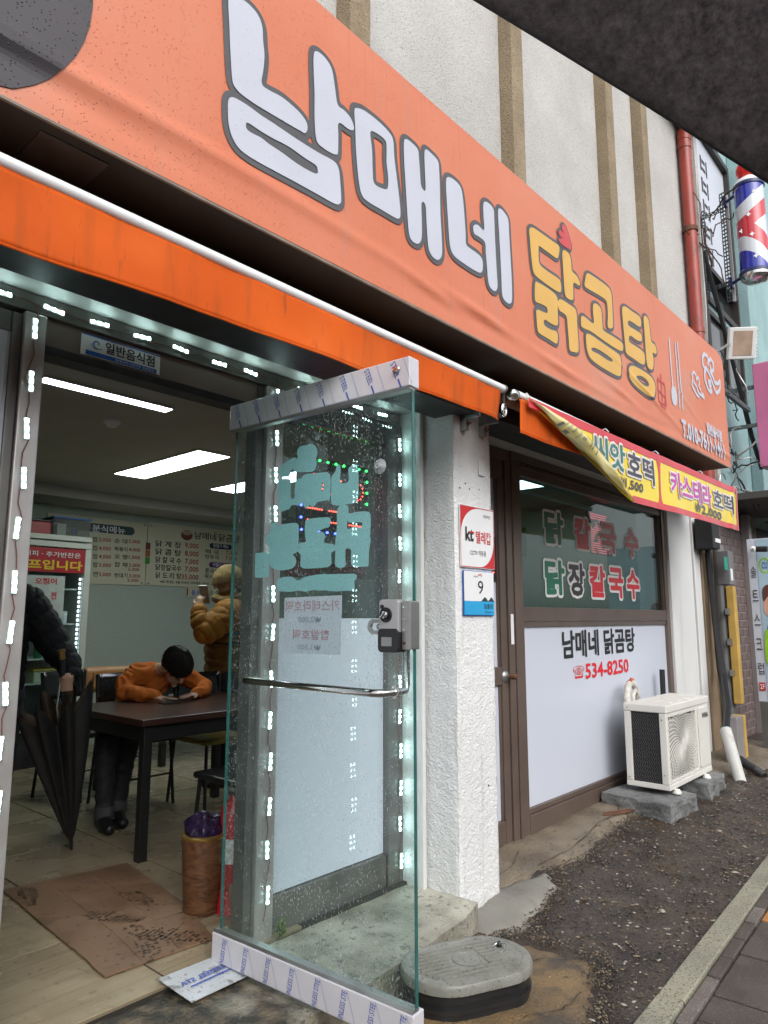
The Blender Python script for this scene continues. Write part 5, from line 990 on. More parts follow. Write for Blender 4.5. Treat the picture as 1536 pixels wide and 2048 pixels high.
block('broken-edged grey concrete block under the near end of the outdoor unit', 4.90, 5.33, 1.79, 2.28, 0.045, 0.165, 2.0, R(-4))
block('grey concrete block under the far end of the outdoor unit', 5.62, 6.06, 1.80, 2.28, 0.055, 0.175, 8.0, R(2))
ac = thing('air_conditioner_unit', 'cream outdoor air conditioner unit with round fan grille standing on concrete blocks', 'air conditioner', (5.55, 2.03, 0.2))
AX0, AX1, AY0, AY1, AZ0, AZ1 = 5.07, 5.99, 1.872, 2.175, 0.205, 0.775
AF = facade(AY0)
b = MB(); b.box(AX0, AX1, AY0 - 0.006, AY1, AZ1 - 0.055, AZ1); b.build('top_cover', m_acw, ac, bevel=0.008)
for k in range(4): MB().box(AX0 + 0.18 + k * 0.17, AX0 + 0.26 + k * 0.17, AY0 + 0.03, AY1 - 0.03, AZ1 - 0.001, AZ1 + 0.004).build('top_rib', m_acw, ac, bevel=0.0015)
MB().box(AX0 + 0.004, AX1 - 0.002, AY0 - 0.002, AY1, AZ0, AZ0 + 0.035).build('base_pan', m_acw, ac, bevel=0.004)
MB().box(AX0 + 0.003, AX0 + 0.05, AY0, AY0 + 0.05, AZ0 + 0.035, AZ1 - 0.055).build('corner_post', m_acw, ac, bevel=0.006)
MB().box(AX0 + 0.003, AX0 + 0.045, AY1 - 0.05, AY1 - 0.002, AZ0 + 0.035, AZ1 - 0.055).build('corner_post', m_acw, ac, bevel=0.006)
MB().box(AX0 + 0.02, AX1 - 0.01, AY0 + 0.05, AY1 - 0.01, AZ0 + 0.03, AZ1 - 0.05).build('coil_block', m_fin, ac)
q = MB()
for i in range(13):
    y = AY0 + 0.052 + i * (AY1 - AY0 - 0.104) / 12; q.tube([(AX0 + 0.014, y + (0.006 if j % 2 else -0.006), AZ0 + 0.037 + j * 0.016) for j in range(30)], 0.0016, 4, False)
q.build('side_guard', M('guard_grey', (0.13, 0.13, 0.13), 0.4), ac)
q = MB()
for j in range(46): q.box(AX0 + 0.016, AX0 + 0.021, AY0 + 0.05, AY1 - 0.05, AZ0 + 0.04 + j * 0.0103, AZ0 + 0.043 + j * 0.0103)
q.build('coil_fins', m_fin, ac)
# front: panel right of the grille, recess and radial grille
GX, GZ_, GR = 5.375, 0.475, 0.225
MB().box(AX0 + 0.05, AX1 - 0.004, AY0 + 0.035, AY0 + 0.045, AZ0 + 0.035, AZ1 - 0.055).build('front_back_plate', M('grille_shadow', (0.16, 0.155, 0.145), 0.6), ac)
MB().box(AX0 + 0.62, AX1 - 0.006, AY0 + 0.001, AY0 + 0.034, AZ0 + 0.036, AZ1 - 0.056).build('front_panel', m_acw, ac, bevel=0.004)
plate(AF, rrect(AX0 + 0.655, AZ0 + 0.06, AX1 - 0.03, AZ1 - 0.075, 0.012), 0.0005, 0.007, m_acw, ac, 'raised_panel', 0.003)
text('WINIA', (AX0 + 0.73, AZ1 - 0.158, AX0 + 0.875, AZ1 - 0.118), AF, m_print_k, ac, 'lettering', 0.02, 0.009)
for (x0, x1, z0, z1) in ((AX0 + 0.05, AX0 + 0.62, AZ1 - 0.085, AZ1 - 0.056), (AX0 + 0.05, AX0 + 0.62, AZ0 + 0.036, AZ0 + 0.06)): MB().box(x0, x1, AY0 + 0.001, AY0 + 0.034, z0, z1).build('grille_rail', m_acw, ac, bevel=0.003)
gx0, gx1, gz0, gz1 = AX0 + 0.052, AX0 + 0.618, AZ0 + 0.06, AZ1 - 0.085
q = MB(); cx_, cz_ = (gx0 + gx1) / 2, (gz0 + gz1) / 2
def inrect(x, z): return gx0 < x < gx1 and gz0 < z < gz1
for k in range(44):
    a0 = 2 * math.pi * k / 44; run = []
    for s_ in range(26):
        r_ = 0.035 + s_ * 0.0145; a = a0 + 0.9 * (r_ / 0.3); x, z = cx_ + r_ * 1.12 * math.cos(a), cz_ + r_ * math.sin(a)
        if inrect(x, z): run.append((x, AY0 + 0.006 - 0.006 * math.cos(min(1.5, r_ * 5)), z))
        else: break
    if len(run) > 1: q.tube(run, 0.0028, 4, False)
for j in range(1, 20):
    r_ = 0.03 + j * 0.0165; run = []
    for i in range(65):
        a = 2 * math.pi * i / 64; x, z = cx_ + r_ * 1.12 * math.cos(a), cz_ + r_ * math.sin(a)
        if inrect(x, z): run.append((x, AY0 + 0.008 - 0.006 * math.cos(min(1.5, r_ * 5)), z))
        else:
            if len(run) > 1: q.tube(run, 0.0019, 4, False)
            run = []
    if len(run) > 1: q.tube(run, 0.0019, 4, False)
q.build('fan_grille', m_acw, ac)
MB().lathe((cx_, AY0 + 0.006, cz_), [(0.048, 0), (0.046, 0.008), (0.0, 0.010)], 24, (0, -1, 0)).build('grille_hub', m_acw, ac, smooth=True)
fb = MB()
for k in range(3):
    for s_ in range(8):
        a = k * 2.094 + s_ * 0.13; a2 = a + 0.13
        fb.add([(cx_ + 0.04 * math.cos(a), AY0 + 0.024 + 0.001 * s_, cz_ + 0.04 * math.sin(a)), (cx_ + 0.21 * math.cos(a), AY0 + 0.020 + 0.0016 * s_, cz_ + 0.21 * math.sin(a)), (cx_ + 0.21 * math.cos(a2), AY0 + 0.0216 + 0.0016 * s_, cz_ + 0.21 * math.sin(a2)), (cx_ + 0.04 * math.cos(a2), AY0 + 0.025 + 0.001 * s_, cz_ + 0.04 * math.sin(a2))], [(0, 1, 2, 3)])
fb.build('fan_blades', M('fan_grey', (0.05, 0.05, 0.048), 0.6), ac)
for x in (AX0 + 0.10, AX1 - 0.18): MB().lathe((x, AY0 - 0.012, AZ0 - 0.03), [(0.03, 0), (0.032, 0.008), (0.02, 0.03), (0.0, 0.031)], 12).build('foot', m_acw, ac)
for x, y, z in ((AX0 + 0.002, AY0 + 0.03, AZ0 + 0.10), (AX0 + 0.002, AY0 + 0.03, AZ1 - 0.10), (AX0 + 0.002, AY1 - 0.025, AZ0 + 0.06), (AX0 + 0.001, AY1 - 0.03, AZ1 - 0.03)): MB().lathe((x, y, z), [(0.006, 0), (0.006, 0.002), (0, 0.003)], 8, (-1, 0, 0)).build('screw', m_steel, ac)
# refrigerant pipe wrapped in white tape, arching over the top to the wall
m_tapew = M('pipe_wrap', (0.58, 0.56, 0.50), 0.6, var=0.15, vs=30, bump=0.002, bs=60)
pp = thing('wrapped_pipe', 'white-taped refrigerant pipes arching behind the outdoor unit', 'pipe', (5.5, 2.25, 0.8))
MB().tube([(5.22, 2.20, 0.72), (5.235, 2.21, 0.80), (5.29, 2.225, 0.87), (5.38, 2.24, 0.895), (5.47, 2.25, 0.875), (5.55, 2.26, 0.80), (5.58, 2.27, 0.7)], 0.024, 10).build('wrap', m_tapew, pp, smooth=True)
MB().tube([(5.33, 2.20, 0.73), (5.36, 2.215, 0.80), (5.43, 2.225, 0.83), (5.50, 2.24, 0.80), (5.53, 2.25, 0.7)], 0.015, 8).build('inner_pipe', m_tapew, pp, smooth=True)
MB().tube([(5.345, 2.222, 0.906), (5.39, 2.236, 0.918), (5.44, 2.244, 0.910)], 0.012, 8).build('tape_band', M('orange_tape', (0.55, 0.12, 0.05), 0.5), pp, smooth=True)
MB().tube([(6.12, 2.27, 0.62), (6.13, 2.27, 0.95)], 0.022, 10).build('black_sleeve', m_rubber, pp, smooth=True)

# ================================================================ oval valve box in front of the step
lid = thing('valve_box', 'oval grey plastic valve box lid with ring pull on a black base', 'manhole cover', (2.31, 1.64, 0.0))
m_lid = M('lid_grey', (0.255, 0.255, 0.225), 0.35, vs=6, col2=(0.18, 0.18, 0.155), bump=0.0008, bs=200, rvar=0.15); speck(m_lid, 90, (0.07, 0.066, 0.058), 0.60, 0.66, 0.75); speck(m_lid, 7, (0.13, 0.12, 0.10), 0.55, 0.7, 0.6)
m_lidk = M('lid_base_black', (0.016, 0.016, 0.017), 0.35, var=0.2, vs=20)
LA = math.atan2(-0.20, 0.42); lu = Vector((math.cos(LA), math.sin(LA), 0)); lv = Vector((-lu.y, lu.x, 0)); LPn = Plane((2.315, 1.64, 0), lu, lv)
def oval(l, w, n=16): 
    s_ = l - w; return [(s_ + w * math.cos(R(-90 + 180 * i / n)), w * math.sin(R(-90 + 180 * i / n))) for i in range(n + 1)] + [(-s_ + w * math.cos(R(90 + 180 * i / n)), w * math.sin(R(90 + 180 * i / n))) for i in range(n + 1)]
def ring_stack(levels):
    q = MB(); n = None
    for (l, w_, z) in levels:
        o_ = oval(l, w_); n = len(o_); q.v += [tuple(LPn(a, b_, z)) for a, b_ in o_]
    for k in range(len(levels) - 1):
        for i in range(n): q.f.append([k * n + i, k * n + (i + 1) % n, (k + 1) * n + (i + 1) % n, (k + 1) * n + i]); q.mi.append(0)
    q.f.append(list(range((len(levels) - 1) * n, len(levels) * n))); q.mi.append(0); return q
ring_stack([(0.242, 0.152, -0.02), (0.242, 0.152, 0.03), (0.249, 0.159, 0.031), (0.249, 0.159, 0.045), (0.237, 0.147, 0.046), (0.237, 0.147, 0.062), (0.245, 0.155, 0.063), (0.245, 0.155, 0.095)]).build('base', m_lidk, lid, smooth=True, angle=30)
ring_stack([(0.250, 0.162, 0.090), (0.255, 0.167, 0.093), (0.255, 0.167, 0.117), (0.250, 0.162, 0.125), (0.240, 0.152, 0.1285), (0.222, 0.134, 0.129), (0.218, 0.130, 0.126)]).build('lid', m_lid, lid, smooth=True, angle=35)
for k in range(9):
    t = -0.10 + k * 0.025; hl = 0.088 + math.sqrt(max(0, 0.125 ** 2 - t * t)) - 0.01
    for a0, a1 in (((-hl, hl),) if abs(t) > 0.055 else ((-hl, -0.062), (0.062, hl - 0.06))):
        if a1 > a0: MB().prism([LPn(a0, t - 0.004, 0.1255), LPn(a1, t - 0.004, 0.1255), LPn(a1, t + 0.004, 0.1255), LPn(a0, t + 0.004, 0.1255)], (0, 0, 0.0055)).build('rib', m_lid, lid)
MB().lathe(LPn(0, 0, 0.1255), [(0.055, 0), (0.055, 0.004), (0.048, 0.004), (0.046, 0.002), (0, 0.002)], 28).build('lid_disc', m_lid, lid)
rp_ = LPn(0.165, 0.04, 0.127)
MB().lathe(rp_, [(0.011, 0), (0.010, 0.010), (0.006, 0.018), (0, 0.019)], 10).build('ring_boss', m_lidk, lid)
MB().tube([rp_ + Vector((-0.018 + 0.024 * math.cos(a), -0.012 + 0.024 * math.sin(a), 0.006 + 0.008 * math.cos(a))) for a in [i * 0.3142 for i in range(21)]], 0.0028, 8).build('ring_pull', m_chrome, lid, smooth=True)

# ================================================================ small things on the ground by the door
m_mat = M('wet_cardboard', (0.255, 0.155, 0.092), 0.5, vs=3.5, col2=(0.17, 0.10, 0.06), bump=0.0012, bs=30, rvar=0.2); speck(m_mat, 60, (0.14, 0.08, 0.045), 0.64, 0.70, 0.6); speck(m_mat, 4, (0.085, 0.05, 0.03), 0.56, 0.66, 0.7); speck(m_mat, 38, (0.07, 0.042, 0.026), 0.62, 0.66, 0.7)
def mat_sheet(label, pts, z, seed):
    t = thing('cardboard_mat', label, 'cardboard', (1.6, 3, z), 'cardboard laid on the wet floor')
    P = []
    for i in range(4):
        a, b_ = Vector(pts[i]), Vector(pts[(i + 1) % 4])
        for k in range(12): p = a.lerp(b_, k / 12); P.append((p.x + 0.006 * noise.noise(Vector((p.x * 9, p.y * 9, seed))), p.y + 0.006 * noise.noise(Vector((p.y * 9, p.x * 9, seed + 3)))))
    MB().prism([(x, y, z) for x, y in P], (0, 0, 0.006)).build('sheet', m_mat, t)
    e = [Vector(p) for p in pts]
    for f_ in (0.33, 0.66):
        a, b_ = e[0].lerp(e[1], f_), e[3].lerp(e[2], f_)
        MB().tube([(a.x, a.y, z + 0.0055), ((a.x + b_.x) / 2, (a.y + b_.y) / 2, z + 0.0065), (b_.x, b_.y, z + 0.0055)], 0.002, 5).build('crease', m_mat, t)
    return t
c1 = mat_sheet('larger flattened cardboard mat with shoe prints, farther inside the doorway', [(1.37, 2.79), (1.88, 2.775), (1.985, 3.52), (1.42, 3.61)], FZ + 0.004, 2)
c2 = mat_sheet('smaller flattened cardboard mat at the threshold with a torn edge', [(1.345, 2.50), (1.78, 2.465), (1.865, 2.765), (1.375, 2.80)], FZ + 0.005, 9)
# shoe prints in the wet card
m_wetp = M('wet_print', (0.05, 0.03, 0.018), 0.35, var=0.3, vs=30)
def shoe_print(cx, cy, ang, z, parent, n=1.0):
    q = MB(); r_ = random.Random(int(cx * 1000)); c, s_ = math.cos(ang), math.sin(ang)
    for i in range(12):
        wd = 0.042 if i > 3 else 0.032
        for j in range(5):
            if r_.random() < 0.3: continue
            u, v = (i - 6) * 0.022 + r_.uniform(-.003, .003), (j - 2) * wd / 2.4 + r_.uniform(-.003, .003)
            if abs(v) > wd * math.sqrt(max(0.05, 1 - ((i - 6) / 7) ** 2)): continue
            x, y = cx + u * c - v * s_, cy + u * s_ + v * c; k = r_.randint(5, 7); rr = r_.uniform(0.005, 0.009)
            q.add([(x + rr * 1.3 * math.cos(a + ang) * r_.uniform(.7, 1.1), y + rr * math.sin(a + ang) * r_.uniform(.7, 1.1), z) for a in [6.283 * t / k for t in range(k)]], [list(range(k))])
    q.build('shoe_print', m_wetp, parent)
shoe_print(1.62, 2.69, 1.75, FZ + 0.0125, c2); shoe_print(1.56, 2.58, 1.2, FZ + 0.0125, c2); shoe_print(1.70, 2.58, 1.9, FZ + 0.0125, c2); shoe_print(1.47, 3.45, 1.3, FZ + 0.0115, c1); shoe_print(1.60, 2.95, 2.0, FZ + 0.0115, c1); shoe_print(1.78, 3.05, 1.6, FZ + 0.0115, c1)
# offcut of stainless sheet by the threshold
so = thing('steel_offcut', 'offcut of stainless sheet in printed film lying under the door', 'metal sheet', (1.62, 2.3, 0.12))
q = MB(); q.prism([(1.455, 2.335, 0.142), (1.47, 2.15, 0.124), (1.76, 2.155, 0.122), (1.77, 2.33, 0.138)], (0, 0, 0.003)); o = q.build('sheet', speck(speck(M('dirty_film_steel', (0.50, 0.53, 0.56), 0.3, var=0.08, vs=6), 14, (0.10, 0.09, 0.07), 0.55, 0.66, 0.8), 70, (0.12, 0.10, 0.08), 0.6, 0.68, 0.7), so)
SP = Plane((1.49, 2.215, 0.1345), (1, 0.01, 0.0), (0, 1, 0.09)); text('STAINLESSEEL STA', (0.0, 0.02, 0.27, 0.045), SP, m_blueln, o, 'lettering', 0.02, 0.003, True); quad(SP, 0.02, -0.002, 0.27, 0.005, m_blueln, o, 'film_print_line', 0.0032)
# weed at the foot of the side window
m_leaf = M('weed_leaf', (0.10, 0.20, 0.035), 0.5, var=0.3, vs=30)
wd = thing('weed', 'small green weed sprouting at the foot of the side window', 'plant', (1.965, 2.30, 0.115))
for k in range(14):
    a = k * 2.4; h = 0.012 + 0.055 * (k / 14); L = 0.045 - 0.02 * (k / 14); dx, dy = math.cos(a), -abs(math.sin(a)) * 0.8
    b0 = Vector((1.965, 2.296, 0.115 + h)); tip = b0 + Vector((dx * L, dy * L, 0.018)); sd_ = Vector((-dy, dx, 0)) * 0.011; mid = b0.lerp(tip, 0.5) + Vector((0, 0, 0.006))
    MB().add([b0, mid + sd_, tip, mid - sd_, b0 - Vector((0, 0, .001)), mid + sd_ * .9 - Vector((0, 0, .001)), tip - Vector((0, 0, .001)), mid - sd_ * .9 - Vector((0, 0, .001))], [(0, 1, 2, 3), (7, 6, 5, 4), (0, 4, 5, 1), (1, 5, 6, 2), (2, 6, 7, 3), (3, 7, 4, 0)]).build('leaf', m_leaf, wd)
MB().tube([(1.965, 2.297, 0.11), (1.966, 2.294, 0.15), (1.963, 2.29, 0.185)], 0.002, 6).build('stem', m_leaf, wd)
rb = MB(); rb.add([(4.62, 2.16, 0.0), (4.72, 2.09, 0.0), (4.83, 2.06, 0.0), (4.95, 2.05, 0), (4.86, 2.10, 0), (4.76, 2.15, 0), (4.68, 2.18, 0)], [list(range(7))])
rb.v = [(x, y, gz(x, y) + 0.014 + 0.006 * noise.noise(Vector((x * 30, y * 30, 0)))) for x, y, z in rb.v]
o = rb.build('rusty_scrap', m_rust, solid=0.006); tag(o, 'flat rusty brown scrap lying on the concrete before the blocks', 'scrap')
# ================================================================ downpipe and neighbouring building
m_dpipe = M('red_downpipe', (0.30, 0.045, 0.03), 0.35, var=0.12, vs=6); speck(m_dpipe, 12, (0.12, 0.03, 0.025), 0.6, 0.72, 0.6, stretch=(2, 2, 0.4))
dp = thing('red_downpipe', 'red rainwater downpipe at the end of the white stucco wall', 'pipe', (7.75, 2.27, 2.6))
MB().tube([(7.75, 2.265, 2.64), (7.75, 2.265, 6.86)], 0.068, 16).build('pipe', m_dpipe, dp, smooth=True)
MB().tube([(7.75, 2.265, 6.80), (7.75, 2.26, 6.90), (7.77, 2.22, 7.0), (7.80, 2.14, 7.06), (7.84, 2.02, 7.08), (7.86, 1.86, 7.10)], 0.074, 16).build('elbow', m_dpipe, dp, smooth=True)
MB().lathe((7.75, 2.265, 5.70), [(0.07, -0.03), (0.082, -0.028), (0.082, 0.02), (0.07, 0.022)], 16).build('bracket_band', m_rust, dp, smooth=True)
for z in (4.5, 6.72): MB().lathe((7.75, 2.265, z), [(0.069, -0.03), (0.075, -0.028), (0.075, 0.028), (0.069, 0.03)], 16).build('socket', m_dpipe, dp, smooth=True)
def cable(label, pts, r=0.012, grp='loose cables on the neighbouring wall', mat=None):
    o = MB().tube(pts, r, 6).build('cable', mat or m_cable, smooth=True); return tag(o, label, 'cable', grp)
cable('thick black cable running down beside the red downpipe', [(7.92, 2.24, 7.1), (7.91, 2.23, 6.5), (7.93, 2.22, 5.6), (7.95, 2.22, 4.9), (7.90, 2.2, 4.3), (7.84, 2.19, 4.05)], 0.03)
cable('black cable slanting from the downpipe down behind the floodlight', [(7.95, 2.2, 5.5), (8.2, 2.15, 4.9), (8.5, 2.1, 4.2), (8.75, 2.05, 3.5), (8.9, 2.0, 3.1)], 0.026)
def bundle(label, seed, c, n, spread, name='cable_bundle', cat='cables', mats=None):
    r_ = random.Random(seed); t = thing(name, label, cat, c)
    for k in range(n):
        p = Vector(c) + Vector((r_.uniform(-1, 1) * spread, r_.uniform(-.5, .5) * spread * 0.4, r_.uniform(-1, 1) * spread)); pts = [p]
        d = Vector((r_.uniform(-1, 1), r_.uniform(-.3, .3), r_.uniform(-1, 1)))
        for i in range(7):
            d = (d + Vector((r_.uniform(-.7, .7), r_.uniform(-.3, .3), r_.uniform(-.8, .6)))).normalized(); p = p + d * spread * 0.28; p.y = min(p.y, 2.28); pts.append(p.copy())
        MB().tube(pts, r_.uniform(0.004, 0.011), 5).build('strand' if not mats else 'twig', mats or (m_cable if r_.random() < 0.75 else m_steel), t, smooth=True)
    return t
bundle('tangle of black cables under the pink sign box', 4, (8.15, 2.12, 2.98), 16, 0.24)
bundle('dry creeper twigs tangled beside the red downpipe', 8, (7.98, 2.16, 5.75), 12, 0.25, 'dry_creeper', 'plant', M('twig_brown', (0.07, 0.035, 0.02), 0.8))
bundle('thin loose wires hanging below the floodlight', 11, (8.0, 2.05, 3.75), 7, 0.35)

m_teal_w = M('turquoise_stucco', (0.33, 0.49, 0.50), 0.8, vs=2, col2=(0.26, 0.40, 0.41), bump=0.008, bs=60); speck(m_teal_w, 3, (0.22, 0.27, 0.26), 0.6, 0.75, 0.5, stretch=(3, 3, 0.4))
nb = thing('turquoise_building', 'turquoise stucco neighbouring building beyond the red downpipe', 'building', (9.5, 2.5, 0))
MB().box(7.87, 14, 2.30, 2.6, 2.62, 5.05).build('wall', m_teal_w, nb); MB().box(7.87, 8.13, 2.30, 2.6, 5.052, 9.0).build('wall', m_teal_w, nb)
MB().box(9.62, 14, 2.30, 2.6, 5.052, 9.0).build('wall', m_teal_w, nb); MB().box(8.132, 9.618, 2.30, 2.6, 7.42, 9.0).build('wall', m_teal_w, nb)
MB().box(9.66, 9.98, 2.16, 2.298, 2.62, 9.0).build('corner_pier', m_teal_w, nb, bevel=0.01)
MB().box(7.88, 7.985, 2.2, 2.298, 2.62, 9.0).build('white_edge_strip', m_stucco, nb)
m_dkfr = M('dark_window_frame', (0.035, 0.03, 0.028), 0.5, var=0.2)
wn = MB()
for (x0, x1, z0, z1) in ((8.135, 9.615, 7.34, 7.418), (8.135, 9.615, 5.056, 5.13), (8.135, 8.20, 5.13, 7.34), (9.55, 9.615, 5.13, 7.34), (8.2, 9.55, 5.50, 5.56)): wn.box(x0, x1, 2.27, 2.42, z0, z1)
wf = wn.build('window_frame', m_dkfr, nb)
MB().box(8.2, 9.55, 2.36, 2.37, 5.132, 5.498).build('pane', M('dark_pane', (0.03, 0.035, 0.035), 0.08), wf)
vs_ = MB().box(8.2, 9.55, 2.33, 2.345, 5.562, 7.338).build('window_poster', m_film, wf)
q = MB(); rr_ = random.Random(2)
NPl = facade(2.33)
for k in range(5):
    z = 7.0 - k * 0.30
    for (dx, dz, w_, h_) in ((0, 0, .05, .2), (.07, .05, .12, .045), (.07, -.06, .12, .045), (.22, 0, .045, .22)): q.add([NPl(8.55 + dx, z + dz - h_ / 2, .003), NPl(8.55 + dx + w_, z + dz - h_ / 2, .003), NPl(8.55 + dx + w_, z + dz + h_ / 2, .003), NPl(8.55 + dx, z + dz + h_ / 2, .003)], [(0, 1, 2, 3)])
q.build('poster_print', m_print_k, nb)
wn = MB()
for (x0, x1, z0, z1) in ((8.15, 9.55, 4.86, 4.92), (8.15, 9.55, 4.08, 4.14), (8.15, 8.21, 4.14, 4.86), (9.49, 9.55, 4.14, 4.86), (8.8, 8.86, 4.14, 4.86)): wn.box(x0, x1, 2.25, 2.30, z0, z1)
wf2 = wn.build('window_frame', m_dkfr, nb); MB().box(8.212, 9.488, 2.285, 2.296, 4.142, 4.858).build('pane', M('grey_pane', (0.10, 0.11, 0.11), 0.1), wf2)

# slotted steel frame that holds the barber pole
m_slot = M('slotted_steel', (0.13, 0.16, 0.16), 0.5, metal=0.5, var=0.2, vs=20)
sf = thing('slotted_steel_frame', 'grey slotted-angle steel bracket frame beside the barber pole', 'bracket', (8.3, 2.2, 5.1))
def slotted(p0, p1, w_, side):
    p0, p1, side = Vector(p0), Vector(p1), Vector(side).normalized(); d = (p1 - p0).normalized(); n_ = d.cross(side); L = (p1 - p0).length; q = MB()
    for s_ in (-1, 0, 1): q.obox((p0 + p1) / 2 + side * s_ * w_ * 0.44, d, side, n_, L / 2, w_ * 0.07, 0.003)
    k = int(L / 0.045)
    for i in range(k + 1): q.obox(p0 + d * L * i / k, d, side, n_, 0.008, w_ * 0.44, 0.0025)
    q.build('slotted_bar', m_slot, sf)
slotted((8.3, 2.05, 4.98), (8.3, 2.05, 6.32), 0.07, (0.3, 1, 0)); slotted((8.3, 2.285, 5.05), (8.3, 2.285, 6.18), 0.06, (0.3, 1, 0))
slotted((8.3, 2.29, 6.10), (8.3, 2.05, 6.12), 0.05, (0, 0, 1)); slotted((8.3, 2.29, 5.18), (8.3, 2.05, 5.20), 0.05, (0, 0, 1))
MB().box(8.33, 8.36, 2.00, 2.03, 4.98, 6.3).build('white_edge_angle', m_white, sf)
# barber pole
bp_ = thing('barber_pole', 'barber pole with red, white and blue spiral and a red ball on top', 'barber pole', (8.2, 1.745, 5.2))
BX, BY, B0, B1, BR = 8.2, 1.745, 5.17, 6.21, 0.152
m_pole = bpy.data.materials.new('barber_spiral'); m_pole.use_nodes = True
n, l, b_ = nodes_of(m_pole); b_.inputs['Roughness'].default_value = 0.15; b_.inputs['Coat Weight'].default_value = 0.6
tc = n.new('ShaderNodeTexCoord'); sp = n.new('ShaderNodeSeparateXYZ'); l.new(tc.outputs['Object'], sp.inputs[0])
# printed bands bent into an arrow: |height from the middle| against the position round the drum
dx_ = n.new('ShaderNodeMath'); dx_.operation = 'MULTIPLY'; dx_.inputs[1].default_value = 0.663 / 0.152; l.new(sp.outputs['X'], dx_.inputs[0])
dy_ = n.new('ShaderNodeMath'); dy_.operation = 'MULTIPLY_ADD'; dy_.inputs[1].default_value = -0.748 / 0.152; l.new(sp.outputs['Y'], dy_.inputs[0]); l.new(dx_.outputs[0], dy_.inputs[2])
zz = n.new('ShaderNodeMath'); zz.operation = 'SUBTRACT'; zz.inputs[1].default_value = 0.49; l.new(sp.outputs['Z'], zz.inputs[0]); za = n.new('ShaderNodeMath'); za.operation = 'ABSOLUTE'; l.new(zz.outputs[0], za.inputs[0])
ss = n.new('ShaderNodeMath'); ss.operation = 'MULTIPLY_ADD'; ss.inputs[1].default_value = -0.136; l.new(dy_.outputs[0], ss.inputs[0]); l.new(za.outputs[0], ss.inputs[2])
s2 = n.new('ShaderNodeMath'); s2.operation = 'ADD'; s2.inputs[1].default_value = 0.2; l.new(ss.outputs[0], s2.inputs[0])
rp = n.new('ShaderNodeValToRGB'); rp.color_ramp.interpolation = 'CONSTANT'; e = rp.color_ramp.elements; WHT = (0.62, 0.66, 0.72, 1)
e[0].position = 0; e[0].color = WHT; e[1].position = 0.24; e[1].color = (0.55, 0.03, 0.05, 1)
for pos, c in ((0.43, WHT), (0.60, (0.02, 0.03, 0.34, 1)), (0.82, WHT)): k = e.new(pos); k.color = c
l.new(s2.outputs[0], rp.inputs['Fac']); l.new(rp.outputs['Color'], b_.inputs['Base Color'])
def at_root(mb, name, mat, **kw): return mb.build(name, mat, bp_, **kw)
MB().lathe((BX, BY, B0), [(BR, 0), (BR, B1 - B0)], 40).build('spiral_drum', m_pole, bp_, smooth=True, angle=60)
m_ring = M('blue_ring', (0.015, 0.03, 0.12), 0.3, var=0.1); m_red = M('red_dome', (0.70, 0.015, 0.01), 0.2, var=0.03)
for z in (B0, B1): MB().lathe((BX, BY, z), [(BR + 0.001, -0.02), (BR + 0.012, -0.018), (BR + 0.012, 0.018), (BR + 0.001, 0.02)], 40).build('blue_ring', m_ring, bp_, smooth=True)
MB().lathe((BX, BY, B1 + 0.02), [(BR + 0.004, 0), (BR - 0.005, 0.04), (0.11, 0.07), (0.075, 0.085), (0.07, 0.1)], 32).build('top_cap', m_white, bp_, smooth=True)
MB().ball((BX, BY, B1 + 0.215), 0.118, 24, 16).build('red_ball', m_red, bp_, smooth=True)
MB().lathe((BX, BY, B0 - 0.02), [(BR + 0.004, 0), (BR, -0.03), (0.12, -0.055), (0.115, -0.065), (0.08, -0.075), (0.05, -0.08), (0.045, -0.06), (0.0, -0.058)], 32).build('bottom_cap', m_chrome, bp_, smooth=True)
for z in (B0 + 0.01, B1 - 0.02):
    MB().tube([(8.28, 2.03, z - 0.02), (8.24, 1.93, z), (8.21, 1.89, z)], 0.018, 8).build('bracket_arm', m_ring, bp_); MB().box(8.25, 8.31, 2.0, 2.03, z - 0.06, z + 0.06).build('bracket_plate', m_ring, bp_)
m_star = M('star_white', (0.85, 0.87, 0.9), 0.2)
for k, (dx, z) in enumerate(((0.05, 6.07), (-0.02, 5.81), (0.0, 5.57), (0.02, 5.31), (-0.10, 5.65))):
    cd = Vector((-BX, -BY, 0)).normalized(); sd_ = Vector((-cd.y, cd.x, 0)); c = Vector((BX, BY, z)) + sd_ * dx + cd * math.sqrt(BR ** 2 - dx ** 2) ; s_ = 0.03
    MB().add([c + (sd_ * a + Vector((0, 0, b2))) + cd * 0.004 for a, b2 in ((s_, 0), (.01, .01), (0, s_), (-.01, .01), (-s_, 0), (-.01, -.01), (0, -s_), (.01, -.01))], [list(range(8))]).build('star_print', m_star, bp_)
# floodlight on an arm from the sign's top corner
fl_ = thing('floodlight', 'square white floodlight on an arm at the top end of the orange sign', 'lamp', (7.1, 1.7, 4.0))
fc = Vector((7.05, 1.67, 3.985)); fn_ = Vector((-0.80, -0.50, -0.30)).normalized(); fu = Vector((0.62, -0.78, 0)).normalized(); fu = (fu - fn_ * fu.dot(fn_)).normalized(); fv = fn_.cross(fu) * -1
MB().obox(fc, fu, fv, fn_, 0.125, 0.15, 0.03).build('body', m_white, fl_, bevel=0.008)
MB().obox(fc + fn_ * 0.0315, fu, fv, fn_, 0.085, 0.115, 0.002).build('lens', M('lamp_lens', (0.45, 0.33, 0.25), 0.15, vs=8, var=0.15), fl_)
for k in range(9): MB().obox(fc + fu * 0.131 + fv * (-0.13 + k * 0.0325), fu, fv, fn_, 0.008, 0.005, 0.025).build('cooling_fin', m_white, fl_)
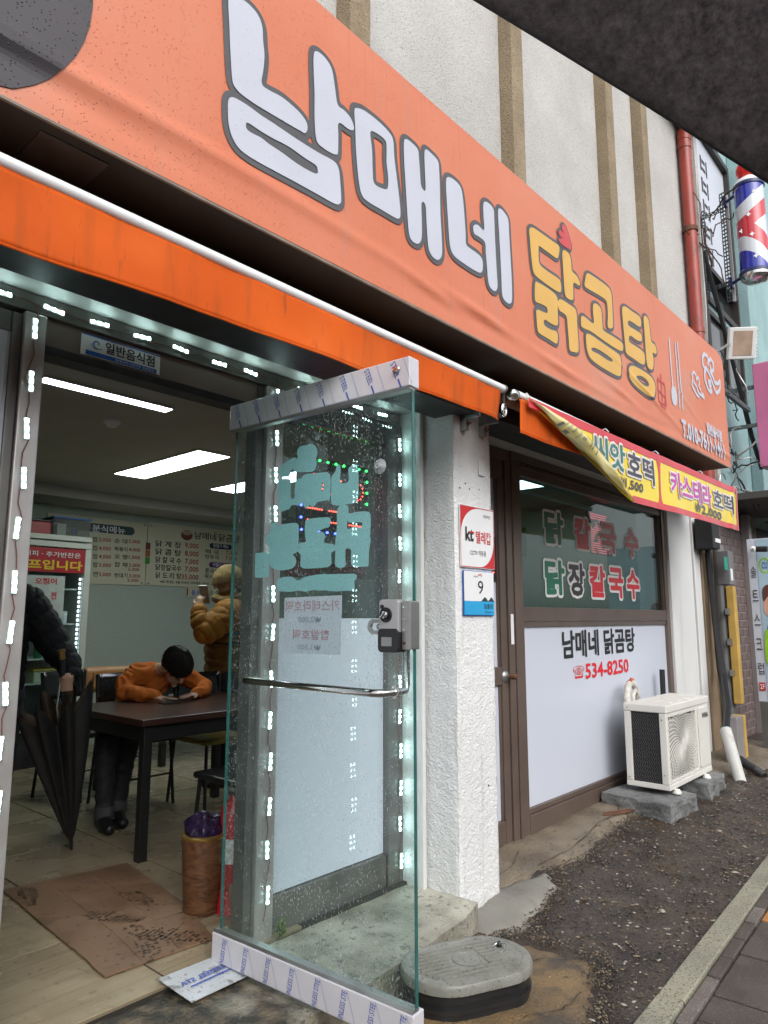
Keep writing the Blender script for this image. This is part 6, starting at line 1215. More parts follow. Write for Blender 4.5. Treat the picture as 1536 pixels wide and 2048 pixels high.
MB().tube([(6.13, 1.69, 3.615), (6.5, 1.70, 3.78), tuple(fc - fu * 0.10 - fn_ * 0.03)], 0.013, 8).build('arm', m_steel, fl_, smooth=True)
# pink projecting sign box
m_pink = M('pink_sign', (0.58, 0.17, 0.33), 0.4, var=0.06, vs=2); m_dred = M('dark_red_recess', (0.12, 0.01, 0.02), 0.5)
pk = thing('pink_sign_box', 'pink projecting sign box fixed to the turquoise building', 'sign', (8.6, 1.5, 3.1))
MB().box(8.6, 8.85, 0.9, 1.95, 3.07, 4.28).build('case', m_pink, pk, bevel=0.008); MB().box(8.59, 8.599, 0.95, 1.78, 3.2, 4.13).build('face', m_dred, pk)
MB().box(8.575, 8.589, 0.95, 1.76, 3.72, 3.80).build('face_bar', m_white, pk); MB().box(8.58, 8.589, 0.95, 1.72, 3.25, 3.70).build('face_panel', m_white, pk)
for z in (4.0, 3.55): MB().box(8.62, 8.66, 1.95, 2.30, z, z + 0.04).build('support_bar', m_slot, pk)
MB().box(6.30, 8.6, 2.0, 2.04, 3.72, 3.77).build('support_bar', m_slot, pk)
# brick-faced shop front next door, below
m_brk = M('brick_tile', (0.17, 0.125, 0.12), 0.45, var=0.2, vs=9, bump=0.001, bs=80); m_mort = M('mortar', (0.32, 0.28, 0.27), 0.8, var=0.1)
br = thing('brick_wall', 'mauve-brown brick-faced wall beyond the grey conduit', 'wall', (8.7, 2.3, 0))
MB().box(8.005, 9.7, 2.31, 2.6, 0.0, 2.615).build('mortar_bed', m_mort, br)
b0_ = None
for j in range(27):
    for i in range(6):
        x = 8.03 + i * 0.25 - (0.125 if j % 2 else 0); z = 0.08 + j * 0.092
        if x < 8.0 : continue
        if b0_ is None: b0_ = MB().box(8.03, 8.265, 2.302, 2.32, 0.08, 0.160).build('brick', m_brk, br, bevel=0.003); off0 = Vector((8.03, 0, 0.08))
        else: copy_of(b0_, 'brick', Vector((x, 0, z)) - off0, br)
MB().box(9.0, 9.12, 2.22, 2.30, 0, 2.6).build('mullion', m_alu, br); MB().box(9.13, 12, 2.5, 2.6, 0, 2.6).build('dark_shopfront', m_black, br)
MB().box(8.0, 12, 1.7, 2.3, 2.63, 2.70).build('canopy', m_under, br); MB().box(8.0, 12, 1.68, 1.70, 2.55, 2.72).build('canopy_edge', M('dark_red_fascia', (0.16, 0.03, 0.03), 0.5, var=0.3), br)
# vertical salon sign board
sb = thing('salon_sign_board', 'tall white board with vertical Korean lettering and a bright cartoon picture', 'sign', (8.0, 1.7, 0.55))
SX = Plane((7.98, 2.00, 0), (0, -1, 0), (0, 0, 1))
MB().box(7.985, 8.02, 1.2, 2.0, 0.55, 2.2).build('board', m_film, sb, bevel=0.004)
quad(SX, 0.09, 0.56, 0.80, 2.19, M('sky_print', (0.40, 0.55, 0.66), 0.4, var=0.08, vs=3), sb, 'picture_field', 0.0)
for k, s_ in enumerate('솔트스크럽'): text(s_, (0.02, 1.80 - k * 0.245, 0.075, 1.915 - k * 0.245), SX, m_print_k, sb, 'lettering', 0.0, 0.002)
quad(SX, 0.018, 0.66, 0.075, 0.74, m_print_r, sb, 'red_tag', 0.002); text('2F', (0.026, 0.675, 0.067, 0.725), SX, m_print_w, sb, 'lettering', 0.01, 0.004)
m_skin_p = M('print_skin', (0.62, 0.34, 0.26), 0.5); m_pg = M('print_lime', (0.30, 0.55, 0.03), 0.5); m_pp = M('print_purple', (0.16, 0.07, 0.36), 0.5); m_ph = M('print_hair', (0.12, 0.04, 0.03), 0.5)
flat([([(0.11, 1.0), (0.16, 1.35), (0.3, 1.2), (0.34, 0.75), (0.2, 0.6)], [])], 0, 0.01, SX, m_pp, sb, 'picture_shape', 0.004); flat([([(0.1, 0.95), (0.105, 1.2), (0.14, 1.27), (0.2, 1.1), (0.16, 0.9)], [])], 0, 0.01, SX, m_pg, sb, 'picture_shape', 0.006)
flat([([(0.12, 1.45), (0.13, 1.62), (0.2, 1.66), (0.26, 1.5), (0.2, 1.38)], [])], 0, 0.01, SX, m_skin_p, sb, 'picture_shape', 0.004); flat([([(0.12, 1.55), (0.12, 1.68), (0.18, 1.72), (0.22, 1.62), (0.16, 1.6)], [])], 0, 0.01, SX, m_ph, sb, 'picture_shape', 0.0055)
flat([([(0.18, 1.30), (0.18, 1.46), (0.28, 1.5), (0.33, 1.36), (0.25, 1.26)], [])], 0, 0.01, SX, m_skin_p, sb, 'picture_shape', 0.0065); flat([([(0.17, 1.4), (0.18, 1.52), (0.28, 1.55), (0.34, 1.42), (0.26, 1.45)], [])], 0, 0.01, SX, m_ph, sb, 'picture_shape', 0.008)
flat([], 0, 0.004, SX, m_pg, sb, 'round_logo', 0.003, strokes=[(ellipse(0.155, 1.92, 0.045, 0.075, 20) + [(0.2, 1.92)], 0.007)]); text('CU', (0.128, 1.885, 0.182, 1.955), SX, m_print_b, sb, 'lettering', 0.02, 0.003)
MB().box(7.95, 8.05, 1.9, 1.98, 0.05, 0.55).build('post', m_alud, sb); MB().box(7.95, 8.05, 1.25, 1.33, 0.05, 0.55).build('post', m_alud, sb)
cam2 = thing('cctv_camera', 'small black security camera at the top of the salon board', 'camera', (7.9, 1.85, 2.1)); MB().tube([(7.86, 1.88, 2.08), (7.86, 1.78, 2.075)], 0.03, 12).build('body', m_rubber, cam2, smooth=True); MB().lathe((7.93, 1.93, 2.09), [(0.03, 0), (0.03, 0.02), (0.012, 0.03), (0.01, 0.06)], 12, (-1, -0.4, 0)).build('mount', m_white, cam2, smooth=True)

# ---------------------------------------------------------------- meter box, conduit, guards, drain
mb_ = thing('cable_box', 'black finned cable box on the stone pier under the yellow banner', 'box', (7.3, 2.15, 2.1))
MB().box(7.20, 7.42, 2.10, 2.265, 2.06, 2.36).build('case', m_rubber, mb_, bevel=0.006); MB().box(7.26, 7.42, 2.092, 2.099, 2.12, 2.16).build('white_label', m_print_w, mb_)
for k in range(8): MB().box(7.421, 7.46, 2.12, 2.25, 2.09 + k * 0.033, 2.105 + k * 0.033).build('fin', m_rubber, mb_)
m_cond = M('grey_conduit', (0.20, 0.20, 0.205), 0.35, metal=0.3, var=0.1, vs=4)
cd_ = thing('cable_conduit', 'grey steel cable conduit running up the stone pier with a yellow guard', 'conduit', (7.62, 2.2, 0.1))
MB().tube([(7.66, 2.19, 0.2), (7.66, 2.19, 2.12)], 0.055, 14).build('pipe', m_cond, cd_, smooth=True); MB().box(7.60, 7.76, 2.08, 2.2, 1.72, 2.06).build('junction_sleeve', m_cond, cd_, bevel=0.005)
m_yel = M('guard_yellow', (0.52, 0.33, 0.08), 0.5, var=0.12, vs=5); MB().box(7.60, 7.69, 2.055, 2.13, 0.55, 1.70).build('yellow_guard', m_yel, cd_, bevel=0.008)
quad(facade(2.08), 7.45, 1.86, 7.56, 1.99, M('tag_green', (0.02, 0.28, 0.2), 0.5), cd_, 'green_tag', 0.0, 0.003); quad(facade(2.079), 7.62, 1.76, 7.70, 1.88, m_print_w, cd_, 'white_tag', 0.002)
for z in (0.85, 1.15, 1.45): MB().box(7.55, 7.61, 2.10, 2.135, z - 0.03, z + 0.03).build('strap', m_steel, cd_)
gb = thing('grey_junction_box', 'low grey box with a yellow side at the foot of the conduit', 'box', (7.0, 1.98, 0.1))
MB().box(6.93, 7.13, 1.93, 2.04, 0.12, 0.50).build('case', m_alu, gb, bevel=0.004); MB().box(7.131, 7.20, 1.925, 2.03, 0.13, 0.50).build('yellow_side', m_yel, gb, bevel=0.003)
cable('bundle of black cables dropping along the stone pier into the white pipe', [(7.42, 2.22, 2.08), (7.40, 2.2, 1.6), (7.38, 2.18, 1.2), (7.30, 2.12, 0.85), (6.95, 2.0, 0.6), (6.70, 1.96, 0.40)], 0.028, 'cables on the stone pier')
cable('second black cable on the stone pier behind the conduit', [(7.50, 2.24, 2.05), (7.48, 2.22, 1.4), (7.45, 2.2, 0.9), (7.2, 2.08, 0.55), (7.05, 2.0, 0.4)], 0.022, 'cables on the stone pier')
pv = thing('drain_pipe', 'leaning white plastic pipe with cables in its open top', 'pipe', (6.5, 1.85, 0.08))
m_pvc = M('pvc_white', (0.55, 0.55, 0.52), 0.4, var=0.1, vs=4); speck(m_pvc, 9, (0.22, 0.2, 0.17), 0.58, 0.72, 0.6)
MB().tube([(6.70, 1.96, 0.42), (6.55, 1.875, 0.24), (6.41, 1.79, 0.05)], 0.048, 16).build('pipe', m_pvc, pv, smooth=True); MB().tube([(6.704, 1.962, 0.425), (6.70, 1.96, 0.42)], 0.044, 16).build('green_rim', M('rim_green', (0.02, 0.2, 0.13), 0.5), pv)
hs = MB(); P0 = [(6.98, 1.95, 0.14), (6.86, 1.86, 0.12), (6.76, 1.76, 0.10), (6.70, 1.68, 0.07)]
pts = []; 
for i in range(31):
    t = i / 30 * 3; k = min(2, int(t)); pts.append(Vector(P0[k]).lerp(Vector(P0[k + 1]), t - k))
o = hs.tube(pts, [0.04 if i % 2 else 0.031 for i in range(31)], 12).build('corrugated_hose', m_rubber, smooth=True, angle=20); tag(o, 'black corrugated hose coming out of the grey box onto the pavement', 'hose')

# ================================================================ across the street (seen only as a reflection in the panes)
m_opp = M('opposite_wall', (0.30, 0.29, 0.27), 0.8, var=0.1, vs=1.5); m_oppg = M('opposite_glass', (0.05, 0.06, 0.065), 0.15, var=0.1)
op = thing('opposite_building', 'grey building across the street, mirrored darkly in the shop windows', 'building', (5.0, -12.5, 0))
MB().box(-14, 26, -13.5, -12.0, -0.05, 4.6).build('wall', m_opp, op); MB().box(-14, 26, -12.25, -11.85, 4.601, 4.9).build('parapet', m_opp, op)
w0 = None
for j in range(2):
    for i in range(16):
        x = -12.5 + i * 2.35; z = 0.9 + j * 2.2
        if w0 is None: w0 = MB().box(x, x + 1.5, -12.02, -11.97, z, z + 1.3).build('window', m_oppg, op); wl = Vector((x, 0, z))
        else: copy_of(w0, 'window', Vector((x, 0, z)) - wl, op)
# ================================================================ inside the restaurant
m_fr = M('fridge_white', (0.62, 0.64, 0.58), 0.4, var=0.04); m_shelf = M('fridge_inside', (0.42, 0.46, 0.45), 0.5, var=0.05)
m_panel1 = emitter('ceiling_panel_cool', (0.80, 0.86, 1.0), 7.5); m_panel2 = emitter('ceiling_panel_warm', (0.86, 1.0, 0.86), 8.0)
def ceil_light(label, x0, x1, y0, y1, mat):
    t = thing('ceiling_light', label, 'ceiling light', ((x0 + x1) / 2, (y0 + y1) / 2, 2.6), 'flat LED ceiling lights')
    MB().box(x0, x1, y0, y1, 2.588, 2.5995).build('frame', m_white, t); MB().box(x0 + 0.008, x1 - 0.008, y0 + 0.008, y1 - 0.008, 2.5855, 2.5875).build('diffuser', mat, t)
ceil_light('slim bluish strip of ceiling light just inside the doorway', 1.405, 2.15, 3.545, 3.64, m_panel1)
ceil_light('wide pale green-white ceiling panel over the tables', 2.82, 3.11, 4.305, 5.55, m_panel2)
ceil_light('ceiling panel seen through the side window above the LED board', 3.78, 4.07, 4.305, 5.55, m_panel1)
ceil_light('ceiling panel seen high through the brown window', 5.35, 5.75, 3.0, 4.2, m_panel1)
sk = thing('smoke_detector', 'round smoke detector on the restaurant ceiling', 'smoke detector', (2.05, 4.1, 2.6)); MB().lathe((2.05, 4.1, 2.6), [(0.055, 0), (0.055, -0.012), (0.035, -0.022), (0.03, -0.034), (0, -0.036)], 20).build('body', m_white, sk, smooth=True)
# showcase fridge
fg = thing('showcase_fridge', 'white glass-door drinks fridge with a red self-service header', 'fridge', (2.72, 6.6, FZ))
X0, X1, YF, YR = 2.36, 3.035, 6.30, 6.96
MB().box(X0, X1, YR - 0.03, YR, FZ + 0.06, 2.11).build('back', m_shelf, fg); MB().box(X0, X0 + 0.03, YF + 0.05, YR - 0.03, FZ + 0.06, 2.11).build('side', m_fr, fg); MB().box(X1 - 0.03, X1, YF + 0.05, YR - 0.03, FZ + 0.06, 2.11).build('side', m_fr, fg)
MB().box(X0, X1, YF + 0.002, YR, 2.075, 2.12).build('top', m_fr, fg, bevel=0.004); MB().box(X0, X1, YF + 0.03, YR, FZ, FZ + 0.3).build('plinth', m_black, fg)
MB().box(X0, X1, YF, YF + 0.04, 2.01, 2.06).build('door_rail', m_fr, fg, bevel=0.004); MB().box(X1 - 0.055, X1, YF, YF + 0.04, FZ + 0.3, 2.008).build('door_stile', m_fr, fg, bevel=0.004); MB().box(X0, X0 + 0.055, YF, YF + 0.04, FZ + 0.3, 2.008).build('door_stile', m_fr, fg, bevel=0.004); MB().box(X0 + .057, X1 - .057, YF, YF + 0.04, FZ + 0.3, FZ + 0.38).build('door_rail', m_fr, fg, bevel=0.004)
m_hdr = M('header_red', (0.42, 0.012, 0.022), 0.4, var=0.05); FPl = facade(6.297)
hd = MB().box(X0 + .057, X1 - .057, YF + 0.002, YF + 0.02, 1.785, 1.998).build('header', m_hdr, fg)
text('물 · 커피 · 추가반찬은', (2.323, 1.919, 2.935, 1.966), FPl, m_print_w, hd, 'lettering', 0.01, 0.0); text('셀프입니다', (2.354, 1.805, 2.957, 1.892), FPl, m_print_y, hd, 'lettering', 0.035, 0.0)
pn = quad(FPl, 2.44, 1.38, 2.81, 1.752, M('menu_paper', (0.50, 0.54, 0.52), 0.6, var=0.08, vs=12), fg, 'taped_menu_paper', -0.004); text('오징어', (2.549, 1.674, 2.737, 1.732), FPl, m_print_r, pn, 'lettering', 0.03, -0.002); text('전', (2.691, 1.547, 2.742, 1.611), FPl, m_print_r, pn, 'lettering', 0.03, -0.002); text('파전', (2.55, 1.44, 2.72, 1.50), FPl, m_print_r, pn, 'lettering', 0.03, -0.002)
for z in (1.65, 1.335, 1.03, 0.82): MB().box(X0 + 0.03, X1 - 0.06, YF + 0.12, YR - 0.03, z - 0.012, z).build('shelf', m_fr, fg)
m_fled = emitter('fridge_led', (0.85, 0.95, 1.0), 3.5); lm = MB()
for k in range(24): lm.box(X1 - 0.075, X1 - 0.060, YF + 0.045, YF + 0.052, 0.78 + k * 0.041, 0.78 + k * 0.041 + 0.022)
lm.build('inner_led_strip', m_fled, fg); MB().box(X0 + .057, X1 - .057, YF + 0.018, YF + 0.024, FZ + 0.382, 1.783).build('door_glass', glass('fridge_glass', (0.85, 0.92, 0.92), 0.05), fg)
def bottle(label, x, y, z, r, h, m, cat='bottle'):
    o = MB().lathe((x, y, z), [(r * 0.92, 0), (r, 0.008), (r, h * 0.62), (r * 0.8, h * 0.72), (r * 0.4, h * 0.82), (r * 0.36, h * 0.97), (0.0, h)], 14).build('bottle', m, smooth=True); o.location = (0, 0, 0); return tag(o, label, cat, 'bottles in the fridge')
m_grn = M('bottle_green', (0.02, 0.16, 0.07), 0.15, var=0.1); bottle('green bottle on the third shelf of the fridge', 2.70, 6.5, 1.03, 0.034, 0.2, m_grn)
def tub_(label, x0, x1, y0, y1, z0, z1, m, lidm, name='food_box', cat='container'):
    t = thing(name, label, cat, ((x0 + x1) / 2, (y0 + y1) / 2, z0)); MB().box(x0, x1, y0, y1, z0, z1).build('box', m, t, bevel=0.01); MB().box(x0 - .008, x1 + .008, y0 - .008, y1 + .008, z1 + .0005, z1 + .016).build('lid', lidm, t, bevel=0.004); return t
tub_('cream food tub with a yellow lid on the lowest fridge shelf', 2.66, 2.92, 6.45, 6.7, 0.82, 0.92, M('tub_cream', (0.6, 0.58, 0.45), 0.4), M('lid_yellow', (0.5, 0.36, 0.05), 0.4))
o = MB().lathe((2.90, 6.5, 1.335), [(0.035, 0), (0.036, 0.1), (0.033, 0.11), (0, 0.112)], 14).build('paper_cup', m_print_w, smooth=True); tag(o, 'white and blue cup on the second fridge shelf', 'cup')
tub_('red plastic box with black lid on top of the fridge', 2.40, 2.68, 6.36, 6.7, 2.122, 2.235, M('box_red', (0.35, 0.03, 0.04), 0.4), m_lockk, 'storage_box', 'box')
pt = tub_('clear plastic container with a blue lid on top of the fridge', 2.70, 3.04, 6.36, 6.66, 2.122, 2.28, glass('tub_clear', (0.72, 0.75, 0.74), 0.06, film=0.3, film_col=(0.35, 0.36, 0.35)), M('lid_blue', (0.04, 0.13, 0.42), 0.4), 'storage_box', 'container')
MB().lathe((2.90, 6.40, 2.175), [(0.03, 0), (0.03, 0.02), (0.02, 0.022), (0.02, 0.002)], 18, (0.2, -1, 0)).build('tape_roll_inside', m_print_b, pt); MB().box(2.76, 2.84, 6.42, 6.5, 2.13, 2.24).build('packet_inside', m_print_w, pt); MB().box(2.86, 2.99, 6.5, 6.6, 2.13, 2.2).build('packet_inside', m_mat, pt)
# menu boards
m_menu = M('menu_cream', (0.60, 0.575, 0.40), 0.4, var=0.03, vs=2); MP = facade(6.985)
b1 = thing('menu_board', 'cream menu board headed in white on dark green, beside the fridge', 'menu board', (3.4, 6.99, 1.73), 'cream menu boards on the back wall'); b2 = thing('menu_board', 'long cream menu board with a red-brown pot picture and five soup prices', 'menu board', (4.8, 6.99, 1.74), 'cream menu boards on the back wall')
MB().box(2.9, 3.975, 6.986, 6.999, 1.732, 2.41).build('panel', m_menu, b1); MB().box(3.985, 5.75, 6.986, 6.999, 1.738, 2.43).build('panel', m_menu, b2)
m_dgrn = M('menu_dark_green', (0.012, 0.05, 0.04), 0.4); m_purp = M('menu_purple', (0.10, 0.02, 0.16), 0.4); m_navy = M('menu_navy', (0.015, 0.02, 0.05), 0.4)
plate(MP, rrect(3.0, 2.262, 3.825, 2.352, 0.044), 0.0, 0.0015, m_dgrn, b1, 'heading_band'); plate(MP, rrect(4.785, 2.20, 5.10, 2.262, 0.03), 0, 0.0015, m_navy, b2, 'heading_band'); plate(MP, rrect(4.787, 1.975, 5.105, 2.038, 0.03), 0, 0.0015, m_purp, b2, 'heading_band')
MENU = [
("분식메뉴",3.356,2.266,3.715,2.341,"w"),
("밥",3.373,2.161,3.421,2.214,"k"),
("3,000",3.432,2.164,3.565,2.210,"r"),
("밥",3.378,2.072,3.427,2.125,"k"),
("4,000",3.438,2.074,3.570,2.120,"r"),
("밥",3.384,1.987,3.432,2.039,"k"),
("4,000",3.443,1.988,3.575,2.034,"r"),
("밥",3.389,1.901,3.438,1.953,"k"),
("3,000",3.449,1.901,3.581,1.946,"r"),
("면",3.396,1.806,3.444,1.857,"k"),
("5,000",3.455,1.805,3.587,1.850,"r"),
("순 대",3.604,2.167,3.748,2.217,"k"),
("5,000",3.764,2.174,3.897,2.218,"r"),
("떡볶이",3.609,2.081,3.754,2.131,"k"),
("4,000",3.769,2.087,3.902,2.130,"r"),
("오 뎅",3.614,2.001,3.758,2.051,"k"),
("1,000",3.774,2.005,3.907,2.048,"r"),
("잡 채",3.619,1.917,3.763,1.967,"k"),
("3,000",3.779,1.920,3.912,1.963,"r"),
("번데기",3.626,1.805,3.770,1.854,"k"),
("3,000",3.786,1.806,3.919,1.849,"r"),
("5,000",3.776,1.877,3.903,1.917,"r"),
("5,000",3.773,1.760,3.902,1.800,"r"),
("남매네",4.573,2.291,4.872,2.379,"k"),
("닭곰탕",4.907,2.291,5.216,2.385,"k"),
("닭 계 장",4.080,2.168,4.403,2.236,"k"),
("9,000",4.452,2.172,4.631,2.238,"r"),
("닭 곰 탕",4.085,2.079,4.407,2.147,"k"),
("8,000",4.456,2.080,4.636,2.146,"r"),
("닭 칼 국 수",4.090,1.990,4.412,2.058,"k"),
("7,000",4.461,1.989,4.640,2.055,"r"),
("닭장칼국수",4.094,1.905,4.416,1.973,"k"),
("7,000",4.465,1.902,4.644,1.968,"r"),
("닭 도 리 탕",4.099,1.819,4.421,1.886,"k"),
("35,000",4.421,1.812,4.648,1.878,"r"),
("동절기 메뉴",4.831,2.213,5.053,2.257,"w"),
("하절기 메뉴",4.836,1.986,5.057,2.031,"w"),
("떡 국",4.731,2.130,4.920,2.186,"k"),
("7,000",5.015,2.135,5.186,2.188,"r"),
("만두국",4.729,2.071,4.922,2.126,"k"),
("7,000",5.012,2.069,5.183,2.123,"r"),
("콩국수",4.732,1.904,4.920,1.960,"k"),
("묵사발",4.730,1.841,4.923,1.896,"k"),
("※닭-국내산  ※쌀-국내산, 김치배추-국내산, 고추가루",4.158,1.765,4.950,1.800,"k"),
("소 주",5.286,2.187,5.489,2.250,"k"),
("맥 주",5.290,2.076,5.493,2.139,"k"),
("막걸리",5.294,1.963,5.497,2.026,"k"),
("음료수",5.298,1.842,5.501,1.905,"k"),
("물과",4.562,1.643,4.675,1.705,"b"),
("반찬은 셀프",4.683,1.646,5.003,1.709,"g")
]
mm = {'k': m_print_k, 'r': M('menu_print_red', (0.36, 0.03, 0.02), 0.5), 'w': m_print_w, 'b': m_print_b, 'g': m_print_g}
for s_, x0, z0, x1, z1, c in MENU:
    if z0 > 1.73: text(s_, (x0, z0, x1, z1), MP, mm[c], b1 if x0 < 3.98 else b2, 'lettering', 0.012, 0.003 if c == 'w' else 0.002)
pot = flat([(ellipse(4.472, 2.325, 0.076, 0.058, 16), [])], 0, 0.006, MP, M('pot_brown', (0.17, 0.05, 0.03), 0.5), b2, 'pot_picture', 0.002); flat([(ellipse(4.472, 2.352, 0.062, 0.026, 16), [])], 0, 0.005, MP, M('soup_cream', (0.45, 0.32, 0.2), 0.5, var=0.3, vs=60), pot, 'soup_picture', 0.004)
for (z0, z1, c) in ((2.125, 2.20, M('bar_brown', (0.16, 0.03, 0.02), 0.5)), (2.045, 2.12, M('bar_orange', (0.35, 0.12, 0.03), 0.5)), (1.97, 2.04, M('bar_green', (0.05, 0.28, 0.03), 0.5))): quad(MP, 3.965, z0, 4.02, z1, c, b2, 'colour_bar', 0.003)
for par, xs in ((b1, (3.32, 3.94)), (b2, (4.02, 4.86, 5.7))):
    for x in xs:
        for z in (2.39, 1.76): MB().lathe((x, 6.985, z), [(0.012, 0), (0.012, 0.008), (0.006, 0.012), (0, 0.013)], 12, (0, -1, 0)).build('stud', m_steel, par, smooth=True)
b3 = thing('notice_strip', 'small cream self-service notice under the long menu board', 'sign', (4.8, 6.99, 1.63)); MB().box(4.50, 5.3, 6.986, 6.999, 1.628, 1.735).build('panel', m_menu, b3)
for s_, x0, z0, x1, z1, c in MENU:
    if z0 < 1.73: text(s_, (x0, z0, x1, z1), MP, mm[c], b3, 'lettering', 0.012, 0.002)
quad(MP, 4.503, 1.64, 4.52, 1.725, mm['r'], b3, 'colour_bar', 0.002)
# tables and chairs
m_tbl = M('table_top_brown', (0.05, 0.022, 0.016), 0.3, vs=3, var=0.25); m_tleg = M('black_leg', (0.012, 0.012, 0.012), 0.45, var=0.1); m_grey_t = M('table_top_grey', (0.18, 0.20, 0.17), 0.35, var=0.1)
def table(label, x0, x1, y0, y1, top):
    t = thing('table', label, 'table', ((x0 + x1) / 2, (y0 + y1) / 2, FZ), 'dining tables')
    MB().box(x0, x1, y0, y1, FZ + 0.685, FZ + 0.72).build('table_top', top, t, bevel=0.004); MB().box(x0 + 0.04, x1 - 0.04, y0 + 0.04, y1 - 0.04, FZ + 0.60, FZ + 0.6845).build('apron', m_tleg, t)
    for x in (x0 + 0.03, x1 - 0.08):
        for y in (y0 + 0.03, y1 - 0.08): MB().box(x, x + 0.05, y, y + 0.05, FZ, FZ + 0.684).build('leg', m_tleg, t, bevel=0.003)
    return t
table('dark brown table the boy leans on, nearest the doorway', 2.00, 3.15, 3.46, 4.40, m_tbl)
table('grey-topped table farther back by the wall', 3.35, 4.7, 5.5, 6.25, m_grey_t)
m_seat = M('seat_black', (0.014, 0.014, 0.015), 0.22, var=0.15); m_seaty = M('seat_yellow', (0.40, 0.30, 0.06), 0.45, var=0.2, vs=20, bump=0.003, bs=12)
def chair(label, x, y, rot, seatm, backm=None, sh=0.45):
    t = thing('chair', label, 'chair', (x, y, FZ), 'dining chairs'); t.rotation_euler = (0, 0, rot); o_ = Vector((x, y, FZ))
    def bx(name, m, x0, x1, y0, y1, z0, z1, bev=0.0): return MB().box(x + x0, x + x1, y + y0, y + y1, FZ + z0, FZ + z1).build(name, m, t, bevel=bev)
    bx('seat', seatm, -0.2, 0.2, -0.2, 0.2, sh - 0.035, sh, 0.014)
    MB().grid(lambda u, v: (x - 0.19 + 0.38 * u, y + 0.20 + 0.035 * math.sin(u * 3.14) + 0.03 * v, FZ + 0.66 + 0.2 * v), 10, 4).build('backrest', backm or m_seat, t, smooth=True, solid=0.025)
    for sx in (-1, 1):
        MB().tube([(x + sx * 0.17, y - 0.17, FZ + sh - 0.03), (x + sx * 0.19, y - 0.2, FZ)], 0.011, 8).build('leg', m_tleg, t, smooth=True)
        MB().tube([(x + sx * 0.185, y + 0.215, FZ + 0.84), (x + sx * 0.185, y + 0.19, FZ + sh - 0.02), (x + sx * 0.195, y + 0.235, FZ)], 0.011, 8).build('leg', m_tleg, t, smooth=True)
    MB().tube([(x - 0.18, y - 0.185, FZ + 0.2), (x + 0.18, y - 0.185, FZ + 0.2)], 0.007, 6).build('stretcher', m_tleg, t)
    return t
chair('black chair on the doorway side of the brown table', 2.42, 3.12, R(180), m_seat)
chair('black chair under the seated boy', 2.62, 4.62, R(0), m_seat)
chair('yellow-seated chair tucked under the far side of the brown table', 3.0, 4.25, R(0), m_seaty)
chair('chair with black backrest at the grey-topped table', 2.50, 5.15, R(20), m_seat)
chair('chair with orange-brown backrest at the grey-topped table', 2.85, 5.35, R(-10), m_seat, M('orange_wood', (0.34, 0.15, 0.045), 0.4, var=0.1))
wp = MB().ball((4.25, 5.95, FZ + 0.745), (0.16, 0.07, 0.028), 16, 8); wp.v = [(x, y, z + 0.006 * noise.noise(Vector((x * 25, y * 25, z * 25)))) for x, y, z in wp.v]
o = wp.build('wet_wipe_pack', M('wipe_pack', (0.6, 0.68, 0.62), 0.25, var=0.1, vs=20), smooth=True); tag(o, 'pale crumpled pack of wet wipes on the grey-topped table', 'packet')
o = MB().box(2.95, 3.09, 3.62, 3.70, FZ + 0.7205, FZ + 0.765).build('napkin_pack', m_print_w, bevel=0.012); tag(o, 'white packet lying on the brown table behind the door glass', 'packet')
# bin, extinguisher, little box by the door post
m_binw = M('wood_print', (0.30, 0.12, 0.045), 0.35, var=0.1)
def _wood(m):
    n, l, b = nodes_of(m); tc = n.new('ShaderNodeTexCoord'); mp = n.new('ShaderNodeMapping'); mp.inputs['Scale'].default_value = (3, 3, 9); l.new(tc.outputs['Object'], mp.inputs['Vector'])
    wv = n.new('ShaderNodeTexNoise'); wv.inputs['Scale'].default_value = 3.0; wv.inputs['Detail'].default_value = 5; wv.inputs['Distortion'].default_value = 2.5; l.new(mp.outputs['Vector'], wv.inputs['Vector'])
    rp = n.new('ShaderNodeValToRGB'); e = rp.color_ramp.elements; e[0].position = 0.36; e[1].position = 0.62; e[0].color = (0.07, 0.028, 0.014, 1); e[1].color = (0.155, 0.07, 0.032, 1); l.new(wv.outputs['Fac'], rp.inputs['Fac']); l.new(rp.outputs['Color'], b.inputs['Base Color'])
_wood(m_binw)
bn = thing('waste_bin', 'wood-grain waste bin with a purple bag beside the door post', 'waste bin', (1.88, 2.72, FZ))
MB().lathe((1.905, 2.74, FZ), [(0.074, 0), (0.078, 0.010), (0.080, 0.018), (0.077, 0.020), (0.097, 0.315)], 28).build('body', m_binw, bn, smooth=True); MB().lathe((1.905, 2.74, FZ + 0.315), [(0.097, -0.008), (0.102, 0), (0.102, 0.006), (0.096, 0.010)], 28).build('brass_rim', M('brass', (0.42, 0.27, 0.08), 0.3, metal=0.8), bn, smooth=True)
bg_ = MB().ball((1.905, 2.74, FZ + 0.335), (0.09, 0.09, 0.065), 48, 28); bg_.v = [(x + 0.022 * noise.noise(Vector((x * 24, y * 24, z * 14))), y + 0.02 * noise.noise(Vector((y * 22, z * 22, x * 22))), z + 0.03 * noise.noise(Vector((x * 20 + 5, y * 20, z * 20)))) for x, y, z in bg_.v]
bg_.build('purple_bag', M('purple_plastic', (0.020, 0.010, 0.036), 0.25, var=0.4, vs=25, bump=0.012, bs=30), bn, smooth=True)
ex = thing('fire_extinguisher', 'red fire extinguisher with a white label behind the door glass', 'fire extinguisher', (2.04, 2.62, FZ))
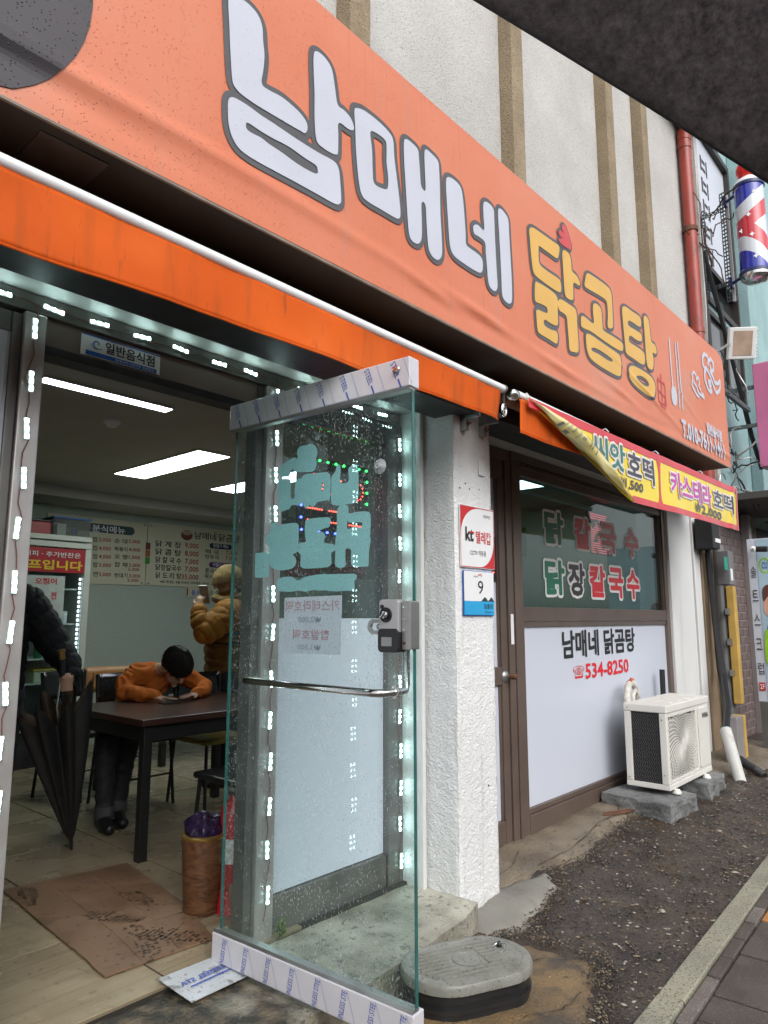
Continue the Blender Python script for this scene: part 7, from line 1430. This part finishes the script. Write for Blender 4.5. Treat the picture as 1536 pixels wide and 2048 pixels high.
MB().lathe((2.005, 2.665, FZ + 0.09), [(0.055, 0), (0.06, 0.01), (0.06, 0.30), (0.05, 0.34), (0.022, 0.365), (0.018, 0.39)], 22).build('cylinder', M('extinguisher_red', (0.42, 0.02, 0.025), 0.25, var=0.05), ex, smooth=True); MB().lathe((2.005, 2.665, FZ + 0.20), [(0.0605, 0), (0.0615, 0.001), (0.0615, 0.10), (0.0605, 0.101)], 22).build('label_band', M('label_white', (0.6, 0.6, 0.58), 0.4, vs=60, var=0.35), ex, smooth=True)
MB().box(1.985, 2.025, 2.58, 2.68, FZ + 0.475, FZ + 0.49).build('lever', m_black, ex); MB().tube([(2.01, 2.64, FZ + 0.47), (2.07, 2.62, FZ + 0.42), (2.075, 2.63, FZ + 0.2)], 0.009, 8).build('hose', m_rubber, ex); MB().lathe((2.005, 2.665, FZ), [(0.075, 0), (0.07, 0.03), (0.062, 0.09)], 20).build('stand', m_hdr, ex)
bb = thing('extinguisher_box', 'small blue and beige plastic stand with a white arrow by the door post', 'stand', (1.95, 2.52, FZ)); MB().prism([(1.90, 2.47, FZ), (2.03, 2.47, FZ), (2.03, 2.50, FZ + 0.15), (1.90, 2.50, FZ + 0.15)], (0, 0.05, 0)).build('body', m_mat, bb, bevel=0.004)
BBP = Plane((1.90, 2.468, FZ), (1, 0, 0), (0, 0.2, 0.98)); quad(BBP, 0.02, 0.03, 0.118, 0.14, m_print_b, bb, 'blue_label', 0.003); text('소', (0.03, 0.07, 0.07, 0.11), BBP, m_print_w, bb, 'lettering', 0.01, 0.005)
# seen through the side window: LED board, calendar, freezer with basket, pole
ob = thing('open_sign', 'black LED board with red letters ringed by green and blue lamps', 'led sign', (2.5, 2.6, 2.0))
OP = facade(2.595); MB().box(2.29, 2.80, 2.60, 2.62, 1.80, 2.20).build('board', m_lockk, ob)
ring = [(2.31 + 0.47 * i / 8, z) for i in range(9) for z in (1.815, 2.185)] + [(x, 1.815 + 0.37 * i / 6) for i in range(1, 6) for x in (2.305, 2.785)]
for k, (x, z) in enumerate(ring): MB().ball((x, 2.594, z), 0.007, 8, 6).build('lamp', m_ledg if k % 2 else m_ledbl, ob)
q = MB()
for cx_ in (2.40, 2.55, 2.70):
    for i in range(14):
        a = 6.283 * i / 14; q.ball((cx_ + 0.055 * math.cos(a), 2.594, 2.06 + 0.05 * math.sin(a)), 0.0045, 6, 4)
    for i in range(7): q.ball((cx_ - 0.05 + 0.016 * i, 2.594, 1.93), 0.0045, 6, 4); q.ball((cx_ - 0.05 + 0.016 * i, 2.594, 1.87), 0.0045, 6, 4)
q.build('red_lamp_letters', m_ledr, ob)
cl = thing('wall_calendar', 'red-framed calendar sheet hanging inside behind the side window', 'calendar', (2.9, 3.0, 1.7)); MB().box(2.72, 3.05, 3.0, 3.01, 1.68, 2.02).build('backing', m_print_r, cl); quad(facade(3.0), 2.74, 1.70, 3.03, 1.995, m_print_w, cl, 'sheet', 0.003); CP = facade(2.996); text('23', (2.84, 1.93, 2.91, 1.97), CP, m_print_k, cl, 'lettering', 0.0, 0.002); 
fz = thing('white_freezer', 'white upright cabinet with a red basket on top, inside the side window', 'cabinet', (3.0, 3.15, FZ)); MB().box(2.74, 3.28, 2.98, 3.40, FZ, 1.62).build('case', m_fr, fz, bevel=0.02); MB().box(2.745, 3.275, 2.974, 2.978, 1.28, 1.29).build('door_gap', m_black, fz)
bk = thing('red_basket', 'red plastic mesh basket on the white cabinet', 'basket', (3.0, 3.2, 1.62)); q = MB()
for k in range(9): q.box(2.82 + k * 0.05, 2.826 + k * 0.05, 3.01, 3.014, 1.63, 1.74)
for k in range(4): q.box(2.81, 3.23, 3.008, 3.016, 1.625 + k * 0.036, 1.635 + k * 0.036)
q.box(2.81, 3.23, 3.018, 3.3, 1.623, 1.63); q.box(2.81, 2.816, 3.01, 3.3, 1.625, 1.74); q.box(3.224, 3.23, 3.01, 3.3, 1.625, 1.74); q.build('mesh', m_hdr, bk)
po = MB().tube([(2.90, 2.58, 1.25), (3.08, 2.60, 2.0)], 0.012, 8).build('broom_handle', m_white, smooth=True); tag(po, 'pale stick leaning inside behind the side window', 'stick')
# ================================================================ people (bodies grown as one skin from a posed skeleton)
m_skin = M('skin', (0.50, 0.30, 0.21), 0.5, var=0.06, vs=20); m_hair = M('black_hair', (0.012, 0.010, 0.009), 0.6, var=0.3, vs=60, bump=0.002, bs=140, spec=0.3)
m_dkp = M('dark_trousers', (0.018, 0.019, 0.024), 0.7, var=0.2, vs=30, bump=0.002, bs=40); m_shoe = M('black_shoe', (0.012, 0.012, 0.014), 0.35, var=0.3, vs=40)
class Body:
    def __init__(s): s.mb = MB(); s.bones = []
    def limb(s, p0, p1, r0, r1, mat):
        p0, p1 = Vector(p0), Vector(p1); n = max(2, int((p1 - p0).length / 0.02)); s.mb.tube([p0.lerp(p1, i / n) for i in range(n + 1)], [r0 + (r1 - r0) * i / n for i in range(n + 1)], 14)
        s.mb.ball(p0, r0, 14, 10); s.mb.ball(p1, r1, 14, 10); s.bones.append((p0, p1, r0, r1, mat)); return s
    def chain(s, pts, rs, mat):
        for i in range(len(pts) - 1): s.limb(pts[i], pts[i + 1], rs[i], rs[i + 1], mat)
    def blob(s, c, r, mat, rot=None):
        s.mb.ball(c, r, 20, 14, rot); s.bones.append((Vector(c), Vector(c), min(r) if isinstance(r, tuple) else r, min(r) if isinstance(r, tuple) else r, mat)); return s
    def head(s, c, face, up, k, mat):
        """skull, jaw, nose, brows and ears; face = looking direction"""
        f = Vector(face).normalized(); u = Vector(up); u = (u - f * u.dot(f)).normalized(); r = f.cross(u); c = Vector(c); rot = Matrix((r, f, u)).transposed()
        P = lambda a, b, d: c + r * a * k + f * b * k + u * d * k
        s.blob(P(0, -0.012, 0.03), (0.076 * k, 0.094 * k, 0.088 * k), mat, rot); s.blob(P(0, 0.022, -0.045), (0.058 * k, 0.062 * k, 0.068 * k), mat, rot)
        s.limb(P(0, 0.088, 0.012), P(0, 0.104, -0.022), 0.009 * k, 0.013 * k, mat); s.limb(P(-0.03, 0.078, 0.03), P(0.03, 0.078, 0.03), 0.014 * k, 0.014 * k, mat)
        s.limb(P(-0.018, 0.079, -0.062), P(0.018, 0.079, -0.062), 0.008 * k, 0.008 * k, mat); s.blob(P(0, 0.07, -0.095), 0.02 * k, mat)
        for e in (-1, 1): s.blob(P(e * 0.078, -0.005, -0.01), (0.012 * k, 0.02 * k, 0.03 * k), mat, rot)
        return P
    def build(s, name, mats, parent, voxel=0.008, smooth=4, quilt={}, folds={}):
        t = s.mb.build('tmp', mats[0]); md = t.modifiers.new('r', 'REMESH'); md.mode = 'VOXEL'; md.voxel_size = voxel
        sm_ = t.modifiers.new('s', 'SMOOTH'); sm_.iterations = smooth; sm_.factor = 0.5
        dg = bpy.context.evaluated_depsgraph_get(); me = bpy.data.meshes.new_from_object(t.evaluated_get(dg)); bpy.data.objects.remove(t)
        me.materials.clear()
        for m in mats: me.materials.append(m)
        nP = len(me.polygons); cen = np.empty(nP * 3); me.polygons.foreach_get('center', cen); cen = cen.reshape(-1, 3); best = np.full(nP, 9.0); idx = np.zeros(nP, int)
        for p0, p1, r0, r1, m in s.bones:
            a = np.array(p0); d = np.array(p1) - a; L = d @ d + 1e-12; tt = np.clip(((cen - a) @ d) / L, 0, 1); dist = np.linalg.norm(cen - a - tt[:, None] * d, axis=1) - (r0 + (r1 - r0) * tt)
            k = dist < best; best[k] = dist[k]; idx[k] = m
        me.polygons.foreach_set('material_index', idx.astype(np.int32)); me.polygons.foreach_set('use_smooth', [True] * nP)
        # cloth: quilted rolls along the limb for padded coats, soft ridged folds for knitwear
        nV = len(me.vertices); co = np.empty(nV * 3); me.vertices.foreach_get('co', co); co = co.reshape(-1, 3); no = np.empty(nV * 3); me.vertex_normals.foreach_get('vector', no); no = no.reshape(-1, 3)
        best = np.full(nV, 9.0); vm = np.zeros(nV, int); along = np.zeros(nV)
        for p0, p1, r0, r1, m in s.bones:
            a = np.array(p0); d = np.array(p1) - a; L = d @ d + 1e-12; tt = np.clip(((co - a) @ d) / L, 0, 1); dist = np.linalg.norm(co - a - tt[:, None] * d, axis=1) - (r0 + (r1 - r0) * tt)
            k = dist < best; best[k] = dist[k]; vm[k] = m; ax_ = d / math.sqrt(L) if L > 1e-6 else np.array((0, 0, 1.0)); along[k] = (co[k] @ ax_)
        disp = np.zeros(nV)
        for i in range(nV):
            m = vm[i]
            if m in quilt: per, amp = quilt[m]; w_ = 0.12 * noise.noise(Vector(co[i]) * 9); disp[i] = amp * (abs(math.sin(math.pi * (along[i] / per + w_))) ** 0.6 - 0.6) + 0.003 * noise.noise(Vector(co[i]) * 40)
            elif m in folds: p = Vector(co[i]); disp[i] = folds[m] * (0.5 - abs(noise.noise(Vector((p.x * 9 + 3 * noise.noise(p * 5), p.y * 9, p.z * 16)))) * 2.2)
        co += no * disp[:, None]; me.vertices.foreach_set('co', co.ravel())
        off = root_loc(parent); me.transform(Matrix.Translation(-off)); me.name = name
        o = bpy.data.objects.new(name, me); COL.objects.link(o); o.parent = parent; return o
def hand(B, wrist, d, nrm, k, mat, curl=0.35, thumb=1):
    """palm, four fingers of different length with two bends, thumb from the side of the palm"""
    d = Vector(d).normalized(); nrm = Vector(nrm); nrm = (nrm - d * nrm.dot(d)).normalized(); sd_ = d.cross(nrm); w0 = Vector(wrist)
    for j in (-1.2, -0.4, 0.4, 1.2): B.limb(w0 + sd_ * j * 0.010 * k, w0 + d * 0.075 * k + sd_ * j * 0.019 * k, 0.014 * k, 0.011 * k, mat)
    for j, L in ((-1.5, 0.062), (-0.5, 0.078), (0.5, 0.082), (1.5, 0.072)):
        p = w0 + d * 0.078 * k + sd_ * j * 0.0195 * k; dd = d.copy(); r_ = 0.0088 * k
        for s_ in range(3):
            dd = (dd * math.cos(curl) - nrm * math.sin(curl)).normalized() if s_ or curl > 0.2 else dd; q2 = p + dd * L * (0.45, 0.32, 0.23)[s_] * k; B.limb(p, q2, r_, r_ * 0.9, mat); p = q2; r_ *= 0.9
    p = w0 + d * 0.02 * k - sd_ * thumb * 0.03 * k; q2 = p + (d * 0.75 - sd_ * thumb * 0.6 - nrm * 0.2).normalized() * 0.04 * k; q3 = q2 + (d * 0.95 - nrm * 0.25).normalized() * 0.03 * k
    B.limb(w0 + d * 0.01 * k, p, 0.016 * k, 0.0125 * k, mat); B.limb(p, q2, 0.0125 * k, 0.010 * k, mat); B.limb(q2, q3, 0.010 * k, 0.008 * k, mat)
# ---- boy bent over the table
m_swt = M('orange_sweatshirt', (0.50, 0.13, 0.022), 0.85, var=0.12, vs=12, bump=0.003, bs=60, spec=0.2)
by = thing('person', 'child in orange sweatshirt slumped over the brown table with a phone', 'person', (2.55, 4.4, FZ))
B = Body()
B.chain([(2.55, 4.62, 0.68), (2.58, 4.56, 0.82), (2.61, 4.46, 0.95)], [0.125, 0.13, 0.135], 1); B.chain([(2.50, 4.42, 1.0), (2.80, 4.40, 0.995)], [0.085, 0.08], 1)
B.limb((2.63, 4.38, 1.03), (2.645, 4.28, 1.045), 0.05, 0.045, 0)
P = B.head((2.652, 4.205, 1.055), (0.10, -0.66, -0.74), (0.0, -0.7, 0.7), 0.98, 0)
B.chain([(2.47, 4.42, 1.00), (2.40, 4.40, 0.955), (2.37, 4.35, 0.905)], [0.07, 0.062, 0.052], 1); B.chain([(2.37, 4.35, 0.905), (2.42, 4.23, 0.895), (2.475, 4.15, 0.888)], [0.052, 0.046, 0.038], 1)
B.chain([(2.82, 4.40, 0.99), (2.90, 4.35, 0.94), (2.935, 4.28, 0.905)], [0.07, 0.06, 0.052], 1); B.chain([(2.935, 4.28, 0.905), (2.84, 4.17, 0.893), (2.76, 4.13, 0.888)], [0.052, 0.045, 0.037], 1)
hand(B, (2.475, 4.145, 0.880), (0.75, -0.66, -0.05), (0, 0, 1), 0.88, 0, 0.12, -1); hand(B, (2.75, 4.125, 0.880), (-0.9, -0.35, -0.03), (0, 0, 1), 0.88, 0, 0.2, 1)
B.chain([(2.52, 4.62, 0.66), (2.32, 4.40, 0.66), (2.21, 4.24, 0.63)], [0.10, 0.085, 0.068], 2); B.chain([(2.21, 4.24, 0.63), (2.205, 4.22, 0.42), (2.20, 4.20, 0.24)], [0.066, 0.06, 0.052], 2)
B.chain([(2.62, 4.62, 0.66), (2.48, 4.40, 0.64), (2.38, 4.28, 0.60)], [0.10, 0.085, 0.066], 2); B.chain([(2.38, 4.28, 0.60), (2.36, 4.30, 0.40), (2.32, 4.26, 0.24)], [0.066, 0.058, 0.05], 2)
B.chain([(2.20, 4.20, 0.235), (2.20, 4.20, 0.215)], [0.058, 0.058], 3); B.chain([(2.32, 4.26, 0.235), (2.32, 4.26, 0.215)], [0.056, 0.056], 3)
for fx, fy in ((2.20, 4.20), (2.315, 4.255)): B.chain([(fx, fy + 0.02, 0.175), (fx - 0.02, fy - 0.07, 0.17), (fx - 0.035, fy - 0.14, 0.163)], [0.044, 0.042, 0.034], 4)
B.build('body', [m_skin, m_swt, m_dkp, M('rolled_cuff', (0.06, 0.06, 0.065), 0.7), m_shoe], by, 0.0065, folds={1: 0.011, 2: 0.006})
# bowl-cut hair: a cap over the skull with a ragged fringe
hr = MB(); f = Vector((0.10, -0.66, -0.74)).normalized(); u = Vector((0, -0.7, 0.7)); u = (u - f * u.dot(f)).normalized(); r = f.cross(u); hc = Vector((2.652, 4.205, 1.055)) + u * 0.028 - f * 0.012
for i in range(60):
    for j in range(26): pass
def hair_cap(c, f, u, r, R3, low_f, low_b, ragged, n=60, m=18, rough=0.0):
    def fn(a, t):
        az = 2 * math.pi * a; front = math.cos(az); low = low_f * max(0, front) + low_b * max(0, -front) + 0.2 * abs(math.sin(az)); low += ragged * noise.noise(Vector((math.cos(az) * 9, math.sin(az) * 9, 1)))
        th = t * (math.pi / 2 + low); k = 1 + (0.03 * noise.noise(Vector((az * 6, t * 3, 2))) + rough * (0.5 - abs(noise.noise(Vector((math.cos(az) * 4, math.sin(az) * 4, t * 1.5)))) * 2)) * t
        return c + (f * math.cos(az) * math.sin(th) * R3[1] + r * math.sin(az) * math.sin(th) * R3[0] + u * math.cos(th) * R3[2]) * k
    return MB().grid(fn, n, m)
hair_cap(hc, f, u, r, (0.088, 0.108, 0.10), 0.06, 0.75, 0.22).build('hair', m_hair, by, smooth=True, angle=180, solid=0.012)
q = MB(); rr_ = random.Random(6)
for k in range(420):                      # locks lying over the scalp from the crown, ends uneven
    az = rr_.uniform(0, 6.283); t0_ = rr_.uniform(0.05, 0.9); t1_ = t0_ + rr_.uniform(0.5, 0.95); t1_ = min(t1_, 1.62 if math.cos(az) > 0.2 else 2.1); lift = rr_.uniform(1.05, 1.13); sw = rr_.uniform(-0.25, 0.25); pts = []
    for i in range(5):
        th = t0_ + (t1_ - t0_) * i / 4; az2 = az + sw * i / 4; kk = lift + (0.05 * rr_.random() if i == 4 else 0)
        pts.append(hc + (f * math.cos(az2) * math.sin(th) * 0.108 + r * math.sin(az2) * math.sin(th) * 0.088 + u * math.cos(th) * 0.10) * kk)
    q.tube(pts, [0.0035, 0.0042, 0.004, 0.003, 0.0008], 4)
q.build('hair_locks', m_hair, by, smooth=True)
ph = MB().box(2.44, 2.58, 3.985, 4.055, FZ + 0.7205, FZ + 0.729).build('phone', m_lockk, bevel=0.003); tag(ph, 'dark phone lying flat under the boy\'s hand on the table', 'phone')
# ---- person in mustard puffer jacket looking at a phone
m_must = M('mustard_puffer', (0.33, 0.14, 0.018), 0.62, var=0.15, vs=14, bump=0.004, bs=40, spec=0.3); m_navy2 = M('navy_puffer', (0.014, 0.02, 0.04), 0.6, var=0.15, vs=14, bump=0.004, bs=40, spec=0.3); m_hood = M('tan_hood', (0.26, 0.185, 0.095), 0.95, var=0.25, vs=12, bump=0.012, bs=22, spec=0.1); m_brnp = M('brown_puffer', (0.17, 0.085, 0.018), 0.62, var=0.15, vs=14, bump=0.004, bs=40, spec=0.3)
wm = thing('person', 'person in mustard padded jacket and tan hood holding up a phone', 'person', (3.37, 4.62, FZ))
B = Body()
B.chain([(3.40, 4.64, 0.95), (3.385, 4.62, 1.10), (3.375, 4.61, 1.22)], [0.185, 0.19, 0.195], 3); B.chain([(3.375, 4.61, 1.22), (3.37, 4.60, 1.33)], [0.195, 0.18], 2); B.chain([(3.29, 4.50, 1.40), (3.45, 4.70, 1.40)], [0.135, 0.13], 1); B.limb((3.36, 4.60, 1.46), (3.35, 4.61, 1.54), 0.10, 0.085, 1)
P = B.head((3.335, 4.605, 1.665), (-0.80, 0.55, -0.25), (0, 0, 1), 1.0, 0)
B.chain([(3.24, 4.45, 1.40), (3.14, 4.46, 1.34), (3.06, 4.47, 1.28)], [0.11, 0.105, 0.09], 1); B.chain([(3.06, 4.47, 1.28), (3.04, 4.52, 1.37), (3.05, 4.56, 1.44)], [0.09, 0.075, 0.055], 1)
for p_, r_ in (((3.17, 4.455, 1.36), 0.108), ((3.07, 4.475, 1.29), 0.096)): B.blob(p_, r_, 1)
B.chain([(3.46, 4.73, 1.39), (3.34, 4.82, 1.30), (3.22, 4.80, 1.36)], [0.11, 0.095, 0.06], 1)
hand(B, (3.05, 4.565, 1.455), (0.25, 0.1, 0.95), (-0.8, -0.5, 0.2), 0.95, 0, 0.55, 1)
for sx, sy in ((3.34, 4.56), (3.44, 4.68)): B.chain([(sx, sy, 0.95), (sx, sy, 0.55), (sx, sy, 0.22)], [0.10, 0.075, 0.06], 4); B.chain([(sx, sy, 0.18), (sx - 0.12, sy + 0.08, 0.165)], [0.045, 0.038], 5)
B.build('body', [m_skin, m_must, m_navy2, m_brnp, m_dkp, m_shoe], wm, 0.0085, quilt={1: (0.075, 0.016), 2: (0.08, 0.012), 3: (0.085, 0.016)})
f = Vector((-0.80, 0.55, -0.25)).normalized(); u = Vector((0, 0, 1)); u = (u - f * u.dot(f)).normalized(); r = f.cross(u)
hair_cap(Vector((3.345, 4.60, 1.665)) + u * 0.012, f, u, r, (0.105, 0.116, 0.118), 0.02, 1.0, 0.15, 90, 24, 0.10).build('hood', m_hood, wm, smooth=True, angle=180, solid=0.02)
q = MB(); q.tube([Vector((3.35, 4.605, 1.53)) + Vector((0.10 * math.cos(a), 0.11 * math.sin(a), 0.012 * math.sin(3 * a))) for a in [i * 0.349 for i in range(19)]], 0.032, 8); q.build('collar', m_hood, wm, smooth=True)
o = MB().obox((3.105, 4.575, 1.56), (0.35, 0.2, -0.9), (0.5, -0.86, 0), (-0.8, -0.46, -0.35), 0.075, 0.036, 0.004).build('phone', m_steel, bevel=0.003); tag(o, 'grey phone held up in front of the hooded person', 'phone')
# ---- man with a folded umbrella, mostly behind the left jamb
m_blk = M('black_puffer', (0.011, 0.012, 0.014), 0.7, var=0.2, vs=14, bump=0.003, bs=40, spec=0.25)
mn = thing('person', 'person in black padded jacket holding a folded umbrella behind the left jamb', 'person', (1.52, 4.25, FZ))
B = Body()
B.chain([(1.53, 4.27, 0.92), (1.53, 4.27, 1.10), (1.52, 4.26, 1.32)], [0.17, 0.175, 0.185], 1); B.chain([(1.37, 4.27, 1.47), (1.66, 4.24, 1.47)], [0.105, 0.105], 1); B.limb((1.52, 4.26, 1.5), (1.52, 4.27, 1.62), 0.085, 0.075, 1)
B.head((1.50, 4.29, 1.77), (-0.4, 0.9, -0.1), (0, 0, 1), 1.0, 0)
B.chain([(1.69, 4.235, 1.465), (1.76, 4.20, 1.34), (1.835, 4.15, 1.20)], [0.098, 0.098, 0.088], 1); B.chain([(1.835, 4.15, 1.20), (1.86, 4.06, 1.13), (1.85, 4.00, 1.075)], [0.088, 0.07, 0.055], 1)
B.chain([(1.35, 4.27, 1.46), (1.28, 4.28, 1.2), (1.30, 4.16, 0.98)], [0.095, 0.08, 0.05], 1)
for sx in (1.44, 1.60): B.chain([(sx, 4.27, 0.90), (sx, 4.27, 0.55), (sx, 4.29, 0.22)], [0.11, 0.085, 0.065], 2); B.chain([(sx, 4.27, 0.175), (sx, 4.40, 0.165)], [0.048, 0.04], 3)
# fist closed round the handle
HC = Vector((1.806, 3.955, 1.02)); ha = Vector((-0.10, 0, 0.995)).normalized()
B.limb((1.845, 3.99, 1.065), (1.83, 3.985, 1.03), 0.032, 0.03, 0); B.limb((1.832, 3.985, 1.05), (1.828, 3.985, 0.975), 0.022, 0.02, 0)
for k in range(4):
    z = 0.030 - k * 0.021; c = HC + ha * z; rr_ = 0.030 - 0.001 * k
    pts = [c + Vector((math.cos(a), math.sin(a), 0)) * rr_ for a in (0.5, -0.3, -1.1, -1.9, -2.7, -3.5)]
    B.chain(pts, [0.0115, 0.0115, 0.011, 0.0105, 0.0095, 0.0085], 0)
B.chain([(1.825, 3.975, 1.06), (1.80, 3.935, 1.068), (1.778, 3.93, 1.055)], [0.013, 0.012, 0.0095], 0)
B.build('body', [m_skin, m_blk, m_dkp, m_shoe], mn, 0.0075, 2, quilt={1: (0.09, 0.010)})
hair_cap(Vector((1.50, 4.28, 1.79)), Vector((-0.4, 0.9, 0)).normalized(), Vector((0, 0, 1)), Vector((-0.4, 0.9, 0)).normalized().cross(Vector((0, 0, 1))), (0.088, 0.105, 0.1), 0.0, 0.7, 0.15).build('hair', m_hair, mn, smooth=True, angle=180, solid=0.012)
# folded umbrella hanging from his hand
um = thing('folded_umbrella', 'black folded umbrella with a brass-capped handle, point resting toward the floor', 'umbrella', (1.891, 3.95, FZ))
T0, T1 = Vector((1.765, 3.952, 0.90)), Vector((1.889, 3.95, 0.19)); ax = (T1 - T0).normalized(); e1 = Vector((1, 0, 0)); e1 = (e1 - ax * e1.dot(ax)).normalized(); e2 = ax.cross(e1)
m_umb = M('umbrella_black', (0.010, 0.010, 0.011), 0.5, var=0.3, vs=20, bump=0.002, bs=30); m_lin = M('umbrella_lining', (0.045, 0.026, 0.013), 0.5, var=0.5, vs=12)
def umb_pt(a, t, k=1.0):
    th = 2 * math.pi * a; fl = math.cos(8 * th); R0 = (0.185 * (1 - t) ** 0.8 + 0.012) * (0.78 + 0.22 * fl * (1 - t * 0.6)) * k
    lift = (1 - t) ** 6 * (0.055 * fl + 0.05 * math.cos(th) + 0.02 * math.sin(3 * th))
    c = T0.lerp(T1, t) - ax * lift; return c + e1 * math.cos(th) * R0 * 1.12 + e2 * math.sin(th) * R0 * 0.85
MB().grid(lambda a, t: umb_pt(a, t), 96, 24).build('canopy', m_umb, um, smooth=True, angle=70); MB().grid(lambda a, t: umb_pt(a, t * 0.45, 0.93), 96, 10).build('lining', m_lin, um, smooth=True, angle=70)
for k in range(8):
    a = k / 8; p = umb_pt(a, 0.0); MB().tube([T0.lerp(T1, 0.55), T0.lerp(T1, 0.25) + (p - T0) * 0.6, p, p - ax * 0.03], 0.0025, 5).build('rib', m_black, um)
MB().tube([(1.782, 3.952, 1.12), T0, T1], 0.006, 8).build('shaft', m_steel, um); MB().tube([(1.774, 3.952, 1.175), (1.80, 3.953, 0.93)], [0.016, 0.0145], 14).build('handle', m_lockk, um, smooth=True)
MB().lathe((1.776, 3.952, 1.155), [(0.018, 0), (0.0165, 0.03), (0.022, 0.045), (0.022, 0.052), (0.014, 0.055), (0, 0.056)], 18, -ax).build('brass_cap', M('brass_cap', (0.38, 0.23, 0.08), 0.3, metal=0.7), um, smooth=True); MB().tube([T1 - ax * 0.01, T1 + ax * 0.056], [0.013, 0.005], 10).build('tip', m_rubber, um, smooth=True)

# ================================================================ the umbrella held over the viewer: only its front edge shows
mu = thing('open_umbrella', 'edge of a black open umbrella close overhead, upper right corner', 'umbrella', (0.0, 0.2, 1.3))
Apt, Bpt = Vector((0.466, 0.331, 1.957)), Vector((0.649, 0.100, 1.7275)); AB = (Bpt - Apt); L = AB.length; Mid = (Apt + Bpt) / 2; abn = AB.normalized()
win = Vector((-0.784, -0.621, 0.12)); win = (win - abn * win.dot(abn)).normalized(); Rr = L / (2 * math.sin(math.pi / 8)); Ctr = Mid + win * Rr * math.cos(math.pi / 8); uax = abn.cross(win)
if uax.z < 0: uax = -uax
U1 = (Apt - Ctr).normalized(); U2 = uax.cross(U1)
sgn = 1 if (Bpt - Ctr).dot(U2) > 0 else -1
m_can = M('umbrella_cloth', (0.15, 0.142, 0.142), 0.75, var=0.55, vs=45, bump=0.0012, bs=320, detail=6)
n, l, b = nodes_of(m_can); out_ = [x for x in n if x.type == 'OUTPUT_MATERIAL'][0]; tl = n.new('ShaderNodeBsdfTranslucent'); tl.inputs['Color'].default_value = (0.52, 0.49, 0.50, 1); mxs = n.new('ShaderNodeMixShader'); mxs.inputs[0].default_value = 0.5
wz = n.new('ShaderNodeTexNoise'); wz.inputs['Scale'].default_value = 130; wz.inputs['Detail'].default_value = 8; wz.inputs['Roughness'].default_value = 0.75; tcw = n.new('ShaderNodeTexCoord'); l.new(tcw.outputs['Object'], wz.inputs['Vector'])
wr = n.new('ShaderNodeValToRGB'); wr.color_ramp.elements[0].position = 0.32; wr.color_ramp.elements[1].position = 0.68; wr.color_ramp.elements[0].color = (0.22, 0.21, 0.215, 1); wr.color_ramp.elements[1].color = (0.72, 0.68, 0.69, 1); l.new(wz.outputs['Fac'], wr.inputs['Fac']); l.new(wr.outputs['Color'], tl.inputs['Color'])     # uneven weave, thinner in places
l.new(b.outputs[0], mxs.inputs[1]); l.new(tl.outputs[0], mxs.inputs[2]); l.new(mxs.outputs[0], out_.inputs['Surface'])
H = 0.20
for k in range(8):
    a0, a1 = k * math.pi / 4 * sgn, (k + 1) * math.pi / 4 * sgn
    d0, d1 = U1 * math.cos(a0) + U2 * math.sin(a0), U1 * math.cos(a1) + U2 * math.sin(a1)
    def gore(u_, v_):
        t = v_; rad = Rr * math.sin(t * math.pi / 2 * 0.97) / math.sin(math.pi / 2 * 0.97); hh = H * math.cos(t * math.pi / 2) 
        p = d0.lerp(d1, u_) * rad; sag = 0.012 * math.sin(u_ * math.pi) * t
        return Ctr + p * (1 - 0.03 * math.sin(u_ * math.pi) * t) + uax * (hh - sag)
    MB().grid(gore, 10, 14).build('canopy_panel', m_can, mu, smooth=True, angle=180, solid=0.0008)
    MB().tube([Vector(gore(0, j / 10)) - uax * 0.006 for j in range(11)], 0.0022, 6).build('rib', m_steel, mu)
    MB().tube([gore(j / 10, 1.0) for j in range(11)], 0.0012, 5).build('hem', m_rubber, mu)
MB().tube([Ctr + uax * (H + 0.05), Ctr - uax * 0.62], 0.005, 8).build('shaft', m_steel, mu, smooth=True); MB().tube([Ctr - uax * 0.56, Ctr - uax * 0.68], 0.014, 10).build('handle', m_rubber, mu, smooth=True)
